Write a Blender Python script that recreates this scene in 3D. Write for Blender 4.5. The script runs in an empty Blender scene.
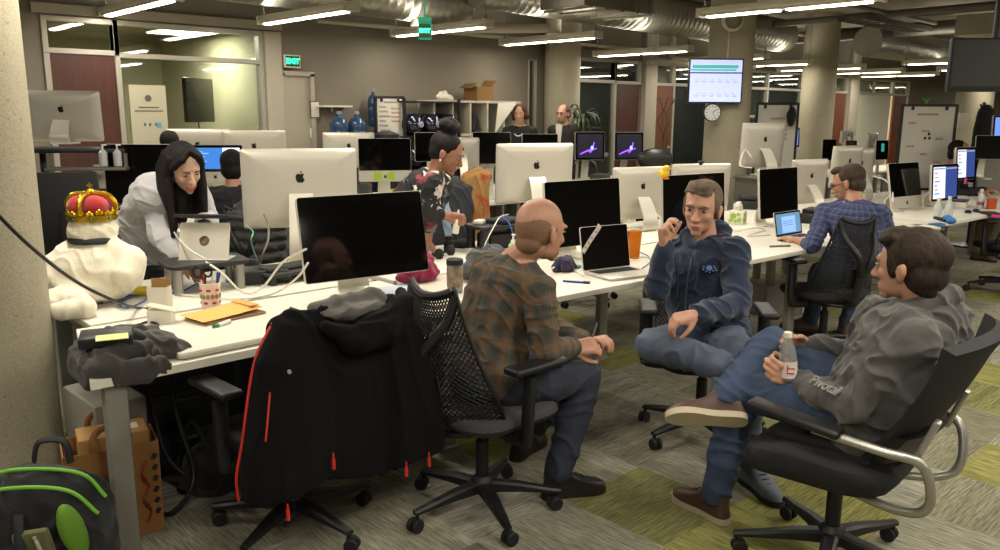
import bpy, bmesh, math, random
from mathutils import Vector as V, Matrix, Quaternion, noise
random.seed(7)
sc = bpy.context.scene
COL = sc.collection
PI = math.pi

# ------------------------------------------------------------------ materials
def lin(c):
    if isinstance(c, str):
        c = [int(c[i:i + 2], 16) / 255 for i in (0, 2, 4)]
    return tuple((x / 12.92 if x <= .04045 else ((x + .055) / 1.055) ** 2.4) for x in c) + (1,)

MATS = {}
class NT:
    def __init__(s, m):
        s.t = m.node_tree; s.n = s.t.nodes; s.l = s.t.links
    def new(s, typ, **kw):
        n = s.n.new(typ)
        for k, v in kw.items():
            if k.startswith('i_'):
                n.inputs[k[2:].replace('_', ' ')].default_value = v
            else:
                setattr(n, k, v)
        return n
    def math(s, op, a, b=None, clamp=False):
        n = s.n.new('ShaderNodeMath'); n.operation = op; n.use_clamp = clamp
        for i, x in enumerate((a, b)):
            if x is None: continue
            if isinstance(x, (int, float)): n.inputs[i].default_value = x
            else: s.l.new(x, n.inputs[i])
        return n.outputs[0]
    def mix(s, f, a, b, blend='MIX'):
        n = s.n.new('ShaderNodeMix'); n.data_type = 'RGBA'; n.blend_type = blend
        for idx, x in ((0, f), (6, a), (7, b)):
            if isinstance(x, (int, float, tuple)): n.inputs[idx].default_value = x
            else: s.l.new(x, n.inputs[idx])
        return n.outputs[2]
    def ramp(s, f, stops, interp='LINEAR'):
        n = s.n.new('ShaderNodeValToRGB'); n.color_ramp.interpolation = interp
        e = n.color_ramp.elements
        while len(e) < len(stops): e.new(.5)
        for q, (p, c) in zip(e, stops): q.position = p; q.color = c
        s.l.new(f, n.inputs[0]); return n.outputs[0]

def base(name):
    m = bpy.data.materials.new(name); m.use_nodes = True
    nt = NT(m); b = m.node_tree.nodes['Principled BSDF']
    return m, nt, b

def mat(name, col='808080', rough=.5, metal=0, bump=0, bscale=60, var=0, vscale=8, emit=0, ecol=None, spec=None, sheen=0, coat=0, stretch=None):
    if name in MATS: return MATS[name]
    m, nt, b = base(name)
    c = lin(col)
    b.inputs['Base Color'].default_value = c
    b.inputs['Roughness'].default_value = rough
    b.inputs['Metallic'].default_value = metal
    if spec is not None: b.inputs['Specular IOR Level'].default_value = spec
    if sheen: b.inputs['Sheen Weight'].default_value = sheen
    if coat: b.inputs['Coat Weight'].default_value = coat
    if emit:
        b.inputs['Emission Color'].default_value = lin(ecol or col); b.inputs['Emission Strength'].default_value = emit
    if bump or var:
        tc = nt.new('ShaderNodeTexCoord')
        src = tc.outputs['Object']
        if stretch:
            mp = nt.new('ShaderNodeMapping'); mp.inputs['Scale'].default_value = stretch
            nt.l.new(src, mp.inputs[0]); src = mp.outputs[0]
    if var:
        nz = nt.new('ShaderNodeTexNoise', i_Scale=vscale, i_Detail=4.0)
        nt.l.new(src, nz.inputs['Vector'])
        d = tuple(x * (1 - var) for x in c[:3]) + (1,); e = tuple(min(1, x * (1 + var)) for x in c[:3]) + (1,)
        nt.l.new(nt.ramp(nz.outputs[0], [(.3, d), (.7, e)]), b.inputs['Base Color'])
    if bump:
        n2 = nt.new('ShaderNodeTexNoise', i_Scale=bscale, i_Detail=3.0)
        nt.l.new(src, n2.inputs['Vector'])
        bp = nt.new('ShaderNodeBump', i_Strength=bump, i_Distance=.01)
        nt.l.new(n2.outputs[0], bp.inputs['Height']); nt.l.new(bp.outputs[0], b.inputs['Normal'])
    MATS[name] = m
    return m

def glass_mat(name, tint='e8efec', refl=.10):
    if name in MATS: return MATS[name]
    m = bpy.data.materials.new(name); m.use_nodes = True; nt = NT(m); nt.n.clear()
    o = nt.new('ShaderNodeOutputMaterial'); tr = nt.new('ShaderNodeBsdfTransparent'); tr.inputs[0].default_value = lin(tint)
    gl = nt.new('ShaderNodeBsdfGlossy'); gl.inputs['Roughness'].default_value = .02
    lw = nt.new('ShaderNodeLayerWeight', i_Blend=.35)
    f = nt.math('ADD', nt.math('MULTIPLY', lw.outputs['Fresnel'], .8), refl, True)
    mx = nt.new('ShaderNodeMixShader')
    nt.l.new(f, mx.inputs[0]); nt.l.new(tr.outputs[0], mx.inputs[1]); nt.l.new(gl.outputs[0], mx.inputs[2]); nt.l.new(mx.outputs[0], o.inputs[0])
    MATS[name] = m
    return m

def plaid_mat(name, cols, fu, fv, rough=.9):
    """woven checks; coordinates come from the attribute 'weave' (around, along, 0) of the garment"""
    m, nt, b = base(name)
    at = nt.new('ShaderNodeAttribute', attribute_name='weave')
    sp = nt.new('ShaderNodeSeparateXYZ'); nt.l.new(at.outputs['Vector'], sp.inputs[0])
    def stripes(x, f):
        fr = nt.math('FRACT', nt.math('MULTIPLY', x, f))
        return fr
    u = stripes(sp.outputs[0], fu); v = stripes(sp.outputs[1], fv)
    basec, dark, acc, line = [lin(c) for c in cols]
    def band(x, lo, hi):
        return nt.math('MULTIPLY', nt.math('GREATER_THAN', x, lo), nt.math('LESS_THAN', x, hi))
    c = nt.mix(nt.math('MULTIPLY', band(u, .1, .5), .6), basec, dark)
    c = nt.mix(nt.math('MULTIPLY', band(v, .1, .5), .6), c, dark)
    c = nt.mix(nt.math('MULTIPLY', band(u, .62, .84), .6), c, acc)
    c = nt.mix(nt.math('MULTIPLY', band(v, .62, .84), .6), c, acc)
    c = nt.mix(nt.math('MULTIPLY', band(u, .9, .95), .5), c, line)
    c = nt.mix(nt.math('MULTIPLY', band(v, .9, .95), .5), c, line)
    nt.l.new(c, b.inputs['Base Color']); b.inputs['Roughness'].default_value = rough
    nz = nt.new('ShaderNodeTexNoise', i_Scale=220.0); bp = nt.new('ShaderNodeBump', i_Strength=.15, i_Distance=.005)
    nt.l.new(nz.outputs[0], bp.inputs['Height']); nt.l.new(bp.outputs[0], b.inputs['Normal'])
    MATS[name] = m
    return m

# ------------------------------------------------------------------ mesh builder
def frame(d, up=V((0, 0, 1))):
    d = V(d).normalized()
    if abs(d.dot(up)) > .98: up = V((0, 1, 0)) if abs(d.y) < .9 else V((1, 0, 0))
    x = d.cross(up).normalized(); y = x.cross(d).normalized()
    return x, y, d

def smooth_path(pts, k=6, closed=False):
    P = [V(p) for p in pts]; n = len(P); out = []
    if n < 3 and not closed: return P
    rng = n if closed else n - 1
    for i in range(rng):
        p1, p2 = P[i], P[(i + 1) % n]
        p0 = P[i - 1] if (i > 0 or closed) else p1 * 2 - p2
        p3 = P[(i + 2) % n] if (i + 2 < n or closed) else p2 * 2 - p1
        for j in range(k):
            t = j / k
            out.append(.5 * ((2 * p1) + (p2 - p0) * t + (2 * p0 - 5 * p1 + 4 * p2 - p3) * t * t + (3 * p1 - p0 - 3 * p2 + p3) * t ** 3))
    if not closed: out.append(P[-1])
    return out

class MB:
    def __init__(s, M=None):
        s.v = []; s.f = []; s.mi = []; s.M = M
    def add(s, vs, fs, m=0):
        o = len(s.v)
        s.v += [tuple(v) for v in vs]
        s.f += [tuple(i + o for i in f) for f in fs]; s.mi += [m] * len(fs)
    def addbm(s, bm, m=0):
        bm.verts.index_update()
        s.add([v.co.copy() for v in bm.verts], [[v.index for v in f.verts] for f in bm.faces], m); bm.free()
    def box(s, c, size, rot=None, bev=0, seg=2, m=0, taper=None):
        bm = bmesh.new(); bmesh.ops.create_cube(bm, size=1)
        for v in bm.verts:
            v.co = V((v.co.x * size[0], v.co.y * size[1], v.co.z * size[2]))
            if taper and v.co.z > 0: v.co.x *= taper[0]; v.co.y *= taper[1]
        if bev: bmesh.ops.bevel(bm, geom=bm.edges[:], offset=bev, segments=seg, affect='EDGES', profile=.5)
        R = Matrix.Rotation(rot, 4, 'Z') if isinstance(rot, (int, float)) else (rot.to_4x4() if rot is not None else Matrix())
        bm.transform(Matrix.Translation(V(c)) @ R)
        s.addbm(bm, m); return s
    def rod(s, p0, p1, r0, r1=None, n=14, m=0):
        r1 = r0 if r1 is None else r1; p0, p1 = V(p0), V(p1)
        x, y, d = frame(p1 - p0); vs = []
        for p, r in ((p0, r0), (p1, r1)):
            for i in range(n):
                a = 2 * PI * i / n; vs.append(p + (x * math.cos(a) + y * math.sin(a)) * r)
        fs = [(i, (i + 1) % n, n + (i + 1) % n, n + i) for i in range(n)] + [tuple(range(n))[::-1], tuple(range(n, 2 * n))]
        s.add(vs, fs, m); return s
    def tube(s, pts, r, n=8, m=0, k=6, closed=False, flat=1.0, up=None):
        P = smooth_path(pts, k, closed); N = len(P)
        R = r if callable(r) else (lambda t: r)
        vs = []; prev = None
        for i, p in enumerate(P):
            if closed: d = P[(i + 1) % N] - P[i - 1]
            else: d = P[min(i + 1, N - 1)] - P[max(i - 1, 0)]
            if d.length < 1e-9: d = V((0, 0, 1))
            d.normalize()
            if prev is None: x, y, _ = frame(d, up or V((0, 0, 1)))
            else:
                x = prev - d * prev.dot(d)
                if x.length < 1e-6: x, y, _ = frame(d)
                x.normalize(); y = d.cross(x)
            prev = x; rr = R(i / max(1, N - 1))
            for j in range(n):
                a = 2 * PI * j / n; vs.append(p + x * math.cos(a) * rr + y * math.sin(a) * rr * flat)
        fs = []
        for i in range(N if closed else N - 1):
            q = (i + 1) % N
            fs += [(i * n + j, i * n + (j + 1) % n, q * n + (j + 1) % n, q * n + j) for j in range(n)]
        if not closed: fs += [tuple(range(n))[::-1], tuple(range((N - 1) * n, N * n))]
        s.add(vs, fs, m); return s
    def lathe(s, prof, c=(0, 0, 0), n=24, m=0, axis=(0, 0, 1), cap=True):
        x, y, d = frame(V(axis)); c = V(c); vs = []; fs = []
        for r, h in prof:
            for i in range(n):
                a = 2 * PI * i / n; vs.append(c + d * h + (x * math.cos(a) + y * math.sin(a)) * r)
        for q in range(len(prof) - 1):
            fs += [(q * n + i, q * n + (i + 1) % n, (q + 1) * n + (i + 1) % n, (q + 1) * n + i) for i in range(n)]
        if cap: fs += [tuple(range(n))[::-1], tuple(range((len(prof) - 1) * n, len(prof) * n))]
        s.add(vs, fs, m); return s
    def ell(s, c, r, R=None, u=18, w=12, m=0):
        c = V(c); vs = []; fs = []
        if isinstance(r, (int, float)): r = (r, r, r)
        for j in range(1, w):
            for i in range(u):
                a = 2 * PI * i / u; b = PI * j / w
                q = V((math.sin(b) * math.cos(a) * r[0], math.sin(b) * math.sin(a) * r[1], math.cos(b) * r[2]))
                vs.append(c + (R @ q if R is not None else q))
        t = V((0, 0, r[2])); t = R @ t if R is not None else t
        vs += [c + t, c - t]; T = (w - 1) * u
        for j in range(w - 2):
            fs += [(j * u + i, (j + 1) * u + i, (j + 1) * u + (i + 1) % u, j * u + (i + 1) % u) for i in range(u)]
        fs += [(T, i, (i + 1) % u) for i in range(u)] + [(T + 1, (w - 2) * u + (i + 1) % u, (w - 2) * u + i) for i in range(u)]
        s.add(vs, fs, m); return s
    def cap(s, p0, p1, r0, r1=None, n=14, m=0):
        r1 = r0 if r1 is None else r1
        p0, p1 = V(p0), V(p1)
        if (p1 - p0).length < 1e-5: return s.ell(p0, r0)
        x, y, d = frame(p1 - p0); L = (p1 - p0).length
        prof = [(r0 * math.cos(a), -r0 * math.sin(a)) for a in (1.45, 1.1, .7, .35, 0)] + [(r1 * math.cos(a), L + r1 * math.sin(a)) for a in (0, .35, .7, 1.1, 1.45)]
        return s.lathe(prof, p0, n, m, d)
    def chain(s, pts, rs, n=16):
        for i in range(len(pts) - 1): s.cap(pts[i], pts[i + 1], rs[i], rs[i + 1], n)
        return s
    def loft(s, rings, m=0, capends=True, closed=True):
        n = len(rings[0]); vs = [p for r in rings for p in r]; fs = []
        for q in range(len(rings) - 1):
            for i in range(n if closed else n - 1):
                fs.append((q * n + i, q * n + (i + 1) % n, (q + 1) * n + (i + 1) % n, (q + 1) * n + i))
        if capends: fs += [tuple(range(n))[::-1], tuple(range((len(rings) - 1) * n, len(rings) * n))]
        s.add(vs, fs, m); return s
    def prism(s, poly, o, x, y, depth, m=0):
        """polygon (2-D) in the plane o + a x + b y, thickened by depth along x cross y"""
        o, x, y = V(o), V(x).normalized(), V(y).normalized(); z = x.cross(y)
        n = len(poly)
        vs = [o + x * a + y * b for a, b in poly] + [o + x * a + y * b + z * depth for a, b in poly]
        fs = [tuple(range(n))[::-1], tuple(range(n, 2 * n))] + [(i, (i + 1) % n, n + (i + 1) % n, n + i) for i in range(n)]
        s.add(vs, fs, m); return s
    def mesh(s, name):
        me = bpy.data.meshes.new(name); me.from_pydata(s.v, [], s.f)
        me.polygons.foreach_set('material_index', s.mi)
        bm = bmesh.new(); bm.from_mesh(me); bmesh.ops.recalc_face_normals(bm, faces=bm.faces); bm.to_mesh(me); bm.free()
        return me
    def build(s, name, mats, parent=None, ang=35):
        me = s.mesh(name)
        for m in (mats if isinstance(mats, (list, tuple)) else [mats]): me.materials.append(m)
        me.polygons.foreach_set('use_smooth', [True] * len(me.polygons))
        me.set_sharp_from_angle(angle=math.radians(ang)); me.update()
        o = bpy.data.objects.new(name, me); COL.objects.link(o)
        if parent: o.parent = parent
        return o
    def blob(s, name, m, parent=None, vox=.008, sm=6, amp=0, nscale=12, bones=None, aniso=(1, 1, 1), fold=None, cut=None):
        """one continuous skin over the overlapping volumes"""
        me = s.mesh(name + '_src'); o = bpy.data.objects.new(name + '_src', me); COL.objects.link(o)
        md = o.modifiers.new('r', 'REMESH'); md.mode = 'VOXEL'; md.voxel_size = vox
        if sm:
            s2 = o.modifiers.new('s', 'SMOOTH'); s2.iterations = sm; s2.factor = .5
        dg = bpy.context.evaluated_depsgraph_get(); dg.update()
        out = bpy.data.meshes.new_from_object(o.evaluated_get(dg)); out.name = name
        bpy.data.objects.remove(o); bpy.data.meshes.remove(me)
        out.materials.clear(); out.materials.append(m)
        if amp:
            bm = bmesh.new(); bm.from_mesh(out); bm.normal_update()
            for v in bm.verts:
                q = V((v.co.x * aniso[0], v.co.y * aniso[1], v.co.z * aniso[2]))
                h = .7 * noise.noise(q * nscale * .5) + .3 * noise.noise(q * nscale * 2.1)
                if amp >= .005:
                    w_ = q * nscale * .55 + noise.noise_vector(q * 5) * .7
                    h += 1.5 * ((1 - abs(noise.noise(V((w_.x, w_.y, w_.z * 1.5 + w_.x))))) ** 5 - .25)
                if fold: h += fold(v.co)
                v.co += v.normal * amp * h
            bm.to_mesh(out); bm.free()
        if bones:
            at = out.attributes.new('weave', 'FLOAT_VECTOR', 'POINT'); data = []
            for v in out.vertices:
                best = None
                for (a, b, ref, off) in bones:
                    d = b - a; t = max(0, min(1, (v.co - a).dot(d) / d.length_squared)); q = v.co - (a + d * t)
                    w = q.length / ref[1]
                    if best is None or w < best[0]: best = (w, a, d, ref, q, off)
                w, a, d, ref, q, off = best; dn = d.normalized()
                x = (ref[0] - dn * ref[0].dot(dn)).normalized(); y = dn.cross(x)
                ang = math.atan2(q.dot(y), q.dot(x)); along = (v.co - a).dot(dn)
                data += [ang * ref[1], along + off, 0]
            at.data.foreach_set('vector', data)
        out.polygons.foreach_set('use_smooth', [True] * len(out.polygons)); out.update()
        o = bpy.data.objects.new(name, out); COL.objects.link(o)
        if parent: o.parent = parent
        return o

# ------------------------------------------------------------------ scene bookkeeping
def thing(name, label, cat, loc=(0, 0, 0), rz=0, group=None, R=None):
    o = bpy.data.objects.new(name, None); COL.objects.link(o); o.empty_display_size = .1
    o.location = loc
    if R is not None: o.rotation_euler = R.to_euler()
    else: o.rotation_euler = (0, 0, rz)
    o['label'] = label; o['category'] = cat
    if group: o['group'] = group
    return o
def tag(o, label, cat, group=None):
    o['label'] = label; o['category'] = cat
    if group: o['group'] = group
    return o
def put(o, loc=None, rz=0, R=None):
    o.location = loc
    o.rotation_euler = R.to_euler() if R is not None else (0, 0, rz)
    return o
def struct(o):
    o['kind'] = 'structure'; return o
def dup(root, loc, rz, label, group=None):
    kids = {}
    for o in COL.objects:
        if o.parent: kids.setdefault(o.parent.name, []).append(o)
    def cp(o, parent):
        c = o.copy(); COL.objects.link(c); c.parent = parent
        for ch in kids.get(o.name, []): cp(ch, c)
        return c
    r = cp(root, None); r.location = loc; r.rotation_euler = (0, 0, rz); r['label'] = label
    if group: r['group'] = group
    return r
def font_mesh(text, size, name, m, parent=None, M=None, depth=.001, align='CENTER', bold=0, slant=0):
    c = bpy.data.curves.new(name, 'FONT'); c.body = text; c.size = size; c.extrude = depth; c.align_x = align; c.align_y = 'CENTER'
    c.offset = bold; c.resolution_u = 3; c.shear = slant
    o = bpy.data.objects.new(name, c); COL.objects.link(o)
    dg = bpy.context.evaluated_depsgraph_get(); dg.update()
    me = bpy.data.meshes.new_from_object(o.evaluated_get(dg)); bpy.data.objects.remove(o); bpy.data.curves.remove(c)
    me.materials.clear(); me.materials.append(m)
    o = bpy.data.objects.new(name, me); COL.objects.link(o)
    if M is not None: me.transform(M)
    if parent: o.parent = parent
    return o
def basis(o, x, y):
    x = V(x).normalized(); y = V(y); y = (y - x * y.dot(x)).normalized(); z = x.cross(y)
    return Matrix(((x.x, y.x, z.x, o[0]), (x.y, y.y, z.y, o[1]), (x.z, y.z, z.z, o[2]), (0, 0, 0, 1)))

# ------------------------------------------------------------------ camera
def make_camera():
    th, ro, ya = math.radians(11.27), math.radians(.31), math.radians(47)
    fw = V((math.cos(ya) * math.cos(th), math.sin(ya) * math.cos(th), -math.sin(th)))
    r0 = V((math.sin(ya), -math.cos(ya), 0)); u0 = r0.cross(fw)
    r = r0 * math.cos(ro) + u0 * math.sin(ro); u = u0 * math.cos(ro) - r0 * math.sin(ro)
    cd = bpy.data.cameras.new('camera'); cam = bpy.data.objects.new('camera', cd); COL.objects.link(cam)
    cd.sensor_width = 36; cd.lens = 816 / 1000 * 36; cd.clip_end = 200; cd.clip_start = .05
    cam.matrix_world = Matrix(((r.x, u.x, -fw.x, 0), (r.y, u.y, -fw.y, 0), (r.z, u.z, -fw.z, 1.6), (0, 0, 0, 1)))
    sc.camera = cam
make_camera()
CR = V((.731, -.682, 0)); CF = V((.682, .731, 0))   # image right / away, on the floor plan
sc.view_settings.view_transform = 'Standard'; sc.view_settings.look = 'None'
sc.view_settings.gamma = 1; sc.view_settings.use_curve_mapping = False

# ------------------------------------------------------------------ setting
WY = 8.6
def carpet():
    m, nt, b = base('carpet_tiles')
    tc = nt.new('ShaderNodeTexCoord')
    mp = nt.new('ShaderNodeMapping'); mp.inputs['Location'].default_value = (.123, .367, 0)
    nt.l.new(tc.outputs['Object'], mp.inputs[0])
    sc2 = nt.new('ShaderNodeVectorMath', operation='SCALE'); sc2.inputs['Scale'].default_value = 2.0
    nt.l.new(mp.outputs[0], sc2.inputs[0])
    fl = nt.new('ShaderNodeVectorMath', operation='FLOOR'); nt.l.new(sc2.outputs[0], fl.inputs[0])
    wn = nt.new('ShaderNodeTexWhiteNoise', noise_dimensions='2D'); nt.l.new(fl.outputs[0], wn.inputs['Vector'])
    cols = [(0, lin('a19e8c')), (.28, lin('918e78')), (.42, lin('a5a294')), (.58, lin('878658')), (.68, lin('777462')), (.80, lin('9a985c')), (.88, lin('989484'))]
    c = nt.ramp(wn.outputs['Value'], cols, 'CONSTANT')
    # woven streaks, turned a quarter on every other tile
    sp = nt.new('ShaderNodeSeparateXYZ'); nt.l.new(fl.outputs[0], sp.inputs[0])
    par = nt.math('MODULO', nt.math('ABSOLUTE', nt.math('ADD', sp.outputs[0], sp.outputs[1])), 2.0)
    par = nt.math('GREATER_THAN', par, .5)
    def streak(sx, sy):
        q = nt.new('ShaderNodeMapping'); q.inputs['Scale'].default_value = (sx, sy, 1); nt.l.new(tc.outputs['Object'], q.inputs[0])
        n = nt.new('ShaderNodeTexNoise', i_Scale=1.0, i_Detail=3.0, i_Roughness=.65); nt.l.new(q.outputs[0], n.inputs['Vector'])
        k = nt.new('ShaderNodeTexVoronoi', i_Scale=1.0); q2 = nt.new('ShaderNodeMapping'); q2.inputs['Scale'].default_value = (sx * .1, sy * .16, 1)
        nt.l.new(tc.outputs['Object'], q2.inputs[0]); nt.l.new(q2.outputs[0], k.inputs['Vector'])
        kk = nt.new('ShaderNodeSeparateColor'); nt.l.new(k.outputs['Color'], kk.inputs[0])
        return n.outputs[0], kk.outputs[0]
    a1, k1 = streak(120, 9); a2, k2 = streak(9, 120)
    st = nt.mix(par, a1, a2)
    kk = nt.mix(par, k1, k2)
    dark = nt.mix(1.0, c, lin('7a796e'), 'MULTIPLY')
    rs = nt.ramp(st, [(.38, (0, 0, 0, 1)), (.6, (1, 1, 1, 1))])
    c2 = nt.mix(nt.math('MULTIPLY', nt.math('SUBTRACT', 1.0, rs), .62), c, dark)
    c3 = nt.mix(nt.math('MULTIPLY', kk, .38), c2, nt.mix(1.0, c2, lin('8e8c80'), 'MULTIPLY'))
    nt.l.new(c3, b.inputs['Base Color']); b.inputs['Roughness'].default_value = .95; b.inputs['Specular IOR Level'].default_value = .15
    bp = nt.new('ShaderNodeBump', i_Strength=.25, i_Distance=.006); nt.l.new(st, bp.inputs['Height']); nt.l.new(bp.outputs[0], b.inputs['Normal'])
    return m
def concrete(name, c1, c2, pits=True):
    m, nt, b = base(name)
    tc = nt.new('ShaderNodeTexCoord')
    n1 = nt.new('ShaderNodeTexNoise', i_Scale=3.0, i_Detail=6.0, i_Roughness=.6); nt.l.new(tc.outputs['Object'], n1.inputs['Vector'])
    c = nt.ramp(n1.outputs[0], [(.3, lin(c1)), (.7, lin(c2))])
    if pits:
        vo = nt.new('ShaderNodeTexNoise', i_Scale=42.0, i_Detail=2.0); nt.l.new(tc.outputs['Object'], vo.inputs['Vector'])
        f = nt.ramp(vo.outputs[0], [(.27, (1, 1, 1, 1)), (.33, (0, 0, 0, 1))])
        c = nt.mix(nt.math('MULTIPLY', f, .7), c, lin('55503f'))
        fine = nt.new('ShaderNodeTexNoise', i_Scale=160.0, i_Detail=2.0); nt.l.new(tc.outputs['Object'], fine.inputs['Vector'])
        c = nt.mix(.35, c, nt.ramp(fine.outputs[0], [(.3, lin('6a6553')), (.7, lin('c2bca6'))]))
    nt.l.new(c, b.inputs['Base Color']); b.inputs['Roughness'].default_value = .85
    bp = nt.new('ShaderNodeBump', i_Strength=.3, i_Distance=.01); nt.l.new(n1.outputs[0], bp.inputs['Height']); nt.l.new(bp.outputs[0], b.inputs['Normal'])
    return m
M_CARPET = carpet()
M_CONC = concrete('column_concrete', '979079', 'a8a08a')
M_CONC2 = concrete('slab_concrete', '7d7565', '8b8372', False)
M_WALL = mat('wall_paint', '7c7567', .8, var=.04, vscale=2)
M_WALLW = mat('white_wall_paint', 'a9a292', .8, var=.03, vscale=2)
M_FRAME = mat('aluminium_frame', 'aaa598', .4, .2)
M_GLASS = glass_mat('partition_glass')
M_WOOD = mat('dark_veneer', '482317', .45, var=.18, vscale=6, stretch=(6, 6, .5))
M_WOODR = mat('red_veneer', '6a3820', .45, var=.15, vscale=6, stretch=(6, 6, .5))
M_DIM = mat('office_paint', '8f8f8c', .8, var=.03)
M_BEIGE = mat('meeting_room_paint', 'b9b192', .8, var=.03)
M_LAMP = mat('tube_light', 'fff2d8', .5, emit=9, ecol='fff0d4')
M_WHITE = mat('white_enamel', 'd8d3c4', .4)
M_BLACK = mat('black_plastic', '16161a', .45)
M_DUCT = mat('galvanised_steel', '9a968a', .36, .85, bump=.12, bscale=3, stretch=(14, .5, .5))
M_PIPE = mat('pipe_paint', 'b5ad9b', .5)
M_DUST = mat('grey_steel', '6a665c', .5, .3)

fl = MB(); fl.box((12, 4, -.05), (34, 18, .1)); struct(fl.build('floor', M_CARPET))
c = MB(); c.box((12, 4, 3.4), (34, 18, .2))
for i in range(6):                                   # cast downstand beams belong to the slab
    c.box((4.5 + i * 5.2, 2.2, 3.27), (.45, 13.0, .1), bev=.01)
struct(c.build('ceiling', M_CONC2))

# wall with the meeting rooms: solid pieces between the openings
w = MB()
def solid(x0, x1, z0=0, z1=3.3, d=.14): w.box(((x0 + x1) / 2, WY + d / 2, (z0 + z1) / 2), (x1 - x0, d, z1 - z0))
GL0, GL1 = 2.22, 4.42                                # big meeting-room glazing
solid(-5, GL0); solid(GL0, GL1, 2.46); solid(GL1, 4.62)
solid(4.62, 5.02, 2.02); solid(5.02, 8.55); solid(8.55, 8.72, 2.36); solid(8.55, 8.72, 0, .1); solid(8.72, 9.3)
solid(9.3, 11.2, 2.44); solid(11.2, 11.55); solid(11.55, 13.4, 2.44); solid(13.4, 13.9)
solid(13.9, 16.7, 2.44); solid(16.7, 17.2); solid(17.2, 18.85, 2.44); solid(18.85, 19.3); solid(19.3, 22.4, 2.44); solid(22.4, 29)
struct(w.build('wall_back', M_WALL))
w = MB(); w.box((12, -5.0, 1.65), (34, .14, 3.3)); struct(w.build('wall_front', M_WALL))
w = MB(); w.box((-4.9, 4, 1.65), (.14, 18, 3.3)); struct(w.build('wall_left', M_WALL))
w = MB(); w.box((28.9, 4, 1.65), (.14, 18, 3.3)); struct(w.build('wall_right', M_WALL))

def room_behind(x0, x1, depth, m, name):
    r = MB()
    y0, y1 = WY + .14, WY + depth
    r.box(((x0 + x1) / 2, y1, 1.5), (x1 - x0 + .1, .08, 3.0)); r.box((x0 - .02, (y0 + y1) / 2, 1.5), (.04, y1 - y0, 3.0)); r.box((x1 + .02, (y0 + y1) / 2, 1.5), (.04, y1 - y0, 3.0))
    r.box(((x0 + x1) / 2, (y0 + y1) / 2, 2.64), (x1 - x0, y1 - y0, .05))
    r.box(((x0 + x1) / 2, (y0 + y1) / 2, -.01), (x1 - x0, y1 - y0, .02))
    struct(r.build(name, m))
room_behind(2.0, 4.55, 3.3, M_BEIGE, 'wall_meeting')
room_behind(9.25, 11.28, 2.6, M_DIM, 'wall_office')
room_behind(11.5, 13.45, 2.6, M_DIM, 'wall_office_2')
room_behind(13.85, 16.75, 2.6, M_DIM, 'wall_office_3')
room_behind(17.15, 18.9, 2.6, M_DIM, 'wall_office_4')
room_behind(19.25, 22.5, 2.6, M_BEIGE, 'wall_office_5')

nwin = [0]
def glazing(x0, x1, z0, z1, ups, rails, y=WY + .03, fr=.05):
    """framed partition glass: ups / rails are the inner mullion positions"""
    nwin[0] += 1; n = 'window_%d' % nwin[0]
    f = MB(); d = .1
    xs = [x0 + fr / 2] + ups + [x1 - fr / 2]; zs = [z0 + fr / 2] + rails + [z1 - fr / 2]
    for x in xs: f.box((x, y, (z0 + z1) / 2), (fr, d, z1 - z0), bev=.004, seg=1)
    for z in zs: f.box(((x0 + x1) / 2, y, z), (x1 - x0, d * .96, fr), bev=.004, seg=1)
    o = struct(f.build(n, M_FRAME))
    g = MB()
    for a, b in zip(xs[:-1], xs[1:]):
        for e, h in zip(zs[:-1], zs[1:]): g.box(((a + b) / 2, y, (e + h) / 2), (b - a - fr * .9, .008, h - e - fr * .9))
    g.build('pane', M_GLASS, o)
    return o
ndoor = [0]
def leaf(x0, x1, z1, m, y=WY + .02, hx=None):
    ndoor[0] += 1
    d = MB(); d.box(((x0 + x1) / 2, y, z1 / 2 + .005), (x1 - x0, .045, z1 - .01), bev=.003, seg=1)
    o = struct(d.build('door_%d' % ndoor[0], m))
    h = MB(); hx = hx if hx is not None else x1 - .08
    h.rod((hx, y - .02, 1.02), (hx, y - .07, 1.02), .012); h.tube([(hx, y - .07, 1.02), (hx - .05, y - .075, 1.02), (hx - .12, y - .07, 1.02)], .011)
    h.lathe([(.028, 0), (.028, .012)], (hx, y - .022, 1.02), 16, axis=(0, -1, 0))
    h.build('door_handle', mat('satin_steel', 'b8b5ab', .3, .9), o)
    return o
# meeting room: wooden door with transom on the left, glass to its right
glazing(2.85, GL1, .03, 2.46, [], [2.13])
glazing(GL0, 2.90, 2.12, 2.46, [], [])
leaf(GL0 + .05, 2.85, 2.12, M_WOOD)
t = MB(); t.box((GL0 + .025, WY + .03, 1.06), (.05, .1, 2.12)); struct(t.build('trim_1', M_FRAME))
t = MB(); t.box((4.52, WY - .015, 1.23), (.2, .1, 2.46), bev=.004, seg=1); t.box((3.4, WY - .012, 2.52), (2.5, .05, .09)); struct(t.build('trim_2', M_WALLW))
leaf(4.66, 4.99, 2.0, M_WALLW, hx=4.95)
t = MB(); t.box((4.635, WY - .01, 1.01), (.05, .07, 2.02)); t.box((5.005, WY - .01, 1.01), (.05, .07, 2.02)); t.box((4.82, WY - .01, 2.02), (.42, .07, .05)); struct(t.build('trim_3', M_WALLW))
glazing(8.55, 8.72, .1, 2.36, [], [], fr=.02)
glazing(9.3, 10.55, .03, 2.44, [], [2.09]); glazing(10.5, 11.2, 2.06, 2.44, [], [])
leaf(10.55, 11.15, 2.06, M_WOOD)
t = MB(); t.box((11.375, WY - .03, 1.65), (.32, .12, 3.3), bev=.01); struct(t.build('trim_4', M_WALLW))
glazing(11.55, 12.1, 2.06, 2.44, [], []); leaf(11.6, 12.1, 2.06, M_WOODR)
glazing(12.1, 13.4, .03, 2.44, [], [2.09])
glazing(13.9, 16.7, .03, 2.44, [15.3], [1.55, 2.09])
glazing(17.2, 18.0, 2.06, 2.44, [], []); leaf(17.25, 17.95, 2.06, M_WOOD)
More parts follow.
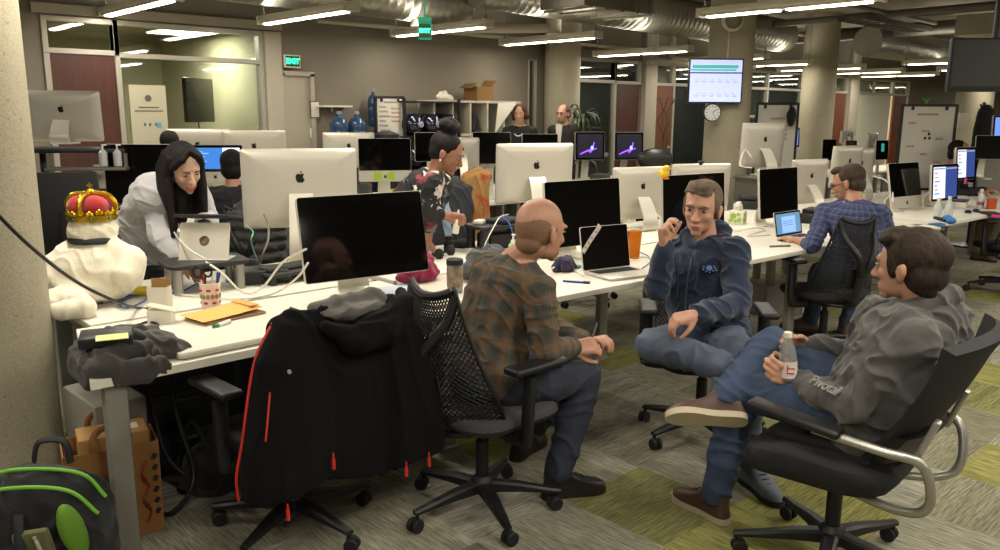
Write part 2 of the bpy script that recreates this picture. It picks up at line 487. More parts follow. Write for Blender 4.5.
glazing(18.0, 18.85, 2.06, 2.44, [], []); leaf(18.1, 18.8, 2.06, M_WOODR)
t = MB(); t.box((19.08, WY - .03, 1.65), (.45, .12, 3.3), bev=.01); struct(t.build('trim_5', M_WALLW))
glazing(19.3, 21.4, 2.06, 2.44, [20.3], [])
leaf(19.4, 21.3, 2.06, mat('frosted_door', 'c6c3b2', .5), hx=20.3)
glazing(21.4, 22.4, 2.06, 2.44, [], []); leaf(21.5, 22.3, 2.06, M_WOODR)
t = MB(); t.box((8, WY - .012, .05), (17, .024, .1)); struct(t.build('baseboard_back', mat('vinyl_base', '3a3733', .6)))

# round concrete columns
def column(x, y, r, n):
    m = MB(); m.lathe([(r, 0), (r, 3.32)], (x, y, 0), 64); struct(m.build('column' if n == 0 else 'column_%d' % n, M_CONC))
column(.685, 3.80, .22, 0)
TVX, TVY = 8.38, 5.19
column(TVX, TVY, .25, 1)
column(8.98, 8.32, .26, 2)
column(14.1, 6.95, .29, 3)
column(22.6, 7.1, .42, 4)

# ------------------------------------------------------------------ hung from the ceiling
def lamp_proto():
    t = thing('pendant_light', 'x', 'ceiling light')
    h = MB(); h.box((0, 0, .035), (.13, 1.66, .055), bev=.012); h.box((0, 0, .0), (.1, 1.6, .03)); h.box((0, .83, .02), (.14, .04, .09), bev=.01); h.box((0, -.83, .02), (.17, .04, .09), bev=.01)
    h.build('housing', M_WHITE, t)
    for s in (-1, 1):
        d = MB(); d.box((0, s * .395, -.02), (.075, .72, .018), bev=.006); d.build('diffuser', M_LAMP, t)
        c = MB(); c.rod((0, s * .8, .06), (0, s * .8, .8), .004, n=6); c.rod((0, s * .8, .06), (0, s * .8, .1), .012, n=8); c.build('hanger', M_DUST, t)
    return t
LROWS = [(2.78, 7.7, 'nearest the wooden meeting-room door'), (4.2, 7.3, 'left of the hanging exit sign'), (5.98, 7.45, 'behind the hanging exit sign'), (7.75, 7.45, 'just left of the column with the tall plant'),
         (6.8, 3.72, 'in front of the column with the wall screen')]
FAR = [(9.6, 7.4), (11.6, 7.4), (13.4, 7.6), (15.2, 7.5), (17.0, 7.5), (18.8, 7.5), (14.6, 4.9), (17.0, 5.2), (19.6, 5.6), (22.0, 6.0), (24.5, 6.0), (26.5, 6.5)]  # last two pendants added to brighten the dark far wall
OVER = [(4.7, 3.72), (2.9, 3.72), (1.1, 3.72), (-.7, 3.72), (.9, 7.5), (5.9, .1), (4.1, .1), (2.3, .1), (.5, .1), (7.8, .1), (9.8, .1), (-1.4, .1), (3.2, -3.0), (6.4, -3.0), (11.8, .1), (14.0, .1)]
lp = lamp_proto(); first = True
FARL = ['first', 'second', 'third', 'fourth', 'fifth', 'sixth']
k = 0
for i, (x, y, s) in enumerate(LROWS):
    lab = 'two-tube white pendant light ' + s
    if first: lp.location = (x, y, 2.5); lp['label'] = lab; lp['group'] = 'pendant lights'; first = False
    else: dup(lp, (x, y, 2.5), 0, lab, 'pendant lights')
for i, (x, y) in enumerate(FAR):
    lab = 'far pendant light, %s past the wall screen in the row %s' % (FARL[i % 6], 'by the offices' if i < 6 else 'mid-room, whose last two are added')
    dup(lp, (x, y, 2.44), 0, lab, 'pendant lights')
for i, (x, y) in enumerate(OVER):
    dup(lp, (x, y, 2.5), 0, 'pendant light overhead above the desks, out of the picture', 'pendant lights')
LWARM = (1.0, .93, .80)
def area(x, y, e, sx=.07, sy=1.5, z=2.466, up=False):
    l = bpy.data.lights.new('tube_glow', 'AREA'); l.shape = 'RECTANGLE'; l.size = sx; l.size_y = sy; l.energy = e; l.color = LWARM
    o = bpy.data.objects.new('tube_glow', l); COL.objects.link(o); o.location = (x, y, z)
    if up: o.rotation_euler = (PI, 0, 0)
LE = 26
for x, y, *r in LROWS + FAR + OVER: area(x, y, LE * (1.0 if y < 5 else .55), z=2.468 if (x, y) not in FAR else 2.408); area(x, y, 5, z=2.58, up=True)
l = bpy.data.lights.new('panel_glow', 'AREA'); l.shape = 'RECTANGLE'; l.size = .5; l.size_y = .6; l.energy = 42; l.color = LWARM
o = bpy.data.objects.new('panel_glow', l); COL.objects.link(o); o.location = V((3.984, 9.8, 2.511)) - V((0, 0, .025))
for x, e in ((10.2, 14), (12.4, 22), (15.2, 55), (18, 40), (20.8, 90)):  # added fill lights that brighten the otherwise unlit offices
    l = bpy.data.lights.new('office_fill', 'AREA'); l.shape = 'RECTANGLE'; l.size = .6; l.size_y = .6; l.energy = e; l.color = LWARM
    o = bpy.data.objects.new('office_fill', l); COL.objects.link(o); o.location = (x, 10.0, 2.58)
t = thing('ceiling_panel_light', 'bright square ceiling light inside the glass meeting room', 'ceiling light', (3.984, 9.8, 2.511))
m = MB(); m.box((0, 0, .01), (.56, .66, .04), bev=.005, seg=1); m.build('frame', M_WHITE, t)
m = MB(); m.box((0, 0, -.015), (.5, .6, .012)); m.build('diffuser', M_LAMP, t)
PANEL = t
for x, s in ((10.2, 'first office past the tall plant'), (12.4, 'office with the red door'), (15.2, 'glass office just past the wall-screen column'), (18, 'far office with two dark doors'), (20.8, 'farthest office with the pale double door')): dup(t, (x, 10.0, 2.61), 0, 'added square fill light inside the ' + s)  # panel copies added to house the office fill lights

# ducts and pipes
def spiral_duct(p0, p1, r, label, flange=True):
    p0, p1 = V(p0), V(p1); L = (p1 - p0).length; m = MB(); prof = []
    n = int(L / .11)
    for i in range(n + 1):
        h = L * i / n; prof += [(r, h), (r, min(L, h + .085)), (r * 1.018, min(L, h + .095))] if i < n else [(r, L)]
    m.lathe(prof, p0, 32, axis=p1 - p0)
    o = m.build('air_duct', M_DUCT, ang=50); tag(o, label, 'air duct')
    return o
spiral_duct((-.5, 7.95, 2.93), (6.75, 7.95, 2.88), .25, 'long round silver air duct along the wall with the exit sign')
spiral_duct((6.6, 7.5, 3.0), (9.4, 7.5, 2.95), .2, 'thinner round silver air duct running on past the big one')
spiral_duct((8.9, 7.4, 3.02), (13.6, 7.4, 2.92), .27, 'round silver air duct leading to the column with the wall screen')
spiral_duct((14.2, 6.2, 2.8), (21, 6.2, 2.8), .25, 'far silver air duct behind the column with the wall screen')
spiral_duct((1.6, 6.3, 2.83), (3.0, 6.3, 2.83), .16, 'short dark round duct above the meeting-room corner')
m = MB(); m.box((7.9, 6.75, 3.0), (1.3, .7, .42), bev=.01); 
for i in range(5): m.box((7.35 + i * .28, 6.75, 3.0), (.03, .74, .46))
tag(m.build('air_handling_box', M_DUCT), 'rectangular silver ventilation box between the round ducts', 'air duct')
m = MB(); m.tube([(8.5, 6.9, 3.0), (8.9, 7.05, 3.0), (9.1, 7.4, 3.02)], .2, 20); m.lathe([(.23, 0), (.23, .06)], (9.05, 7.38, 3.02), 24, axis=(1, .3, 0)); tag(m.build('duct_elbow', M_DUCT), 'curved duct elbow joining the silver box to the round duct', 'air duct')
m = MB(); m.tube([(6.0, 7.9, 2.52), (6.2, 7.9, 2.56), (7.6, 7.2, 2.62)], .055, 12, k=3); m.rod((6.0, 7.9, 2.52), (6.0, 7.92, 3.2), .05); m.rod((7.6, 7.2, 2.55), (7.6, 7.2, 2.72), .09); tag(m.build('drain_pipe', M_PIPE), 'white bent pipe hanging below the silver duct', 'pipe')
m = MB(); m.rod((-1, 7.2, 2.95), (14, 7.2, 2.95), .03); m.rod((5.0, 8.4, 2.6), (11, 8.4, 2.6), .025)
m2 = MB(); m2.rod((-1, 5.3, 3.1), (20, 5.3, 3.05), .035, n=10); tag(m2.build('sprinkler_pipe', M_DUST), 'long thin sprinkler pipe under the ceiling', 'pipe')
tag(m.build('conduit_pipe', M_PIPE), 'thin pale conduit pipes running beside the ducts', 'pipe')
for i, (a, b_, r, s) in enumerate([((12.5, 1.5, 3.05), (12.9, 8.3, 3.05), .05, 'nearest'), ((14.4, 0.5, 3.0), (14.9, 8.3, 3.0), .11, 'thickest'), ((9.5, 3.0, 3.08), (22, 3.4, 3.08), .09, 'longest')]):
    m = MB(); m.rod(a, b_, r, n=20); tag(m.build('ceiling_pipe', M_DUST), 'grey pipe under the far ceiling, %s of the three right of the wall screen' % s, 'pipe')
m = MB()
for i in range(26): m.box((12.2 + i * .3, 5.55, 2.95), (.03, .4, .02))
for s in (-.2, .2): m.box((16, 5.55 + s, 2.97), (7.8, .02, .07))
tag(m.build('cable_tray', M_DUST), 'ladder cable tray under the far ceiling', 'cable tray')
m = MB(); m.box((15.5, 4.2, 2.85), (5, .5, .28), bev=.01); tag(m.build('rectangular_duct', M_PIPE), 'pale rectangular duct under the far ceiling', 'air duct')
# pipe frame over the office doors
m = MB(); m.tube([(10.6, 7.9, 3.2), (10.6, 7.9, 2.45), (10.66, 7.9, 2.4), (13.2, 7.7, 2.4)], .045, 10, k=2); m.tube([(11.0, 7.85, 3.2), (11.0, 7.85, 2.5), (11.1, 7.85, 2.45), (13.0, 7.7, 2.47)], .04, 10, k=2)
tag(m.build('drop_pipe', M_PIPE), 'pale pipes dropping from the ceiling above the red office door', 'pipe')
# coil of cable on the column
m = MB()
for i in range(5): m.tube([(math.cos(a) * (.1 + .004 * i), .012 * i, math.sin(a) * (.1 + .004 * i)) for a in [q * PI / 6 for q in range(12)]], .007, 6, k=3, closed=True)
o = m.build('cable_coil', M_WHITE); put(o, V((TVX, TVY, 2.6)) + CR * -.07 - CF * .3, math.radians(-43)); tag(o, 'coil of white cable hung high on the screen column', 'cable')
m = MB(); m.rod((0, 0, 2.2), (0, 0, 2.5), .007); o = m.build('screen_cable', M_WHITE); put(o, V((TVX, TVY, 0)) + CR * -.1 - CF * .245); tag(o, 'white cable running down the column from the coil to the wall screen', 'cable')

# ------------------------------------------------------------------ exit signs
M_GREEN = mat('exit_green', '20d080', .4, emit=2.2, ecol='2ee59a')
def exit_sign(loc, rz, w, h, label, hang):
    t = thing('exit_sign', label, 'exit sign', loc, rz)
    m = MB(); m.box((0, 0, 0), (w, .04, h), bev=.004)
    if hang: m.rod((0, 0, h / 2), (0, 0, 3.25 - loc[2]), .006); m.box((0, 0, h / 2 + .02), (.1, .05, .03))
    m.build('housing', M_WHITE if not hang else mat('dark_green', '14704e', .5, emit=.5, ecol='1a9a6c'), t)
    font_mesh('EXIT', w * .40, 'lettering', M_GREEN, t, basis((0, -.022, 0), (1, 0, 0), (0, 0, 1)), .002, bold=.004)
    m = MB(); m.box((0, -.0205, 0), (w * .86, .002, h * .82)); m.build('face_panel', mat('exit_face', '12301f' if not hang else '1fa070', .5, emit=.15 if not hang else .9, ecol='0c6038' if not hang else '28c890'), t)
exit_sign((4.74, WY - .06, 2.15), 0, .2, .14, 'small green EXIT sign on the wall above the pale door', False)
exit_sign((3.969, 5.107, 2.203), math.radians(-40), .10, .125, 'green EXIT sign hanging from the ceiling', True)

# ------------------------------------------------------------------ wall screen, clock, poster, meeting TV
M_SCR = mat('screen_black', '08080b', .12, spec=.6)
M_BEZ = mat('black_bezel', '0e0e11', .3)
R43 = math.radians(-43)
t = thing('wall_screen', 'lit flat screen with white dashboard high on the concrete column', 'screen', (7.943, 5.096, 1.948), R43 + .03)
m = MB(); m.box((0, 0, 0), (.595, .05, .475), bev=.006); m.build('housing', M_BEZ, t)
m = MB(); m.box((0, -.0265, 0), (.565, .002, .445)); m.build('display', mat('dash_white', 'c8d8ff', .4, emit=.62, ecol='b4bcff'), t)
m = MB(); m.box((-.01, -.028, .15), (.5, .002, .035)); m.box((-.03, -.028, .115), (.5, .002, .018), m=0); m.build('chart_band', mat('dash_teal', '3fb8a8', .4, emit=.45, ecol='46b4a6'), t)
m = MB(); m.box((0, -.028, .085), (.565, .002, .014)); m.build('divider_bar', mat('dash_navy', '203060', .4, emit=.3, ecol='28386a'), t)
m = MB()
for r_ in (.01, -.14):
    for i in range(6): m.box((-.21 + i * .085, -.028, r_ - .02), (.045, .002, .006)); m.tube([(-.21 + i * .075, -.028, r_), (-.19 + i * .075, -.028, r_ + .015), (-.175 + i * .075, -.028, r_ - .005), (-.165 + i * .075, -.028, r_ + .01)], .0012, 4)
m.build('small_charts', mat('dash_grey', '8090b0', .4, emit=.45, ecol='8896c0'), t)
m = MB(); m.box((.08, .06, 0), (.2, .12, .2), bev=.01); m.build('wall_bracket', M_BLACK, t)
t = thing('wall_clock', 'round wall clock with black rim below the wall screen', 'clock', (7.919, 5.097, 1.611), R43)
m = MB(); m.lathe([(.098, 0), (.1, .02), (.092, .035), (.084, .03)], (0, 0.01, 0), 40, axis=(0, -1, 0)); m.build('rim', M_BLACK, t)
m = MB(); m.lathe([(.086, 0), (.086, .004)], (0, -.018, 0), 40, axis=(0, -1, 0)); m.build('dial', mat('clock_dial', 'd5d8d6', .5), t)
m = MB()
for i in range(12):
    a = i * PI / 6; m.box((math.sin(a) * .068, -.0235, math.cos(a) * .068), (.007, .002, .015), Matrix.Rotation(a, 3, 'Y'))
m.build('hour_marks', M_BLACK, t)
for a, L, wd in ((.9, .05, .006), (2.6, .07, .004)):
    m = MB(); m.box((math.sin(a) * L / 2, -.0255, math.cos(a) * L / 2), (wd, .002, L), Matrix.Rotation(a, 3, 'Y')); m.build('hand', M_BLACK, t)
t = thing('door_poster', 'tall white poster on the meeting-room glass', 'poster', (3.13, WY - .03, 1.52))
m = MB(); m.box((0, 0, 0), (.36, .012, .66)); m.build('sheet', mat('poster_paper', 'b9b49c', .7), t)
g_ = mat('poster_ink', '5e5c50', .7)
m = MB(); m.lathe([(.035, 0), (.035, .003)], (0, -.006, .2), 7, axis=(0, -1, 0)); m.lathe([(.02, 0), (.02, .004)], (0, -.0065, .2), 5, axis=(0, -1, 0)); m.build('emblem', g_, t)
m = MB()
for z_, wd in ((.11, .2), (.075, .28), (-.06, .02)):
    m.box((0, -.0075, z_), (wd, .003, .012))
for x_ in (-.05, 0, .06): m.box((x_, -.0075, -.06), (.02, .003, .03))
m.build('text_lines', g_, t)
m = MB(); m.box((.09, -.0075, -.065), (.045, .003, .05)); m.build('blue_square', mat('poster_blue', '5fa3b8', .6), t)
t = thing('meeting_television', 'black television on a wall arm inside the glass meeting room', 'television', (4.05, 9.5, 1.72), math.radians(38))
m = MB(); m.box((0, 0, 0), (.62, .05, .5), bev=.01); m.box((0, .035, 0), (.3, .03, .25), bev=.01); m.build('housing', M_BEZ, t)
m = MB()
for z_ in (-.06, .06): m.box((.14, .1, z_), (.3, .03, .025), Matrix.Rotation(.4, 3, 'Z'))
m.box((.3, .16, 0), (.03, .1, .26)); m.build('wall_arm', M_BLACK, t)
m = MB(); m.tube([(.05, .05, -.25), (.1, .06, -.5), (.04, .04, -.75)], .008); m.build('cable', M_BLACK, t)

# dark screen hung at the right
t = thing('hanging_screen', 'large dark screen hanging from the ceiling at right', 'screen', (6.429, 1.904, 1.937), math.radians(-53))
m = MB(); m.box((0, 0, 0), (.62, .06, .36), bev=.008); m.build('housing', mat('dull_black', '17171a', .7), t)
m = MB(); m.box((0, -.031, .01), (.59, .003, .31)); m.build('display', mat('off_screen', '1d1c1c', .55), t)
m = MB(); m.rod((0, .06, .1), (0, .06, 1.3), .03); m.box((0, .05, 0), (.2, .04, .2)); m.build('ceiling_pole', M_BLACK, t)

# ------------------------------------------------------------------ desks
M_TOP = mat('white_laminate', 'd9d5c8', .42, var=.015, vscale=3)
M_LEG = mat('desk_leg_grey', '8f8d86', .45, .3)
M_ALU = mat('aluminium', 'c3beb2', .38, .35)
M_ALU2 = mat('stand_aluminium', 'd0ccc0', .35, .3)
M_GLS = mat('screen_glass', '060607', .06, spec=.5)
M_RUB = mat('black_rubber', '121214', .7)
DZ = .72
def desk(name, label, x, y, L, Dp, rz, legs, group=None, cut=0):
    """x, y: front-left corner of the top; legs: (s, t) spots"""
    t = thing(name, label, 'desk', (x, y, 0), rz, group)
    m = MB()
    if cut: m.prism([(0, 0), (L, 0), (L, Dp), (cut, Dp)], (0, 0, DZ - .03), (1, 0, 0), (0, 1, 0), .03)
    else: m.box((L / 2, Dp / 2, DZ - .015), (L, Dp, .03), bev=.004)
    m.build('tabletop', M_TOP, t)
    for s, q in legs:
        m = MB(); m.box((s, q, (DZ - .03) / 2 + .01), (.075, .045, DZ - .05), bev=.004, seg=1); m.box((s, q, .012), (.09, .06, .024), bev=.004, seg=1); m.build('leg', M_LEG, t)
    m = MB(); m.box((L / 2 + cut / 2, Dp - .08, DZ - .07), (L - .1 - cut, .05, .06)); m.box((.05, Dp / 2, DZ - .05), (.05, Dp - .06, .04)) if not cut else None; m.box((L - .05, Dp / 2, DZ - .05), (.05, Dp - .06, .04)); m.build('frame_rail', M_LEG, t)
    return t
BR = -.055
def bp(s, t): return (2.44 + s * .9985 + t * .055, 2.67 - s * .055 + t * .9985)
desk('desk', 'white bench desk at the concrete column with grey hoodie and large display', .765, 2.80, 1.66, .745, 0, [(.09, .06), (1.58, .08), (.26, .70), (1.58, .70)], cut=.17)
desk('desk', 'white bench desk beyond the large display, under the crowned white bear', 1.0, 3.58, 1.42, .80, 0, [(.08, .08), (1.34, .08), (.08, .74), (1.34, .74)])
DL = ['with the open silver laptop and amber tumbler', 'behind the person in the navy hoodie', 'where the person in the checked shirt works', 'with the blue headphones and clear bottles', 'at the far right end with the orange mug']
for i in range(5):
    x, y = bp(i * 1.62, 0); desk('desk', 'white bench desk ' + DL[i], x, y, 1.605, .80, BR, [[(.12, .72), (1.55, .76)], [(.43, .74), (1.02, .06)]][i] if i < 2 else [(.25, .74), (1.36, .74)])
DL = ['facing the open laptop desk, with black riser and orange scarf behind', 'carrying two white-backed computers behind the navy hoodie', 'opposite the person in the checked shirt', 'carrying grey-backed computers beyond the headphones', 'behind the two lit displays at the far right']
for i in range(5):
    x, y = bp(i * 1.62, .83); desk('desk', 'far-side bench desk ' + DL[i], x, y, 1.605, .80, BR, [(.25, .74), (1.36, .74)])
for i in range(5):
    desk('desk', 'second-row bench desk, %s along from the meeting room' % ['first', 'second', 'third', 'fourth', 'fifth'][i], 1.3 + i * 1.66, 6.05 - i * .03, 1.64, .8, -.02, [(.1, .1), (1.54, .1), (.1, .7), (1.54, .7)])
    desk('desk', 'second-row far-side desk, %s along from the meeting room' % ['first', 'second', 'third', 'fourth', 'fifth'][i], 1.3 + i * 1.66, 6.87 - i * .03, 1.64, .8, -.02, [(.1, .1), (1.54, .1), (.1, .7), (1.54, .7)])
for i in range(3):
    desk('desk', 'distant desk beyond the wall-screen column, %s from the column' % ['first', 'second', 'third'][i], 10.0 + i * 1.7, 5.55 - i * .1, 1.64, .8, BR, [(.1, .1), (1.54, .1), (.1, .7), (1.54, .7)])

# ------------------------------------------------------------------ computers
APPLE = [(0, .27), (.1, .33), (.22, .36), (.34, .32), (.42, .24), (.33, .15), (.28, .03), (.31, -.1), (.38, -.19), (.45, -.23), (.40, -.37), (.3, -.52), (.2, -.6), (.1, -.58), (0, -.55), (-.1, -.58), (-.2, -.6), (-.32, -.5), (-.43, -.3), (-.48, -.05), (-.44, .17), (-.35, .29), (-.22, .36), (-.1, .33)]
LEAF = [(0, .4), (.02, .5), (.1, .6), (.2, .64), (.19, .53), (.12, .44)]
M_LOGO = mat('logo_black', '0b0b0c', .3)
def logo(m, o, x, y, s, d=.002, mi=0):
    m.prism([(a * s, b * s) for a, b in APPLE], o, x, y, d, mi); m.prism([(a * s, b * s) for a, b in LEAF], o, x, y, d, mi)
def rrect(w, h, r, k=5):
    out = []
    for cx, cy, a0 in ((w / 2 - r, h / 2 - r, 0), (-w / 2 + r, h / 2 - r, PI / 2), (-w / 2 + r, -h / 2 + r, PI), (w / 2 - r, -h / 2 + r, 1.5 * PI)):
        for i in range(k + 1):
            a = a0 + PI / 2 * i / k; out.append((cx + r * math.cos(a), cy + r * math.sin(a)))
    return out
def computer(label, x, y, rz, W, H, zb, tilt=.06, chin=True, z0=DZ, screen=None, foot=None, cat='computer', name='all_in_one_computer', shell=None, grp=None, stand=True, bulge=1.0, neck=.13):
    """screen faces local -Y"""
    t = thing(name, label, cat, (x, y, z0), rz, grp); shell = shell or M_ALU
    T = Matrix.Translation((0, 0, zb + H / 2 - z0)) @ Matrix.Rotation(-tilt, 4, 'X')
    def P(a, b, d): return T @ V((a, d, b))
    m = MB(); rings = []
    for d, k in ((-.002, .996), (0, 1), (.014, 1), (.02, .985), (.034 * bulge, .90), (.0405 * bulge, .72), (.043 * bulge, .46), (.044 * bulge, .2)):
        rings.append([P(a * k + 0, b * k, d) for a, b in rrect(W, H, .016)])
    m.loft(rings); m.build('shell', shell, t, 28)
    ch = .115 * H / .46 if chin else 0
    m = MB(); m.prism(rrect(W - .006, H - ch - .006, .012), P(0, ch / 2, -.0015), T.to_3x3() @ V((1, 0, 0)), T.to_3x3() @ V((0, 0, 1)), .003); sg = m.build('screen_glass', M_GLS, t)
    if screen:
        for kind, (u0, v0, u1, v1), mm in screen:
            m = MB(); w, h = (W - .05), (H - ch - .05)
            if callable(kind): kind(m, lambda u, v: P((u - .5) * w, (v - .5) * h + ch / 2, -.0062))
            else: m.prism([((u0 - .5) * w, (v0 - .5) * h), ((u1 - .5) * w, (v0 - .5) * h), ((u1 - .5) * w, (v1 - .5) * h), ((u0 - .5) * w, (v1 - .5) * h)], P(0, ch / 2, -.0048 - kind * .0005), T.to_3x3() @ V((1, 0, 0)), T.to_3x3() @ V((0, 0, 1)), .0004)
            m.build('display_area', mm, sg)
    if chin:
        m = MB(); logo(m, P(0, -H / 2 + ch / 2, -.003), T.to_3x3() @ V((1, 0, 0)), T.to_3x3() @ V((0, 0, 1)), .028, .002); m.build('front_emblem', M_LOGO, t)
    m = MB(); logo(m, P(0, H * .15, .0415 * bulge), T.to_3x3() @ V((-1, 0, 0)), T.to_3x3() @ V((0, 0, 1)), W * .085, .004); m.build('rear_emblem', M_LOGO, t)
    m = MB(); 
    for i in range(3): m.rod(P(W * (.26 - i * .03), -H * .32, .033 * bulge), P(W * (.26 - i * .03), -H * .32, .040 * bulge), .007 if i == 0 else .0045, n=10)
    m.build('ports', M_BLACK, t)
    if stand:
        a = T @ V((0, .03, -H * .12)); fz = .006
        yb = a.y + neck; hw = W * .13
        m = MB(); pr = [(a.y - .01, a.z), (a.y + .03, a.z + .012), (yb - .02, .05), (yb, .022), (yb - .03, fz + .002), (yb - .05, fz)]
        # bent plate: neck and foot, one width
        path = smooth_path([(0, a.y - .01, a.z), (0, a.y + .035, a.z + .01), (0, yb - .012, a.z * .45 + .02), (0, yb, .04), (0, yb - .02, .008), (0, yb - .09, fz), (0, yb - .21, fz)], 5)
        rings = []
        for i, p in enumerate(path):
            d = (path[min(i + 1, len(path) - 1)] - path[max(0, i - 1)]).normalized(); nn = V((1, 0, 0)).cross(d) * .006
            k = .72 + .28 * min(1, i / (len(path) * .5)); w_ = hw * k
            rings.append([p + V((-w_, 0, 0)) - nn, p + V((w_, 0, 0)) - nn, p + V((w_, 0, 0)) + nn, p + V((-w_, 0, 0)) + nn])
        m.loft(rings); m.build('stand', M_ALU2, t, 25)
    return t
R_ = math.radians
def E(n, c, s=1.0): return mat('lit_' + n, c, .4, emit=s, ecol=c)
def back(label, x, y, a, W, H, zb, **k): return computer(label, x, y, R_(a) + PI, W, H, zb, **k)
def front(label, x, y, a, W, H, zb, **k): return computer(label, x, y, R_(a), W, H, zb, **k)
CABM = mat('cable_white', 'cfccc2', .5)
# near bench
back('large silver all-in-one computer, back towards us, behind the black display on the near desk', 2.39, 4.27, -27, .65, .455, .935, tilt=.03)
front('large black glass display reflecting a head, above the black jacket', 2.16, 3.26, -7.5, .65, .40, .82, tilt=.2, chin=False, name='display', cat='display')
back('silver all-in-one computer, back towards us, beside the orange scarf', 4.27, 4.22, -20.7, .61, .432, .951)
front('black display behind the bald person and the open laptop', 3.78, 3.30, -6, .62, .40, .80, tilt=.1, chin=False, name='display', cat='display')
back('silver all-in-one computer, back towards us, left of the small yellow duck', 5.06, 3.86, -17, .52, .40, .80)
front('black display with a yellow toy duck on its corner, behind the navy hoodie', 4.74, 3.15, -7, .62, .40, .80, tilt=.07, chin=False, name='display', cat='display')
back('silver all-in-one computer, back towards us, just right of the small yellow duck', 5.78, 3.80, -25, .545, .40, .80)
back('silver all-in-one computer raised high on a stand in front of the screen column', 7.75, 4.38, -12, .62, .45, 1.06, z0=.98)
front('black display with a thick pale edge, behind the small lit laptop', 6.05, 3.24, -4, .53, .39, .79, tilt=.1, chin=False, name='display', cat='display')
back('silver all-in-one computer, back towards us, beside the head of the checked-shirt person', 7.03, 3.50, -12, .47, .395, .81)
back('grey all-in-one computer, back towards us, beyond the head of the checked-shirt person', 7.99, 3.60, -7, .50, .40, .90)
back('pale all-in-one computer half hidden behind the dark silver-chinned one', 8.55, 3.72, -10, .46, .42, .84)
front('dark-screened all-in-one computer with silver chin beside the lit display', 7.95, 3.0, -9, .5, .42, .745, tilt=.2)
sc1 = [(0, (0, 0, .5, 1), E('white', 'ccd4ee', .85)), (0, (.5, 0, 1, 1), E('navy', '2a3f86', .55)), (1, (.02, .92, .98, .97), E('grey', '8a98b8', .5))] + [(1, (.05, .78 - i * .13, .05 + .12 + .05 * (i % 3), .83 - i * .13), E(['red', 'tan', 'blue'][i % 3], ['b07070', 'b89a70', '6f8fc0'][i % 3], .6)) for i in range(6)]
front('lit display with white and blue windows, left one of two at the far right', 8.36, 2.80, -9, .47, .345, .80, tilt=.08, chin=False, name='display', cat='display', screen=sc1)
front('further and higher lit display of two with white and blue windows at far right', 9.19, 2.9, -9, .39, .33, .95, tilt=.08, chin=False, name='display', cat='display', screen=sc1)
# second row
def row2(kind, label, p, a, W, H, **k):
    f = back if kind == 'b' else front
    return f(label, p[0], p[1], a, W, H, p[2] - H / 2, z0=k.pop('z0', DZ), **k)
row2('b', 'silver all-in-one computer on a raised black shelf before the brown door', (1.787, 6.548, 1.558), -35, .52, .36, z0=1.36, neck=.1)
row2('f', 'black display with white rim behind the woman in the pale sweatshirt', (2.03, 5.661, 1.18), -38, .56, .40, chin=False, name='display', cat='display', shell=M_WHITE)
row2('b', 'white-backed computer seen over the lit code screen', (3.433, 8.126, 1.213), -35, .62, .42)
row2('b', 'white-backed computer beyond the big silver one, above its top left corner', (3.75, 7.553, 1.216), -33, .60, .40)
def code(m, Q):
    for i in range(11):
        v = .9 - i * .075; u0 = .04 + .04 * (i % 3); L = .12 + .18 * ((i * 7) % 5) / 5
        a, b = Q(u0, v), Q(u0 + L, v - .022); m.add([Q(u0, v), Q(u0 + L, v), Q(u0 + L, v - .022), Q(u0, v - .022)], [(0, 1, 2, 3)])
row2('f', 'lit computer showing blue code and a white window, behind the woman in the pale sweatshirt', (2.93, 6.632, 1.174), -37, .46, .30, screen=[(0, (0, 0, .66, 1), E('code_blue', '2f6fc0', .8)), (0, (.66, 0, 1, 1), E('paper', 'd6e0f4', 1.0)), (code, (0, 0, 0, 0), E('code_line', '9fd0f0', .9))])
row2('b', 'silver computer, back towards us, in front of the whiteboard on the back wall', (4.813, 7.532, 1.198), -32, .54, .37)
row2('f', 'black-screened computer with lime notes on its chin', (4.554, 6.505, 1.148), -30, .50, .41)
row2('f', 'dark display left of the hair bun, second row', (5.339, 6.775, 1.243), -30, .36, .30, chin=False, name='display', cat='display')
row2('b', 'pale computer back just behind the hair-bun woman\'s face', (5.233, 6.167, 1.208), -30, .34, .30)
row2('f', 'dark display behind the orange scarf, second row', (5.659, 6.198, 1.244), -30, .40, .32, chin=False, name='display', cat='display')
row2('f', 'low dark display in front of the two standing people', (6.38, 6.22, 1.236), -30, .40, .28, chin=False, name='display', cat='display')
def flare(m, Q):
    m.tube([Q(.1, .15), Q(.4, .3), Q(.55, .35)], .006, 4); m.tube([Q(.5, .2), Q(.6, .4), Q(.66, .65)], .005, 4); m.tube([Q(.45, .25), Q(.75, .4)], .005, 4)
FL = [(0, (0, 0, 1, 1), mat('screen_dusk', '14101f', .3, emit=.08, ecol='30285a')), (flare, (0, 0, 0, 0), E('flare', '7a3cff', 3.0)), (lambda m, Q: m.ell(Q(.58, .42), (.016, .004, .022)), (0, 0, 0, 0), E('flare_core', '4a8cff', 4.0))]
row2('f', 'dark computer showing a violet flare, left of the pair', (6.776, 5.855, 1.25), -28, .34, .30, screen=FL, chin=False)
row2('f', 'dark computer showing a violet flare, right of the pair beside the black chair', (7.165, 5.631, 1.248), -28, .34, .30, screen=FL, chin=False)
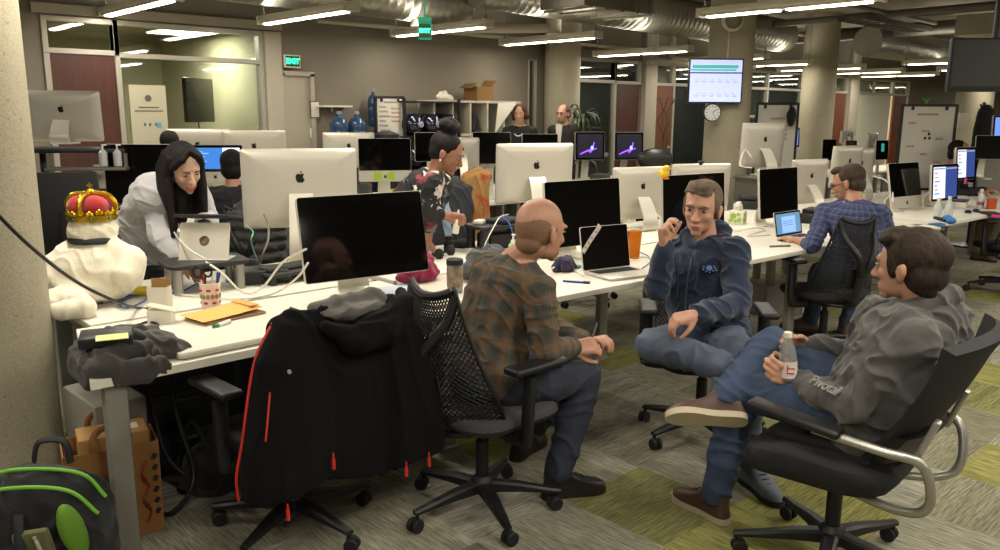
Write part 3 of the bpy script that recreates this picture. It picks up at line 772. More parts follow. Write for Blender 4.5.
# distance
front('small blue-lit display beside the dark whiteboard frame', 9.45, 4.95, -15, .27, .24, 1.2, z0=.98, chin=False, name='display', cat='display', screen=[(0, (0, 0, 1, 1), E('mid_blue', '5f86e0', .8))])
for i, (px, py, D, W, H, s) in enumerate([((828), 151, 11.8, .26, .30, 'leftmost of the far dark group'), (840, 149, 12.2, .2, .28, 'second of the far dark group'), (850, 150, 12.0, .24, .28, 'third of the far dark group')]):
    pass
for p, a, W, H, s in (((11.314, 5.348, 1.105), -20, .25, .3, 'left of the far dark group'), ((12.043, 5.36, 1.085), -20, .22, .28, 'middle of the far dark group'), ((12.17, 4.966, 1.096), -20, .24, .28, 'right of the far dark group with green reflection')):
    front('distant dark display, ' + s, p[0], p[1], a, W, H, p[2] - H / 2, chin=False, name='display', cat='display', screen=[(0, (.4, .4, .7, .9), E('teal_reflection', '2ba088', .6))] if 'green' in s else None)  # green reflection painted as a glowing patch on the dark screen
row2('b', 'distant white computer back above the far dark group', (12.614, 5.71, 1.256), -20, .25, .2)
row2('b', 'distant dark computer showing a teal reflection, tallest of the far group', (12.476, 5.261, 1.181), -20, .2, .3)
# shelf on which the far-left computer stands, and the riser under the high one
t = thing('monitor_shelf', 'black raised shelf carrying the silver computer by the brown door', 'shelf', (1.74, 6.06, .72), -.6)
m = MB(); m.box((0, 0, .615), (.66, .36, .03), bev=.006); m.build('shelf_board', M_BLACK, t)
for x_ in (-.25, .25):
    m = MB(); m.box((x_, .05, .3), (.05, .08, .6), bev=.004); m.box((x_, .03, .012), (.07, .3, .024)); m.build('leg', M_BLACK, t)
m = MB(); m.box((.1, -.2, .5), (.5, .12, .02), bev=.004); m.box((-.14, -.2, .55), (.02, .02, .1)); m.box((.34, -.2, .55), (.02, .02, .1)); m.build('lower_tray', M_DUST, t)
t = thing('monitor_shelf', 'white monitor riser crowded with cables under the high computer', 'shelf', (7.75, 4.3, .72), -.2)
m = MB(); m.box((0, 0, .245), (.62, .34, .025), bev=.004); m.build('shelf_board', M_DUST, t)
for x_ in (-.28, .28):
    m = MB(); m.box((x_, 0, .116), (.03, .3, .232)); m.build('leg', M_DUST, t)

# ------------------------------------------------------------------ chairs (local +X is forward)
M_CHB = mat('chair_black', '101012', .5)
M_NET = mat('chair_net', '121213', .6)
M_SEAT = mat('seat_fabric', '1a1a1c', .9, bump=.3, bscale=300)
M_SEATG = mat('grey_seat_fabric', '3c3b41', .9, bump=.3, bscale=300)
M_TUBE = mat('silver_tube', 'a8a69f', .35, .7)
def star(t, a0, r=.31, rz=0):
    m = MB(); m.lathe([(.05, .085), (.055, .1), (.045, .135), (.03, .15)], n=20)
    for i in range(5):
        a = R_(a0 + 72 * i) - rz; d = V((math.cos(a), math.sin(a), 0)); s = V((-d.y, d.x, 0)); rings = []
        for q, w, h0, h1 in ((.03, .028, .085, .13), (.14, .025, .085, .12), (.25, .02, .078, .1), (r + .012, .014, .07, .088)):
            c = d * q
            rings.append([c + s * w + V((0, 0, h0)), c + s * w + V((0, 0, h1 - .008)), c + s * w * .6 + V((0, 0, h1)), c - s * w * .6 + V((0, 0, h1)), c - s * w + V((0, 0, h1 - .008)), c - s * w + V((0, 0, h0))])
        m.loft(rings)
    sb = m.build('star_base', M_CHB, t)
    for i in range(5):
        a = R_(a0 + 72 * i) - rz; d = V((math.cos(a), math.sin(a), 0)) * r; s = V((math.cos(a * 2.3 + 1), math.sin(a * 2.3 + 1), 0)); f = V((-s.y, s.x, 0))
        m = MB(); m.rod(d + V((0, 0, .085)), d + V((0, 0, .05)), .008, n=8)
        for q in (-1, 1): m.lathe([(.012, -.009), (.024, -.009), (.028, -.005), (.028, .005), (.024, .009), (.012, .009)], d + f * .012 + s * q * .016 + V((0, 0, .0285)), 18, axis=s)
        m.box(d + f * .008 + V((0, 0, .045)), (.035, .012, .024), math.atan2(f.y, f.x), bev=.004); m.build('caster', M_RUB, sb)
def chair(label, x, y, rz, a0=0, sz=.46, style='net', arms=True, grp='office chairs', seatm=None, arm_z=.205, recl=0, back=True, name='office_chair'):
    t = thing(name, label, 'chair', (x, y, 0), rz, grp)
    star(t, a0, rz=rz)
    m = MB(); m.rod((0, 0, .1), (0, 0, .3), .027); m.rod((0, 0, .28), (0, 0, sz - .09), .017); m.box((0, 0, sz - .085), (.24, .18, .045), bev=.015); m.rod((.02, -.1, sz - .085), (.02, -.27, sz - .08), .006); m.box((.02, -.28, sz - .08), (.03, .06, .012), bev=.004); m.build('column', M_CHB, t)
    m = MB(); rings = []
    for dz, k in ((-.05, .86), (-.045, .93), (-.02, 1), (.0, .985), (.012, .93), (.018, .8)):
        rings.append([V((a * k + .02 + (.0), b * k, sz - .01 + dz - .035 * max(0, (a - .14) / .12) ** 2 * .5)) for a, b in rrect(.48, .49, .13, 6)])
    m.loft(rings); m.build('seat', seatm or M_SEAT, t, 40)
    ph = recl
    def B(u, v):
        if style == 'fabric':
            w = .21 - .03 * v; return V((-.21 - .14 * v + .05 * (2 * u - 1) ** 2 - .03 * math.sin(v * PI), (2 * u - 1) * w, sz + .02 + .50 * v))
        w = .255 - .03 * v - .10 * v ** 1.6
        if v < .22: w *= .80 + .91 * v
        e2 = (2 * u - 1) ** 2
        x_ = -.215 - (.06 + .3 * math.sin(ph)) * v + (.12 * (1 - v) + .03) * e2 - .035 * math.sin(v * PI)
        return V((x_, (2 * u - 1) * w, sz - .08 + .55 * v + .035 * v * e2 + .05 * (1 - v) ** 2 * e2))
    if style == 'net':
        m = MB(); N = 22; H_ = 26
        for k in range(-H_, N + 1, 1):
            for sgn in (1, -1):
                pts = []
                for j in range(H_ + 1):
                    i = k + j
                    if 0 <= i <= N:
                        u = i / N; u = u if sgn > 0 else 1 - u
                        pts.append(B(u, j / H_))
                if len(pts) > 2: m.tube(pts, .0031, 4, k=1)
        for j in range(0, H_ + 1, 2): m.tube([B(i / 8, j / H_) for i in range(9)], .002, 4, k=1)
        m.build('net_backrest', M_NET, t)
        m = MB(); m.tube([B(i / 8, 1) for i in range(9)], .013, 8, k=3, flat=1.2)
        for s in (0, 1): m.tube([B(s, j / 8) for j in range(9)], .008, 8, k=3)
        m.tube([B(i / 8, 0) for i in range(9)], .014, 8, k=3)
        m.build('back_rim', M_CHB, t)
        m = MB(); m.tube([(-.1, 0, sz - .09), (-.27, 0, sz - .06), (-.295, 0, sz + .02), (-.33 - .1 * ph, 0, sz + .16)], .03, 10, flat=.6)
        for s in (-1, 1):
            e = B(.5 + .5 * s, .97); m.tube([(-.32 - .1 * ph, 0, sz + .13), (-.355 - .15 * ph, s * .05, sz + .26), (e.x - .03, e.y - s * .02, e.z - .1), (e.x - .004, e.y, e.z)], lambda q: .026 - .013 * q, 10)
        m.build('back_tower', M_CHB, t)
        m = MB(); m.box(B(.5, .36) + V((-.012, 0, 0)), (.012, .17, .13), Matrix.Rotation(-.2, 3, 'Y'), bev=.005); m.build('lumbar_pad', M_CHB, t)
    elif style == 'fabric':
        m = MB(); rings = []
        for j in range(13):
            v = j / 12; r = []
            th = .012 + .012 * math.sin(v * PI)
            f = [B(i / 12, v) for i in range(13)]; r = [p + V((th, 0, 0)) for p in f] + [p - V((th, 0, 0)) for p in reversed(f)]
            rings.append(r)
        m.loft(rings); m.build('backrest', M_SEAT, t, 50)
        m = MB(); m.tube([(-.1, 0, sz - .09), (-.27, 0, sz - .06), (-.31, 0, sz + .1), (-.33 - .1 * ph, 0, sz + .3)], .03, 10, flat=.5); m.build('back_support', M_CHB, t)
    elif style == 'leather':
        m = MB()
        for j in range(4): m.ell((-.22 - .05 * j, 0, sz + .1 + .15 * j), (.06, .25 - .015 * j, .11))
        m.blob('backrest', mat('black_leather', '1d1c1c', .35), t, .012, 8)
        m = MB(); m.tube([(-.1, 0, sz - .09), (-.3, 0, sz - .06), (-.34, 0, sz + .15)], .03, 10, flat=.5); m.build('back_support', M_CHB, t)
    if arms:
        for s in (-1, 1):
            m = MB(); m.tube([(-.02, s * .14, sz - .085), (-.02, s * .25, sz - .085), (-.03, s * .285, sz - .05), (-.02, s * .285, sz + arm_z - .03)], lambda q: .022, 10, flat=1.5, k=5)
            m.build('arm_post', M_CHB, t)
            m = MB(); m.box((.02, s * .28, sz + arm_z), (.27, .085, .03), bev=.013, seg=3); m.build('arm_pad', M_CHB, t)
    return t
CH_B = chair('black net-back office chair under the bald person in the plaid shirt', 2.07, 2.32, 0, 174, .47, seatm=M_SEATG)
CH_A = chair('black office chair with the black jacket hung over its back', 1.43, 2.71, R_(92), 136, .43)
CH_C = chair('black office chair under the person in the navy hoodie', 3.40, 2.16, R_(220), 170, .46)
CH_E = chair('black net-back office chair under the person in the blue checked shirt', 5.25, 2.42, R_(62), 60, .46)
chair('black net-back office chair at the right edge of the picture', (8.417, 2.209, 0)[0], (8.417, 2.209, 0)[1], R_(55), 200, .46)
chair('large black chair with tall back behind the crowned bear', 1.47, 5.30, R_(62), 20, .74, style='fabric')
chair('black chair carrying the jeans jacket and the orange scarf', 3.95, 4.85, R_(-75), 20, .48)
chair('black chair with a grey quilted coat, beside the dark-haired seated person', 2.62, 5.45, R_(60), 20, .46)
chair('black leather chair with rounded back beside the violet-flare computers', 6.57, 5.09, R_(70), 20, .62, style='leather')
chair('black chair pushed under the far side of the desk with the open laptop', 3.45, 4.15, R_(-80), 35, .44, style='fabric', arms=False)
chair('black chair on the far side behind the navy hoodie', 5.2, 4.55, R_(-95), 50, .46, style='fabric', arms=False)
chair('black chair on the far side of the checked-shirt person\'s desk', 6.5, 4.4, R_(-90), 10, .46, style='fabric', arms=False)

# the silver-armed chair
def tube_chair(x, y, rz, a0):
    sz = .455
    t = thing('office_chair', 'black office chair with silver tube arms under the person in the grey hoodie', 'chair', (x, y, 0), rz, 'office chairs')
    star(t, a0, rz=rz, r=.33)
    m = MB(); m.rod((0, 0, .1), (0, 0, .3), .027); m.rod((0, 0, .28), (0, 0, sz - .1), .017); m.box((-.03, 0, sz - .095), (.28, .2, .05), bev=.015); m.build('column', M_CHB, t)
    m = MB(); rings = []
    for dz, k in ((-.075, .8), (-.07, .88), (-.03, .99), (.0, 1), (.02, .96), (.03, .86), (.033, .6)):
        rings.append([V((a * k + .03, b * k, sz - .015 + dz - .05 * max(0, (a - .1) / .15) ** 2 * .6)) for a, b in rrect(.52, .5, .15, 6)])
    m.loft(rings); m.build('seat', M_SEAT, t, 40)
    def B(u, v):
        w = .20 + .03 * math.sin(min(1, v * 1.3) * PI * .5) + .055 * v
        return V((-.21 - .19 * v - .04 * v * v + .075 * (2 * u - 1) ** 2 - .035 * math.sin(v * PI) , (2 * u - 1) * w, sz + .05 + .44 * v - .015 * (2 * u - 1) ** 2 * v))
    m = MB(); rings = []
    for j in range(17):
        v = j / 16; th = .009 + .012 * max(0, v - .82) / .18
        f = [B(i / 14, v) for i in range(15)]; n_ = V((.9, 0, .4))
        rings.append([p + n_ * th for p in f] + [p - n_ * th for p in reversed(f)])
    m.loft(rings); m.build('backrest', mat('back_mesh', '161618', .8, bump=.4, bscale=400), t, 50)
    m = MB(); rings = []
    for j in range(7):
        v = -.04 + .27 * j / 6; f = [B(.06 + .88 * i / 12, v) - V((.022, 0, 0)) for i in range(13)]
        rings.append([p + V((.012, 0, 0)) for p in f] + [p - V((.02, 0, 0)) for p in reversed(f)])
    m.loft(rings); m.build('lumbar_shell', M_CHB, t, 50)
    for y_ in (-.19, .19):
        m = MB(); m.box((-.315, y_, sz + .16), (.02, .04, .15), Matrix.Rotation(-.35, 3, 'Y'), bev=.006); m.build('grey_clip', M_TUBE, t)
    for s in (-1, 1):
        m = MB(); m.tube([(.0, s * .10, sz - .1), (-.2, s * .15, sz - .11), (-.31, s * .185, sz - .085), (-.345, s * .20, sz - .03), (-.335, s * .225, sz + .06), (-.30, s * .24, sz + .105), (-.2, s * .27, sz + .12), (.0, s * .29, sz + .145)], .0155, 14, k=8)
        m.build('arm_tube', M_TUBE, t)
        m = MB(); m.box((.06, s * .29, sz + .168), (.31, .075, .03), Matrix.Rotation(-.12, 3, 'Y'), bev=.013, seg=3); m.build('arm_pad', M_CHB, t)
    return t
CH_D = tube_chair(2.735, 1.165, R_(96), 127)

# ------------------------------------------------------------------ people
def skin_mat(n, c):
    m = mat(n, c, .5, var=.06, vscale=14); b = m.node_tree.nodes['Principled BSDF']
    b.inputs['Subsurface Weight'].default_value = .12; b.inputs['Subsurface Radius'].default_value = (.02, .008, .004); b.inputs['Subsurface Scale'].default_value = .3
    return m
M_EYEW = mat('eye_white', '8f877f', .4); M_IRIS = mat('eye_iris', '2a1f18', .2)
def hframe(f, roll=0):
    f = V(f).normalized(); s = V((0, 0, 1)).cross(f).normalized(); u = f.cross(s)
    if roll:
        q = Quaternion(f, roll); s = q @ s; u = q @ u
    return f, s, u
def head_skin(m, c, F, k=1.0, fem=False, nose=1.0):
    f, s, u = F; R = Matrix((f, s, u)).transposed()
    def e(a, b, d, r1, r2, r3): m.ell(c + (f * a + s * b + u * d) * k, (r1 * k, r2 * k, r3 * k), R, 22, 16)
    e(-.014, 0, .036, .098, .075, .087); e(.03, 0, .012, .06, .066, .08)
    e(.03, 0, -.025, .06, .061, .075)
    e(.028, 0, -.062, .058, .053 if not fem else .047, .045)
    e(.07, 0, -.097, .021, .024 if not fem else .019, .018)
    e(.082 if not fem else .077, 0, .028, .014, .045, .012)
    if not fem: e(.086, .03, .022, .01, .022, .008); e(.086, -.03, .022, .01, .022, .008)
    m.cap(c + (f * .089 + u * .01) * k, c + (f * .112 * (1 if not fem else .985) + u * -.034) * k, .008 * k, .0125 * k * nose)
    for b in (-1, 1):
        e(.1, b * .012, -.037, .011, .009, .008); e(.058, b * .036, -.024, .026, .022, .024)
        e(-.006, b * .077, -.014, .017, .008, .031); e(-.016, b * .083, -.004, .012, .006, .024)
    e(.086, 0, -.066, .011, .022, .007); e(.084, 0, -.078, .010, .019, .007); e(.076, 0, -.07, .014, .032, .03)
def face_parts(t, c, F, k, hairm, lipm, brows=1.0, smile=False):
    f, s, u = F; R = Matrix((f, s, u)).transposed()
    P = lambda a, b, d: c + (f * a + s * b + u * d) * k
    for b in (-1, 1):
        m = MB(); m.ell(P(.0815, b * .032, .004), (.012 * k, .0125 * k, .0048 * k), R); ey = m.build('eye', M_EYEW, t)
        m = MB(); m.ell(P(.0905, b * .031, .0035), (.0045 * k, .0066 * k, .0047 * k), R); m.build('iris', M_IRIS, ey)
        if brows:
            m = MB(); m.tube([P(.098, b * .014, .020), P(.097, b * .033, .026), P(.085, b * .05, .021)], lambda q: (.0055 - .003 * q) * k * brows, 8); m.build('eyebrow', hairm, t)
    if smile:
        m = MB(); m.tube([P(.083, -.029, -.060), P(.094, -.014, -.068), P(.097, 0, -.070), P(.094, .014, -.068), P(.083, .029, -.060)], .0035 * k, 8); m.tube([P(.083, -.029, -.060), P(.091, -.014, -.079), P(.094, 0, -.083), P(.091, .014, -.079), P(.083, .029, -.060)], .004 * k, 8); m.build('lips', lipm, t)
        m = MB(); m.ell(P(.088, 0, -.075), (.007, .020, .007), R); m.build('teeth', mat('teeth', 'd8cfc0', .3), t); return
    m = MB(); m.ell(P(.0925, 0, -.0665), (.006 * k, .020 * k, .0038 * k), R); m.ell(P(.0905, 0, -.076), (.006 * k, .017 * k, .0045 * k), R); m.build('lips', lipm, t)
def hand(m, w, d, n, thumb, curl=(25, 30, 20), spread=.0, k=1.0, tc=.35, curls=None):
    """w wrist, d finger direction, n the way the palm faces, thumb = +1/-1 side along d x n"""
    d = V(d).normalized(); n = V(n); n = (n - d * n.dot(d)).normalized(); t = d.cross(n) * thumb; w = V(w)
    offs = (.030, .0105, -.0095, -.028); L = (.070, .078, .072, .056); kd = (.086, .090, .086, .078)
    for i in range(4):
        K = w + (d * kd[i] + t * offs[i] - n * .004 * abs(i - 1.2)) * k
        m.cap(w + (d * .008 + t * offs[i] * .62) * k, K, .0155 * k, .0125 * k); m.cap(w + (d * .03 + t * offs[i] * .8 + n * .006) * k, w + (d * .07 + t * offs[i] + n * .004) * k, .013 * k, .011 * k)
        c = curls[i] if curls else curl; a = 0; p = K; r = (.0098, .0090, .0083, .0072) if i < 3 else (.0088, .008, .0074, .0065)
        dd = (d + t * spread * (1.5 - i)).normalized(); nn = (n - dd * n.dot(dd)).normalized()
        for j, q in enumerate((.46, .30, .24)):
            a += R_(c[j]); v = dd * math.cos(a) + nn * math.sin(a); e = p + v * L[i] * q * k; m.cap(p, e, r[j] * k, r[j + 1] * k, 12); p = e
    b = w + (d * .022 + t * .026 + n * .008) * k; v = (t * (.75 - tc) + d * .72 + n * (.25 + tc)).normalized()
    e = b + v * .042 * k; m.cap(b, e, .015 * k, .0115 * k); v2 = (v + d * .35 - t * tc * .9 + n * .1).normalized(); e2 = e + v2 * .03 * k; m.cap(e, e2, .011 * k, .0098 * k); m.cap(e2, e2 + (v2 + d * .1 - t * .1).normalized() * .022 * k, .0098 * k, .008 * k)
def hair_tex(n, c, stretch=(1, 1, 1)):
    return mat(n, c, .7, bump=.5 if 'stubble' not in n else .2, bscale=90, var=.3 if 'stubble' not in n else .1, vscale=40, stretch=stretch, spec=.25)
def ringloft(m, C, S, dims, n=22):
    """C centres, S side vectors, dims (half width, half depth)"""
    rings = []
    for i, c in enumerate(C):
        d = (C[min(i + 1, len(C) - 1)] - C[max(i - 1, 0)]).normalized(); s = (S[i] - d * S[i].dot(d)).normalized(); f = s.cross(d)
        w, h = dims[i]; r = []
        for j in range(n):
            a = 2 * PI * j / n; ca, sa = math.cos(a), math.sin(a)
            r.append(c + s * w * math.copysign(abs(ca) ** .85, ca) + f * h * math.copysign(abs(sa) ** .85, sa))
        rings.append(r)
    m.loft(rings)
def person(label, J, skin, top, pants, hair, group=None, k=1.0, fem=False, vox=.0055, shoe=None, cloth=1.0, belly=1.0, hands=None, faceon=True, top_amp=.006, sleeve=1.0, lip='9a5a4c', nose=1.0, collar=None, neck_r=.056, hidden_legs=False, hk=None, smile=False, shoulder=1.0, namep='person', sleeve_end=.93):
    """J: joints in world space. One continuous body; garments and hair are its parts."""
    g = {a: V(b) for a, b in J.items() if a != 'hroll'}
    o3 = g.get('base', V((g['pelvis'].x, g['pelvis'].y, 0)))
    for a in g:
        if a not in ('hf', 'LU', 'RU'): g[a] = g[a] - o3
    t = thing('person', label, 'person', o3, 0, group)
    F = hframe(J['hf'], J.get('hroll', 0))
    SS = (g['LS'] - g['RS']).normalized(); HS = (g['LH'] - g['RH']).normalized()
    pel, nk, hd = g['pelvis'], g['neck'], g['head']
    for q in 'LR':
        if q + 'U' not in g and not hidden_legs: g[q + 'A'].z = .1 * k; g[q + 'T'].z = 0
    mid = g.get('mid', (pel + nk) / 2 + (V(J['hf']) * -.02))
    path = smooth_path([pel - (mid - pel).normalized() * .09, pel, mid, nk], 4)
    def torso(m, ex, kk=1.0):
        C = []; S = []; D = []
        N = 11; seq = smooth_path([pel - (mid - pel).normalized() * .08, pel + (mid - pel) * .15, mid, mid + (nk - mid) * .7, nk], 6)
        L = len(seq) - 1
        prof = [(0, .13, .10), (.15, .165, .118 * belly), (.35, .155, .12 * belly), (.55, .158, .118), (.75, .178, .115), (.88, .165, .092), (.95, .11, .075), (1, .062, .062)]
        for i, p in enumerate(seq):
            q = i / L
            for a, b in zip(prof[:-1], prof[1:]):
                if a[0] <= q <= b[0] + 1e-6:
                    z = (q - a[0]) / (b[0] - a[0]); w, h = a[1] + (b[1] - a[1]) * z, a[2] + (b[2] - a[2]) * z; break
            C.append(p); S.append(HS.lerp(SS, q)); D.append(((w * k * (.9 if fem else 1) * (shoulder if q > .6 else 1) + ex) * kk, (h * k * (.88 if fem else 1) + ex) * kk))
        ringloft(m, C, S, D)
    # skin
    b = MB(); torso(b, -.015)
    b.cap(nk - (hd - nk) * .3, hd + (F[2] * -.05 + F[0] * -.025) * k, neck_r * k, neck_r * .93 * k); head_skin(b, hd, F, hk or k, fem, nose)
    for q in 'LR':
        S, E_, W = g[q + 'S'], g[q + 'E'], g[q + 'W']
        b.chain([nk.lerp(S, .3), S, E_, W], [.05 * k, .05 * k, .038 * k, .026 * k]); b.cap(E_.lerp(W, .25), E_.lerp(W, .3), .04 * k, .039 * k)
        if hands and q in hands:
            h = hands[q]; hand(b, W, h['d'], h['n'], h.get('th', 1), h.get('curl', (25, 30, 20)), h.get('spread', .04), k * .98, h.get('tc', .35), h.get('curls'))
        if not hidden_legs:
            b.chain([pel.lerp(g[q + 'H'], .8), g[q + 'H'], g[q + 'K'], g[q + 'A']], [.08 * k, .075 * k, .05 * k, .035 * k])
            b.cap(g[q + 'A'], g[q + 'A'].lerp(g[q + 'T'], .45), .03 * k, .02 * k)
    b.blob('body', skin, t, vox, 4)
    if faceon: face_parts(t, hd, F, hk or k, hair, mat('lip_' + lip, lip, .5), .55 if fem else 1.0, smile)
    # top
    m = MB(); torso(m, .008 * cloth)
    e = .007 * cloth; bones = [(pel, nk, (F[0], .15), 0)]
    for q in 'LR':
        S, E_, W = g[q + 'S'], g[q + 'E'], g[q + 'W']; W2 = E_.lerp(W, sleeve * sleeve_end)
        m.chain([nk.lerp(S, .25) - V((0, 0, .01)), nk.lerp(S, .7), S], [.055 * k, .058 * k, (.064 * k + e) * (1 if not fem else .86)])
        m.chain([S, S.lerp(E_, .5), E_, E_.lerp(W2, .35), W2], [(.064 * k + e) * (1 if not fem else .86), .052 * k + e, .046 * k + e, .045 * k + e, .034 * k + e])
        m.chain([S, S.lerp(mid, .35), S.lerp(mid, .6)], [.06 * k, .075 * k, .07 * k])
        bones += [(S, E_, (SS * (1 if q == 'L' else -1), .055), .3), (E_, W, (F[0], .045), .6)]
    if collar: collar(m, g, F, k)
    m.blob('top', top, t, vox, 5, top_amp, 16, bones)
    # trousers
    if not hidden_legs and pants:
        m = MB(); m.ell(pel, (.15 * k, .14 * k, .11 * k)); 
        for q in 'LR':
            H_, K, A = g[q + 'H'], g[q + 'K'], g[q + 'A']
            m.chain([pel.lerp(H_, .6), H_, H_.lerp(K, .5), K, K.lerp(A, .35), K.lerp(A, .97)], [.105 * k, .10 * k, .086 * k, .070 * k, .066 * k, .056 * k])
        m.blob('trousers', pants, t, max(vox, .007), 5, .007, 14)
        if shoe: 
            for q in 'LR': make_shoe(t, g[q + 'A'], g[q + 'T'], g.get(q + 'U', V((0, 0, 1))), *shoe, k=k)
    return t, g, F, o3
def make_shoe(t, A, T, up, upm, solem, k=1.0, boot=False):
    """A ankle joint, T tip of the toes at sole level, up: from sole to ankle"""
    up = V(up); d = (T - A); d = (d - up * d.dot(up)); d.normalize(); s = up.cross(d)
    heel = A - up * .098 * k - d * .07 * k
    def pt(x, y, z): return heel + d * x * k + s * y * k + up * z
    out = [(-.0, .0), (.01, .026), (.05, .034), (.12, .033), (.19, .044), (.235, .043), (.27, .026), (.285, 0), (.27, -.026), (.235, -.041), (.19, -.041), (.12, -.031), (.05, -.034), (.01, -.026)]
    oc = smooth_path([(a, b, 0) for a, b in out], 3, True)
    m = MB()
    rings = []
    for z, x0, x1, w in ((.02, .003, .281, .98), (.04, .004, .277, .96), (.055, .008, .255, .88), (.07, .012, .20, .8), (.085, .012, .16, .76), (.1, .012, .135, .78), (.115, .014, .125, .78)):
        r = []
        for p in oc: r.append(pt(x0 + (x1 - x0) * p.x / .285, p.y * w, z))
        rings.append(r)
    m.loft(rings); sh = m.build('shoe', upm, t, 60)
    m = MB(); m.loft([[pt(p.x, p.y, z) for p in oc] for z in (0, .004, .022, .026)]); m.build('shoe_sole', solem, sh)
    m = MB()
    for i in range(4): m.tube([pt(.15 + .022 * i, -.02, .088 - .011 * i), pt(.155 + .022 * i, 0, .094 - .012 * i), pt(.15 + .022 * i, .02, .088 - .011 * i)], .0022, 5)
    m.build('laces', M_RUB, sh)
M_SK1 = skin_mat('skin_light', 'bf9078'); M_SK2 = skin_mat('skin_rosy', 'b98a72'); M_SK3 = skin_mat('skin_tan', 'ae7e64'); M_SK4 = skin_mat('skin_brown', '966850'); M_SK5 = skin_mat('skin_pale', 'c49e86')
M_DENIMD = mat('dark_denim', '2a2f3e', .85, bump=.15, bscale=300, var=.12, vscale=12)
M_DENIM = mat('blue_denim', '33435e', .85, bump=.15, bscale=300, var=.14, vscale=10)
M_DENIMG = mat('grey_denim', '50596c', .85, bump=.15, bscale=300, var=.35, vscale=6)
M_NAVY = mat('navy_fleece', '1d2a42', .92, bump=.2, bscale=250, sheen=.2, var=.08)
M_GREYH = mat('grey_fleece', '4a4947', .92, bump=.2, bscale=250, sheen=.2, var=.08)
M_SOLEW = mat('sole_cream', 'b5aa92', .6); M_SOLEB = mat('sole_dark', '1c1714', .6)
M_SHOEBK = mat('black_leather_shoe', '1e1a19', .4); M_SHOEBR = mat('brown_leather_shoe', '4a352a', .5, var=.15); M_SHOEG = mat('grey_shoe', '59626c', .7)

DBG = False
def chk(n, J):
    if not DBG: return
    g = {a: V(b) for a, b in J.items() if a not in ('hroll',)}
    for q in 'LR': print(n, q, 'uarm %.2f farm %.2f thigh %.2f shank %.2f ank_z %.2f' % ((g[q+'S']-g[q+'E']).length, (g[q+'E']-g[q+'W']).length, (g[q+'H']-g[q+'K']).length, (g[q+'K']-g[q+'A']).length, g[q+'A'].z))
    print(n, 'sh %.2f hip %.2f torso %.2f neck-head %.2f' % ((g['LS']-g['RS']).length, (g['LH']-g['RH']).length, (g['pelvis']-g['neck']).length, (g['neck']-g['head']).length), [round(x, 2) for x in g['pelvis']], [round(x, 2) for x in g['head']])
def hoodcol(m, g, F, k):
    nk = g['neck']; f, s, u = F
    fb = V((f.x, f.y, 0)).normalized(); sb = V((-fb.y, fb.x, 0))
    for i in range(12):
        a = 2 * PI * i / 12; b = 2 * PI * (i + 1) / 12
        q = lambda a: nk + fb * math.cos(a) * .075 + sb * math.sin(a) * .085 + V((0, 0, .03 - .035 * math.cos(a)))
        m.cap(q(a), q(b), .022 + .008 * (1 - math.cos(a)), .022 + .008 * (1 - math.cos(b)))
    for y in (-.05, 0, .05): m.ell(nk - fb * .085 + sb * y + V((0, 0, -.03)), (.05, .055, .085))
def shirtcol(m, g, F, k):
    nk = g['neck']; f = F[0]; fb = V((f.x, f.y, 0)).normalized(); sb = V((-fb.y, fb.x, 0))
    for i in range(12):
        a = 2 * PI * i / 12; b = 2 * PI * (i + 1) / 12
        q = lambda a: nk + fb * (math.cos(a) * .056 + .012) + sb * math.sin(a) * .066 + V((0, 0, .0 - .012 * math.cos(a)))
        m.cap(q(a), q(b), .011, .011)
# 1 ---- bald person in the plaid shirt
M_PLAID = plaid_mat('brown_plaid', ['4e4a41', '38362f', '694a2f', '615c50'], 11, 11)
f1 = CR * .76 + CF * .62 + V((0, 0, -.12))
J = dict(pelvis=(2.10, 2.33, .56), mid=(2.163, 2.354, 0.757), neck=(2.229, 2.298, 1.032), head=(2.28, 2.211, 1.145), hf=f1,
         RS=(2.19, 2.14, 0.933), RE=(2.18, 2.072, 0.702), RW=(2.425, 2.164, 0.65), LS=(2.272, 2.517, 0.907), LE=(2.63, 2.515, 0.643), LW=(2.659, 2.296, 0.603),
         RH=(2.15, 2.23, .55), LH=(2.15, 2.42, .55), RK=(2.475, 2.137, 0.517), RA=(2.376, 2.183, 0.139), RT=(2.528, 2.109, -0.021), LK=(2.715, 2.339, 0.441), LA=(2.547, 2.58, 0.085), LT=(2.716, 2.624, -0.045))
chk('bald', J)
M_HAIRB = hair_tex('hair_stubble', '7f604c')
t, g, F, o3 = person('bald person in a brown plaid shirt seated with back to us, holding a pen', J, M_SK2, M_PLAID, M_DENIMD, M_HAIRB, shoe=(M_SHOEBK, M_SOLEB), k=1.04, vox=.005, collar=shirtcol,
       hands={'R': dict(d=CR * .95 + V((0, 0, .1)), n=CF * .6 + V((0, 0, -.7)), th=-1, curl=(45, 45, 30)), 'L': dict(d=CR * .6 - CF * .4 + V((0, 0, .2)), n=V((0, 0, -1)), th=1, curl=(40, 45, 30))})
f, s, u = F; Rm = Matrix((f, s, u)).transposed(); c = g['head']
m = MB()
m.ell(c + f * -.029 + u * .016, (.0875, .0795, .092), Rm, 24, 18); m.ell(c + f * .014 + u * .008, (.02, .081, .03), Rm, 16, 12); m.ell(c + f * -.06 + u * -.05, (.045, .06, .045), Rm)
m.blob('hair_fringe', M_HAIRB, t, .005, 5)
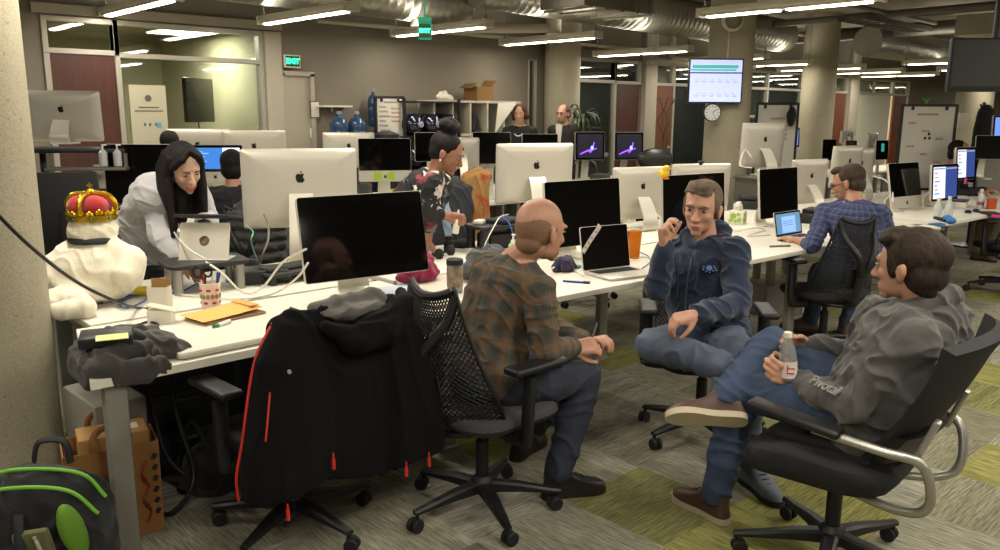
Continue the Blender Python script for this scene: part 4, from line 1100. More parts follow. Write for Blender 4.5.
# 2 ---- person in the navy hoodie
f2 = -CF * .86 - CR * .46 + V((0, 0, -.08))
J = dict(pelvis=(3.23, 2.007, 0.575), mid=(3.236, 2.069, 0.721), neck=(3.246, 2.083, 1.012), head=(3.202, 2.086, 1.177), hf=f2, hroll=-.06,
         RS=(3.213, 2.233, 0.939), RE=(3.003, 2.171, 0.81), RW=(2.954, 2.108, 1.026), LS=(3.229, 1.924, 0.983), LE=(3.124, 1.827, 0.781), LW=(2.817, 1.837, 0.79),
         RH=(3.202, 2.059, 0.569), LH=(3.241, 1.94, 0.572), RK=(2.819, 2.051, 0.611), RA=(2.789, 1.675, 0.611), RT=(2.808, 1.559, 0.557), RU=(CF * .5 - CR * .2 + V((0, 0, .8))).normalized(),
         LK=(2.923, 1.683, 0.589), LA=(3.074, 1.683, 0.131), LT=(3.035, 1.604, 0.018))
chk('navy', J)
M_HAIRG = hair_tex('hair_grey_brown', '6a5c4e', (1, 1, .35))
t, g, F, o3 = person('person in a navy zip hoodie with a chest badge, raising one hand while talking', J, M_SK1, M_NAVY, M_DENIMG, M_HAIRG, shoe=(M_SHOEG, M_SOLEB), k=1.03, vox=.005, collar=hoodcol, top_amp=.009,
       hands={'R': dict(d=V((0, 0, 1)) - CR * .05 - CF * .15, n=CR * .75 - CF * .5, th=1, curls=((30, 50, 30), (45, 60, 40), (60, 70, 40), (65, 75, 40)), tc=.2),
              'L': dict(d=-CR * .85 - CF * .15 + V((0, 0, -.25)), n=V((0, 0, -1)) + CF * .2, th=1, curl=(35, 40, 25))})
f, s, u = F; Rm = Matrix((f, s, u)).transposed(); c = g['head']; k = 1.03
m = MB(); m.ell(c + f * -.026 + u * .044, (.1, .083, .086), Rm, 26, 18); m.ell(c + f * -.045 + u * -.005, (.066, .08, .07), Rm, 22, 14); m.ell(c + f * .03 + u * .104, (.06, .062, .03), Rm)
for b in (-1, 1): m.ell(c + f * .012 + s * b * .069 + u * .02, (.026, .014, .045), Rm)
for i in range(7): m.cap(c + f * (.02 + .008 * i) + s * (-.05 + .016 * i) + u * .11, c + f * (.082) + s * (-.06 + .019 * i) + u * (.082 + .006 * math.sin(i)), .016, .008)
m.blob('hair', M_HAIRG, t, .005, 3, .004, 42, aniso=(1, 1, .5))
up_ = g['neck'] - g['mid']; upn = up_.normalized(); ch = (g['LS'] - g['RS']).normalized(); fr = ch.cross(upn).normalized() * 1
if fr.dot(V(f2)) < 0: fr = -fr
def on_chest(x, z, d=.0): 
    return g['mid'] + upn * z + ch * x + fr * d
m = MB(); m.tube([on_chest(.0, .24, .118), on_chest(0, .14, .150), on_chest(0, 0, .162), on_chest(0, -.1, .152)], .004, 6); m.build('zipper', mat('zip_steel', '5a5d66', .35, .6), t)
m = MB(); m.tube([on_chest(.045, .25, .115), on_chest(.05, .17, .148), on_chest(.045, .09, .160)], .004, 6); m.build('drawstring', M_NAVY, t)
m = MB(); m.tube([on_chest(-.045, .25, .115), on_chest(-.05, .16, .148), on_chest(-.045, .05, .162)], .004, 6); m.build('drawstring', M_NAVY, t)
m = MB(); B0 = on_chest(.100, .185, .127); bu = (upn + fr * -.05).normalized(); bs = (ch + fr * -.25).normalized(); bf = bs.cross(bu); bf = bf if bf.dot(fr) > 0 else -bf
m.prism([(math.cos(a) * .04, math.sin(a) * .017) for a in [i * PI / 10 for i in range(20)]], B0, bs, bu, .006 if bs.cross(bu).dot(fr) > 0 else -.006); m.build('chest_badge', mat('badge_dark', '1b2440', .6), t)
m = MB(); m.ell(B0 + bf * .006 - bs * .004, (.014, .004, .012), Matrix((bs, bf, bu)).transposed()); m.build('badge_globe', mat('badge_blue', '5f86d8', .5), t)
m = MB()
for i, (a, b) in enumerate(((-.028, .008), (-.03, -.004), (.018, .008), (.024, 0), (.016, -.012), (-.016, -.014), (0, -.018), (.03, -.01))): m.ell(B0 + bf * .007 + bs * a + bu * b, .0028, None, 8, 6)
m.build('badge_stars', mat('badge_white', '9fb0cf', .5), t)
m = MB(); m.tube([on_chest(-.14, -.06, .1), on_chest(-.1, -.1, .135), on_chest(-.07, -.12, .145)], .003, 6); m.tube([on_chest(.14, -.06, .1), on_chest(.1, -.1, .135), on_chest(.07, -.12, .145)], .003, 6); m.build('pocket_seam', mat('zip_dark', '15171c', .4), t)
# 3 ---- person in the grey hoodie
f3 = -CR * .66 + CF * .75 + V((0, 0, -.06))
J = dict(pelvis=(2.80, 1.09, .55), mid=(2.717, 1.029, 0.758), neck=(2.81, 0.97, 0.96), head=(2.759, 1.004, 1.116), hf=f3,
         LS=(2.631, 0.914, 0.909), LE=(2.566, 1.061, 0.664), LW=(2.719, 1.333, 0.65), RS=(2.973, 1.184, 0.871), RE=(3.08, 1.285, 0.686), RW=(2.955, 1.423, 0.716),
         LH=(2.736, 1.079, 0.598), RH=(2.919, 1.175, 0.552), LK=(2.724, 1.552, 0.55), LA=(2.704, 1.628, 0.149), LT=(2.734, 1.802, 0.019),
         RK=(2.958, 1.567, 0.689), RA=(2.602, 1.555, 0.554), RT=(2.318, 1.689, 0.487), RU=(CF * .80 + CR * .05 + V((0, 0, .6))).normalized())
chk('grey', J)
M_HAIRD = hair_tex('hair_dark_brown', '2b2019', (1, 1, .4))
t, g, F, o3 = person('person in a grey hoodie sitting with crossed legs, holding a drink bottle', J, M_SK2, M_GREYH, M_DENIM, M_HAIRD, shoe=(M_SHOEBR, M_SOLEW), k=1.06, hk=1.0, vox=.005, collar=hoodcol, top_amp=.010, belly=1.12,
       hands={'L': dict(d=-CR * .75 + V((0, 0, .35)) - CF * .05, n=CF * .9 + CR * .3, th=-1, curl=(40, 50, 30)), 'R': dict(d=-CR * .85 - CF * .15 + V((0, 0, .15)), n=-CF * .9 + -CR * .3, th=1, curl=(40, 50, 30))})
f, s, u = F; Rm = Matrix((f, s, u)).transposed(); c = g['head']
m = MB(); m.ell(c + f * -.03 + u * .04, (.104, .088, .092), Rm, 26, 18); m.ell(c + f * -.055 + u * -.02, (.066, .083, .078), Rm, 22, 14); m.ell(c + f * -.07 + u * -.06, (.04, .06, .05), Rm); m.ell(c + f * .03 + u * .088, (.062, .07, .042), Rm)
for b in (-1, 1): m.ell(c + f * .022 + s * b * .070 + u * .02, (.02, .014, .055), Rm)
for i in range(9): m.cap(c + f * .03 + s * (-.06 + .015 * i) + u * .095, c + f * .058 + s * (-.062 + .0155 * i) + u * (.088 + .003 * math.sin(i * 2)), .018, .014)
m.blob('hair', M_HAIRD, t, .005, 3, .0045, 40, aniso=(1, 1, .5))
# sleeve lettering along the near forearm
E_, W_ = g['LE'], g['LW']; dv = (E_ - W_).normalized(); nrm = (-CF * .85 + V((0, 0, .35)) - CR * .1); nrm = (nrm - dv * nrm.dot(dv)).normalized()
upv = nrm.cross(dv)
c0 = W_.lerp(E_, .74) + nrm * .071
font_mesh('Pivotal', .055, 'sleeve_lettering', mat('print_grey', '8a8884', .8), t, basis(c0, dv, upv), .004)
m = MB(); m.tube([g['neck'] + V(q) for q in [(-.02, .1, .03), (.03, .06, -.02), (.06, -.02, -.06)]], .004, 6)
# 4 ---- person in the blue checked shirt
M_CHECK = plaid_mat('blue_check', ['4a5274', '2c3252', '39406a', '7f8398'], 26, 26)
f4 = -CR * .8 + CF * .6 + V((0, 0, -.35))
J = dict(pelvis=(5.42, 2.40, .56), mid=(5.39, 2.295, 0.736), neck=(5.433, 2.373, 1.019), head=(5.476, 2.438, 1.146), hf=f4,
         LS=(5.341, 2.509, 0.947), LE=(5.167, 2.504, 0.741), LW=(5.339, 2.706, 0.74), RS=(5.485, 2.211, 0.956), RE=(5.625, 2.179, 0.704), RW=(5.733, 2.502, 0.724),
         LH=(5.32, 2.44, .55), RH=(5.51, 2.43, .55), LK=(5.595, 2.636, 0.49), LA=(5.726, 2.747, 0.321), LT=(5.681, 2.835, 0.236), RK=(5.858, 2.443, 0.425), RA=(5.782, 2.499, 0.114), RT=(5.952, 2.589, 0.005))
chk('check', J)
M_HAIRC = hair_tex('hair_brown', '40342a', (1, 1, .4))
t, g, F, o3 = person('person in a blue checked shirt and glasses typing on a small laptop', J, M_SK3, M_CHECK, M_DENIM, M_HAIRC, shoe=(M_SHOEBR, M_SOLEB), vox=.006, collar=shirtcol, sleeve_end=.35,
       hands={'L': dict(d=-CR * .6 + CF * .75, n=V((0, 0, -1)), th=1), 'R': dict(d=-CR * .6 + CF * .75, n=V((0, 0, -1)), th=-1)})
f, s, u = F; Rm = Matrix((f, s, u)).transposed(); c = g['head']
m = MB(); m.ell(c + f * -.028 + u * .04, (.1, .083, .086), Rm); m.ell(c + f * -.05 + u * -.02, (.06, .078, .07), Rm); m.ell(c + f * .04 + u * .098, (.05, .06, .028), Rm)
m.blob('hair', M_HAIRC, t, .006, 3, .003, 40)
m = MB()
for b in (-1, 1):
    m.tube([c + f * (.104) + s * (b * .032 + math.cos(a) * .02) + u * (.003 + math.sin(a) * .016) for a in [i * PI / 6 for i in range(12)]], .0022, 6, closed=True, k=2); m.tube([c + f * .1 + s * b * .054 + u * .006, c + f * .04 + s * b * .078 + u * .006, c + f * -.01 + s * b * .08 + u * .004], .0025, 6)
m.build('glasses', M_BLACK, t)
# 5 ---- woman in the pale sweatshirt
M_SWEAT = mat('pale_sweatshirt', 'aeadb0', .95, bump=.2, bscale=220, sheen=.25, var=.06)
f5 = CR * .62 - CF * .62 + V((0, 0, -.38))
J = dict(pelvis=(1.667, 4.817, 0.831), mid=(1.668, 4.637, 1.045), neck=(1.679, 4.351, 1.209), head=(1.698, 4.221, 1.309), hf=f5, hroll=.1, base=(1.55, 4.78, 0),
         RS=(1.634, 4.519, 1.162), RE=(1.606, 4.375, 0.946), RW=(1.63, 4.107, 0.86), LS=(1.847, 4.462, 1.169), LE=(1.836, 4.298, 1.041), LW=(1.73, 4.076, 0.988),
         RH=(1.645, 4.909, 0.787), LH=(1.709, 4.798, 0.805), RK=(1.606, 4.859, 0.368), RA=(1.584, 4.854, -0.033), RT=(1.57, 4.692, -0.061), LK=(1.719, 4.816, 0.393), LA=(1.689, 4.817, -0.016), LT=(1.674, 4.679, -0.058))
chk('woman', J)
M_HAIRK = hair_tex('hair_black_brown', '130d0c', (2, 2, .25))
t, g, F, o3 = person('woman with long dark hair in a pale sweatshirt leaning over the desk, smiling', J, M_SK5, M_SWEAT, mat('black_trousers', '1b1a1d', .9), M_HAIRK, lip='a8504c', smile=True, shoe=(M_SHOEBK, M_SOLEB), fem=True, vox=.006, k=1.0, cloth=1.6, top_amp=.008,
       hands={'R': dict(d=CR * .5 + V((0, 0, -.75)), n=CF * .3 - CR * .2, th=-1, curl=(30, 30, 20)), 'L': dict(d=-CF * .6 - CR * .3 + V((0, 0, -.5)), n=V((0, 0, -1)), th=1)})
f, s, u = F; Rm = Matrix((f, s, u)).transposed(); c = g['head']
m = MB(); m.ell(c + f * -.024 + u * .044, (.102, .086, .088), Rm); m.ell(c + f * -.06 + u * -.02, (.06, .08, .09), Rm)
Zd = V((0, 0, -1))
for b in (-1, 1):
    for i in range(4):
        p0 = c + f * (.008 - .024 * i) + s * b * .070 + u * .06; p1 = c + f * (-.004 - .026 * i) + s * b * (.088) + u * -.03
        L = .24 if b > 0 else .30
        m.chain([p0, p1, p1 + Zd * .1 + f * .01, p1 + Zd * L + f * .03 + s * b * -.015 * i], [.024, .026, .028, .014])
m.chain([c + f * -.07 + u * -.03, c + f * -.09 + Zd * .14, c + f * -.08 + Zd * .3], [.06, .06, .03])
for b in (-1, 1): m.chain([c + f * .05 + s * b * .012 + u * .118, c + f * .075 + s * b * .05 + u * .088, c + f * .04 + s * b * .078 + u * .03], [.013, .014, .016])
m.blob('hair', M_HAIRK, t, .006, 4, .004, 30, aniso=(1, 1, .3))
m = MB(); m.tube([g['mid'] + V(q) for q in [(-.02, -.13, -.07), (.02, -.14, -.03), (.06, -.13, .0)]], .004, 6); m.build('pocket_zip', mat('zip_slate', '5a6078', .5), t)
# 6 ---- woman with the hair bun
def floral():
    m, nt, b = base('floral_print')
    tc = nt.new('ShaderNodeTexCoord'); vo = nt.new('ShaderNodeTexVoronoi', i_Scale=9.0); nt.l.new(tc.outputs['Object'], vo.inputs['Vector'])
    nz = nt.new('ShaderNodeTexNoise', i_Scale=34.0); nt.l.new(tc.outputs['Object'], nz.inputs['Vector'])
    d = nt.math('ADD', vo.outputs['Distance'], nt.math('MULTIPLY', nz.outputs[0], .9))
    fl = nt.ramp(d, [(.86, (1, 1, 1, 1)), (.90, (0, 0, 0, 1))])
    sp = nt.new('ShaderNodeSeparateColor'); nt.l.new(vo.outputs['Color'], sp.inputs[0])
    col = nt.ramp(sp.outputs[0], [(0, lin('ccc5bb')), (.55, lin('b0a8a2')), (.6, lin('7a3038')), (.8, lin('6a6a72'))], 'CONSTANT')
    c = nt.mix(fl, lin('1b1a1d'), col); nt.l.new(c, b.inputs['Base Color']); b.inputs['Roughness'].default_value = .8
    return m
M_FLOR = floral()
f6 = CR * .92 - CF * .15 + V((0, 0, -.42))
J = dict(pelvis=(3.011, 4.241, 0.861), mid=(3.041, 4.095, 1.044), neck=(3.123, 3.927, 1.217), head=(3.158, 3.862, 1.358), hf=f6, base=(2.78, 4.62, 0),
         RS=(3, 3.81, 1.189), RE=(2.989, 3.828, 1.01), RW=(3.082, 3.764, 0.991), LS=(3.254, 4.011, 1.156), LE=(3.114, 3.979, 0.968), LW=(3.079, 3.957, 0.823),
         RH=(2.972, 4.209, 0.817), LH=(3.083, 4.299, 0.809), RK=(2.988, 4.157, 0.474), RA=(2.986, 4.188, 0.07), RT=(3.025, 4.112, 0.026), LK=(3.108, 4.255, 0.48), LA=(3.085, 4.304, 0.066), LT=(3.108, 4.202, 0.029))
chk('bun', J)
t, g, F, o3 = person('woman with a hair bun in a dark floral blouse leaning forward, white bottle in hand', J, M_SK4, M_FLOR, mat('blue_jeans', '3a4a66', .85), M_HAIRK, fem=True, vox=.006, k=.98, cloth=1.6, shoe=(M_SHOEBK, M_SOLEB), top_amp=.007, sleeve_end=.45,
       hands={'R': dict(d=CR * .85 + V((0, 0, -.25)), n=CF * .8 + V((0, 0, .1)), th=-1, curl=(50, 55, 35)), 'L': dict(d=CR * .3 + V((0, 0, -.6)), n=-CR * .7, th=-1)})
f, s, u = F; Rm = Matrix((f, s, u)).transposed(); c = g['head']
m = MB(); m.ell(c + f * -.026 + u * .042, (.1, .083, .086), Rm); m.ell(c + f * -.05 + u * -.005, (.06, .078, .07), Rm)
bc = c + f * -.05 + u * .155
for i in range(10):
    a = i * 2 * PI / 10; m.ell(bc + (f * math.cos(a) + s * math.sin(a)) * .038 + u * .008 * math.sin(3 * a), .032)
m.ell(bc + u * .01, .045)
m.blob('hair', M_HAIRK, t, .006, 3, .003, 30)
m = MB(); m.ell(c + s * -.084 + f * -.004 + u * -.045, .006); m.build('earring', mat('pearl', 'd8d4cc', .3), t)
# 7, 8 ---- the two standing at the back
def standing(label, x, y, h, rz, top, pants, skin, hairm, fem, extra=None):
    k = h / 1.75; fv = V((math.cos(rz), math.sin(rz), 0)); sv = V((-fv.y, fv.x, 0)); b = V((x, y, 0)); Z = V((0, 0, 1))
    P = lambda a, c_, z: b + fv * a * k + sv * c_ * k + Z * z * k
    J = dict(pelvis=P(0, 0, .95), mid=P(0, 0, 1.18), neck=P(-.01, 0, 1.46), head=P(.02, 0, 1.625), hf=fv + Z * -.05,
             LS=P(0, .18, 1.40), LE=P(-.03, .23, 1.12), LW=P(.12, .17, .95), RS=P(0, -.18, 1.40), RE=P(-.03, -.24, 1.12), RW=P(.2, -.12, 1.14),
             LH=P(0, .09, .92), RH=P(0, -.09, .92), LK=P(.02, .1, .5), RK=P(.02, -.1, .5), LA=P(0, .1, .09), RA=P(0, -.1, .09), LT=P(.2, .12, 0), RT=P(.2, -.12, 0))
    t, g, F, o3 = person(label, J, skin, top, pants, hairm, fem=fem, k=k, vox=.009, shoe=(M_SHOEBK, M_SOLEB), hands={'L': dict(d=fv * .6 - Z, n=sv * -1, th=1), 'R': dict(d=fv * .6 + sv * .6, n=-Z, th=-1)}, top_amp=.004, cloth=1.5)
    f, s, u = F; Rm = Matrix((f, s, u)).transposed(); c = g['head']
    m = MB()
    if fem:
        m.ell(c + f * -.03 + u * .045, (.1, .092, .09), Rm)
        for i in range(14):
            a = i * 2 * PI / 14
            if math.cos(a) < .55: m.ell(c + f * (math.cos(a) * .085 - .01) + s * math.sin(a) * .088 + u * (-.02 + .03 * math.sin(3 * i)), .036)
    else:
        m.ell(c + f * -.03 + u * .04, (.1, .083, .08), Rm); m.ell(c + f * -.05 + u * -.02, (.06, .078, .07), Rm)
    m.blob('hair', hairm, t, .008, 3, .005, 30)
    q = [g['neck'] + fv * .055 * k + sv * .05 * k, g['neck'] + fv * .115 * k + Z * -.16, g['neck'] + fv * .055 * k + sv * -.05 * k]
    if fem:
        m = MB()
        for i in range(13):
            a = -1.4 + 2.8 * i / 12; m.ell(g['neck'] + fv * (.06 + .065 * math.cos(a)) * k + sv * math.sin(a) * .075 * k + Z * (-.02 - .1 * math.cos(a)) * k, .009)
        m.build('pearl_necklace', mat('pearl', 'd8d4cc', .3), t)
    else:
        m = MB(); m.prism([(-.05, .02), (.05, .02), (.035, -.2), (.02, -.45), (-.02, -.45), (-.035, -.2)], g['neck'] + fv * .125 * k, sv, Z, .012); m.build('shirt_front', mat('white_shirt', 'cfcac0', .8), t)
        m = MB()
        for b_ in (-1, 1): m.tube([c + f * .104 + s * (b_ * .032 + math.cos(a) * .02) + u * (.003 + math.sin(a) * .016) for a in [i * PI / 6 for i in range(12)]], .003, 5, closed=True, k=1)
        m.build('glasses', M_BLACK, t)
        m = MB(); m.ell(c + f * .07 + u * -.09, (.035, .045, .03), Rm); m.build('beard', mat('beard_grey', '6f6258', .9), t)
    return t
BX, BY, _ = (7.54, 7.721, 1.504)
M_BLZ = mat('black_blazer', '19181a', .85)
standing('woman with short curly hair, pearls and black blazer standing at the back', BX, BY, 1.70, R_(215), M_BLZ, mat('black_trousers', '1b1a1d', .9), M_SK1, hair_tex('hair_auburn', '4a2f20'), True)
BX, BY, _ = (8.184, 7.539, 1.505)
standing('man in a black jacket over a white shirt standing before the tall plant', BX, BY, 1.71, R_(190), M_BLZ, mat('black_trousers', '1b1a1d', .9), M_SK1, M_HAIRG, False)
# 9 ---- seated person at the code screen, from behind
def seated(label, p, rz, z, top, pants, skin, hairm, hidden=False):
    fv = V((math.cos(rz), math.sin(rz), 0)); sv = V((-fv.y, fv.x, 0)); b = V((p[0], p[1], 0)); Z = V((0, 0, 1))
    P = lambda a, c_, q: b + fv * a + sv * c_ + Z * (q + z)
    J = dict(pelvis=P(0, 0, .54), mid=P(-.03, 0, .78), neck=P(.02, 0, 1.03), head=P(.07, 0, 1.19), hf=fv + Z * -.1,
             LS=P(.01, .18, .97), LE=P(.1, .23, .72), LW=P(.34, .16, .76), RS=P(.01, -.18, .97), RE=P(.1, -.23, .72), RW=P(.34, -.16, .76),
             LH=P(.02, .1, .53), RH=P(.02, -.1, .53), LK=P(.44, .12, .53), RK=P(.44, -.12, .53), LA=P(.42, .12, .09 - z), RA=P(.40, -.12, .09 - z), LT=P(.62, .14, -z), RT=P(.6, -.14, -z))
    t, g, F, o3 = person(label, J, skin, top, pants, hairm, vox=.009, shoe=(M_SHOEBR, M_SOLEB), hands={'L': dict(d=fv, n=-Z, th=1), 'R': dict(d=fv, n=-Z, th=-1)}, top_amp=.006, cloth=1.6)
    f, s, u = F; Rm = Matrix((f, s, u)).transposed(); c = g['head']
    m = MB(); m.ell(c + f * -.03 + u * .04, (.102, .088, .09), Rm); m.ell(c + f * -.055 + u * -.03, (.065, .083, .08), Rm); m.blob('hair', hairm, t, .008, 3, .004, 30)
    return t
p = (2.719, 5.871, 1.24)
seated('person with black hair and dark coat seated at the blue code screen', (p[0], p[1]), R_(60), .0, mat('dark_coat', '1d1f24', .9), M_DENIMD, M_SK3, M_HAIRK)
p = (2.993, 7.754, 1.414)
seated('person with dark hair, only the top of the head showing by the glass wall', (p[0], p[1]), R_(60), .10, mat('dark_coat', '1d1f24', .9), M_DENIMD, M_SK3, M_HAIRK)
seated('person in tan trousers seated beyond the lit displays at right', (10.184, 3.362, 1.207)[:2], R_(-88), .0, mat('dark_coat', '1d1f24', .9), mat('tan_trousers', '6b5f4a', .9), M_SK3, M_HAIRK)

# ------------------------------------------------------------------ things on and around the near desk
def cloth_mat(n, c, **k): return mat(n, c, .92, bump=.25, bscale=240, sheen=.15, var=.1, vscale=10, **k)
# black jacket over the chair back
M_JK = mat('jacket_black', '08080a', .95, spec=.2, bump=.25, bscale=240); M_RED = mat('red_trim', 'c0281c', .6); M_LIN = cloth_mat('jacket_lining', '55534f')
t = thing('jacket', 'black hooded jacket with red zip trim hung over the chair back', 'jacket', (1.44, 2.70, -.045), R_(92))
m = MB(); Yv = V((0, 1, 0))
def col(pts, dims): ringloft(m, [V(p) for p in pts], [Yv] * len(pts), dims, 24)
col([(-.36, .02, .985), (-.385, .03, .93), (-.40, .03, .75), (-.405, .03, .5), (-.40, .05, .42)], [(.20, .025), (.26, .045), (.28, .055), (.30, .06), (.30, .06)])
col([(-.365, .20, .965), (-.40, .235, .86), (-.425, .265, .62), (-.43, .275, .50), (-.425, .27, .46)], [(.07, .04), (.12, .065), (.15, .08), (.165, .085), (.165, .08)])
col([(-.365, -.15, .965), (-.40, -.18, .86), (-.425, -.21, .64), (-.43, -.225, .52), (-.425, -.23, .40)], [(.07, .04), (.10, .06), (.125, .07), (.14, .075), (.14, .07)])
m.cap((-.36, -.2, .965), (-.36, .24, .965), .035)
m.blob('jacket_body', M_JK, t, .009, 4, .010, 10, aniso=(1, 1, .22))
m = MB(); m.chain([(-.43, -.2, .985), (-.46, -.10, .93), (-.475, .02, .90), (-.44, .12, .96)], [.035, .06, .05, .02]); m.ell((-.45, -.09, .92), (.05, .12, .07)); m.cap((-.42, -.22, .99), (-.36, -.25, 1.0), .03, .02)
m.blob('hood', M_JK, t, .008, 4, .008, 12)
m = MB(); m.cap((-.36, -.14, 1.005), (-.355, .10, 1.0), .032, .028); m.ell((-.40, -.02, .985), (.045, .13, .025)); m.blob('lining', M_LIN, t, .008, 3, .008, 18)
m = MB(); m.tube([(-.36, .268, .985), (-.385, .352, .87), (-.405, .415, .64), (-.405, .441, .53), (-.40, .436, .45)], .0045, 8); m.build('zip_trim', M_RED, t)
m = MB(); m.tube([(-.465, .345, .80), (-.49, .375, .70), (-.495, .385, .66)], .003, 6); m.build('pocket_zip', M_RED, t)
for p in ((-.515, .16, .54), (-.51, .33, .42), (-.512, -.14, .415), (-.505, -.25, .415)):
    m = MB(); m.rod(p, (p[0], p[1], p[2] - .035), .006, n=8); m.rod((p[0], p[1], p[2] + .02), p, .003, n=6); m.build('pull_tab', M_RED, t)
m = MB(); m.rod((-.505, .30, .865), (-.513, .302, .865), .006); m.build('round_emblem', mat('print_grey', '8a8884', .8), t)

# crowned bear
M_PLUSH = mat('white_plush', 'e0d9c4', .95, bump=.2, bscale=120, sheen=.4, var=.05)
t = thing('plush_bear', 'white plush bear sitting on the desk by the column, seen from behind', 'plush toy', (1.17, 4.0, .72))
def q(r_, f_, z): return CR * r_ + CF * f_ + V((0, 0, z))
Rc = Matrix((CR, CF, V((0, 0, 1)))).transposed()
m = MB(); m.ell(q(0, 0, .15), (.215, .17, .15), Rc); m.ell(q(-.02, -.02, .10), (.20, .16, .095), Rc)
m.chain([q(.10, -.02, .23), q(.18, -.05, .205), q(.18, -.12, .15)], [.075, .065, .05]); m.chain([q(-.10, -.02, .225), q(-.165, -.06, .19), q(-.175, -.10, .14)], [.07, .055, .045]); m.ell(q(0, .0, .27), (.11, .1, .05), Rc)
m.chain([q(-.02, -.16, .045), q(-.13, -.25, .05), q(-.15, -.30, .05)], [.07, .06, .05]); m.chain([q(.0, -.2, .05), q(.08, -.3, .045), q(.0, -.36, .04)], [.05, .05, .04])
m.ell(q(0, .0, .335), (.108, .104, .09), Rc); m.ell(q(0, .1, .34), (.05, .05, .045), Rc)
for b in (-1, 1): m.ell(q(b * .05, .01, .40), (.03, .02, .03), Rc)
m.blob('body', M_PLUSH, t, .009, 6, .006, 14)
m = MB(); m.tube([q(math.cos(a) * .098, math.sin(a) *   .095, .298) for a in [i * PI / 8 for i in range(16)]], .016, 8, closed=True, k=2); m.build('collar', mat('navy_ribbon', '20222e', .7), t)
M_GOLD = mat('gold', 'c9a227', .28, .9); M_VEL = mat('red_velvet', 'a01018', .85, sheen=.4, bump=.3, bscale=30)
cx = V((1.17, 4.0, .72)) + q(0, 0, .385)
t = thing('crown', 'gold toy crown with red velvet worn by the plush bear', 'crown', cx); t.scale = (.95, .95, .88)
m = MB(); m.lathe([(.104, 0), (.108, .004), (.107, .032), (.101, .034), (.100, .002)], n=40, cap=False)
for i in range(16):
    a = 2 * PI * i / 16; d = V((math.cos(a), math.sin(a), 0)); s = V((-d.y, d.x, 0)); h = .026 if i % 2 else .04
    for u_, z_ in ((0, h), (-.5, h * .6), (.5, h * .6)): m.ell(d * .106 + s * u_ * .02 + V((0, 0, .03 + z_ * .7)), (.009, .009, .011), None, 10, 8)
    m.rod(d * .106 + V((0, 0, .03)), d * .106 + V((0, 0, .03 + h * .7)), .004, n=6)
m.build('band', M_GOLD, t)
m = MB()
for i in range(4):
    a = PI / 2 * i + PI / 4 + R_(47); d = V((math.cos(a), math.sin(a), 0)); m.ell(d * .052 + V((0, 0, .075)), (.058, .058, .058))
m.blob('velvet_cap', M_VEL, t, .006, 3, .003, 30)
for i in range(4):
    a = PI / 2 * i + R_(47); d = V((math.cos(a), math.sin(a), 0))
    m = MB(); m.tube([d * .106 + V((0, 0, .03)), d * .116 + V((0, 0, .085)), d * .085 + V((0, 0, .13)), d * .03 + V((0, 0, .138)), V((0, 0, .125))], .0105, 8, flat=1.3); m.build('arch', M_GOLD, t)
m = MB(); m.ell((0, 0, .145), .02); m.box((0, 0, .178), (.008, .008, .035)); m.box((0, 0, .18), (.026, .008, .009), -.75); m.build('orb_and_cross', M_GOLD, t)
for i in range(8):
    a = 2 * PI * i / 8 + R_(47) - PI / 8; d = V((math.cos(a), math.sin(a), 0)); m = MB(); m.ell(d * .108 + V((0, 0, .017)), (.008, .008, .009), None, 10, 8); m.build('gem', mat('gem_green', '1f6b45', .15) if i % 2 else mat('gem_blue', '3a5f78', .15), t)

def simple(name, label, cat, fn, m_, loc, rz=0, group=None, blob=None, R=None):
    """a small thing that is one piece"""
    m = MB(); fn(m)
    o = m.build(name, m_) if blob is None else m.blob(name, m_, None, *blob)
    put(o, loc, rz, R); tag(o, label, cat, group); return o
M_GR = cloth_mat('charcoal_knit', '3c3a37')
def fn(m):
    for i, (a, b, r1, r2, h) in enumerate(((0, 0, .16, .13, .045), (-.1, .03, .12, .1, .055), (.08, -.02, .12, .11, .05), (.0, -.1, .13, .08, .04), (.14, -.10, .09, .07, .035), (-.13, -.09, .11, .07, .045))): m.ell((a, b, h * .75), (r1, r2, h))
    for pts in (((-.2, .05, .04), (-.08, -.02, .1), (.05, -.08, .07), (.15, -.14, .05)), ((-.18, -.08, .05), (-.02, .06, .09), (.14, .04, .06)), ((-.2, -.12, .04), (-.1, -.16, .07), (.04, -.16, .06))): m.tube(pts, .032, 10)
    m.ell((-.205, -.06, -.0), (.03, .15, .06)); m.ell((-.04, -.225, .0), (.14, .026, .05)); m.ell((-.15, -.17, .02), (.08, .08, .05))
simple('hoodie', 'crumpled charcoal hoodie heaped on the corner of the desk by the column', 'clothing', fn, M_GR, (.96, 3.0, .722), 0, blob=(.007, 4, .010, 16)).scale = (.84, .84, .95)
t = thing('hard_drive', 'black box-shaped drive with a yellow note lying on the charcoal hoodie', 'drive', V((0.868, 2.936, 0.805)), -.35)
m = MB(); m.box((0, 0, .02), (.17, .14, .04), bev=.008); m.build('case', mat('drive_black', '1c1e26', .4), t)
o = simple('sticky_note', 'yellow paper note on top of the black drive', 'note', lambda m: m.box((0, 0, 0), (.10, .075, .002)), mat('note_yellow', 'd8d08a', .8), V((0.856, 2.835, 0.85)), -.3)
t = thing('laptop', 'closed white laptop lying near the front edge of the desk', 'laptop', (1.255, 2.955, .72), .02)
m = MB(); m.loft([[V((a * k, b * k, z)) for a, b in rrect(.365, .25, .02)] for z, k in ((.004, .97), (.007, 1), (.016, 1))]); m.build('base', M_ALU, t)
m = MB(); m.loft([[V((a * k, b * k, z)) for a, b in rrect(.365, .25, .02)] for z, k in ((.017, 1), (.026, 1), (.029, .98))]); logo(m, (0, 0, .029), (1, 0, 0), (0, 1, 0), .03, .0006); m.build('lid', M_WHITE, t)
t = thing('envelope', 'thick orange padded envelope lying behind the closed white laptop', 'envelope', (1.468, 3.346, 0.742), .16)
m = MB(); rings = []
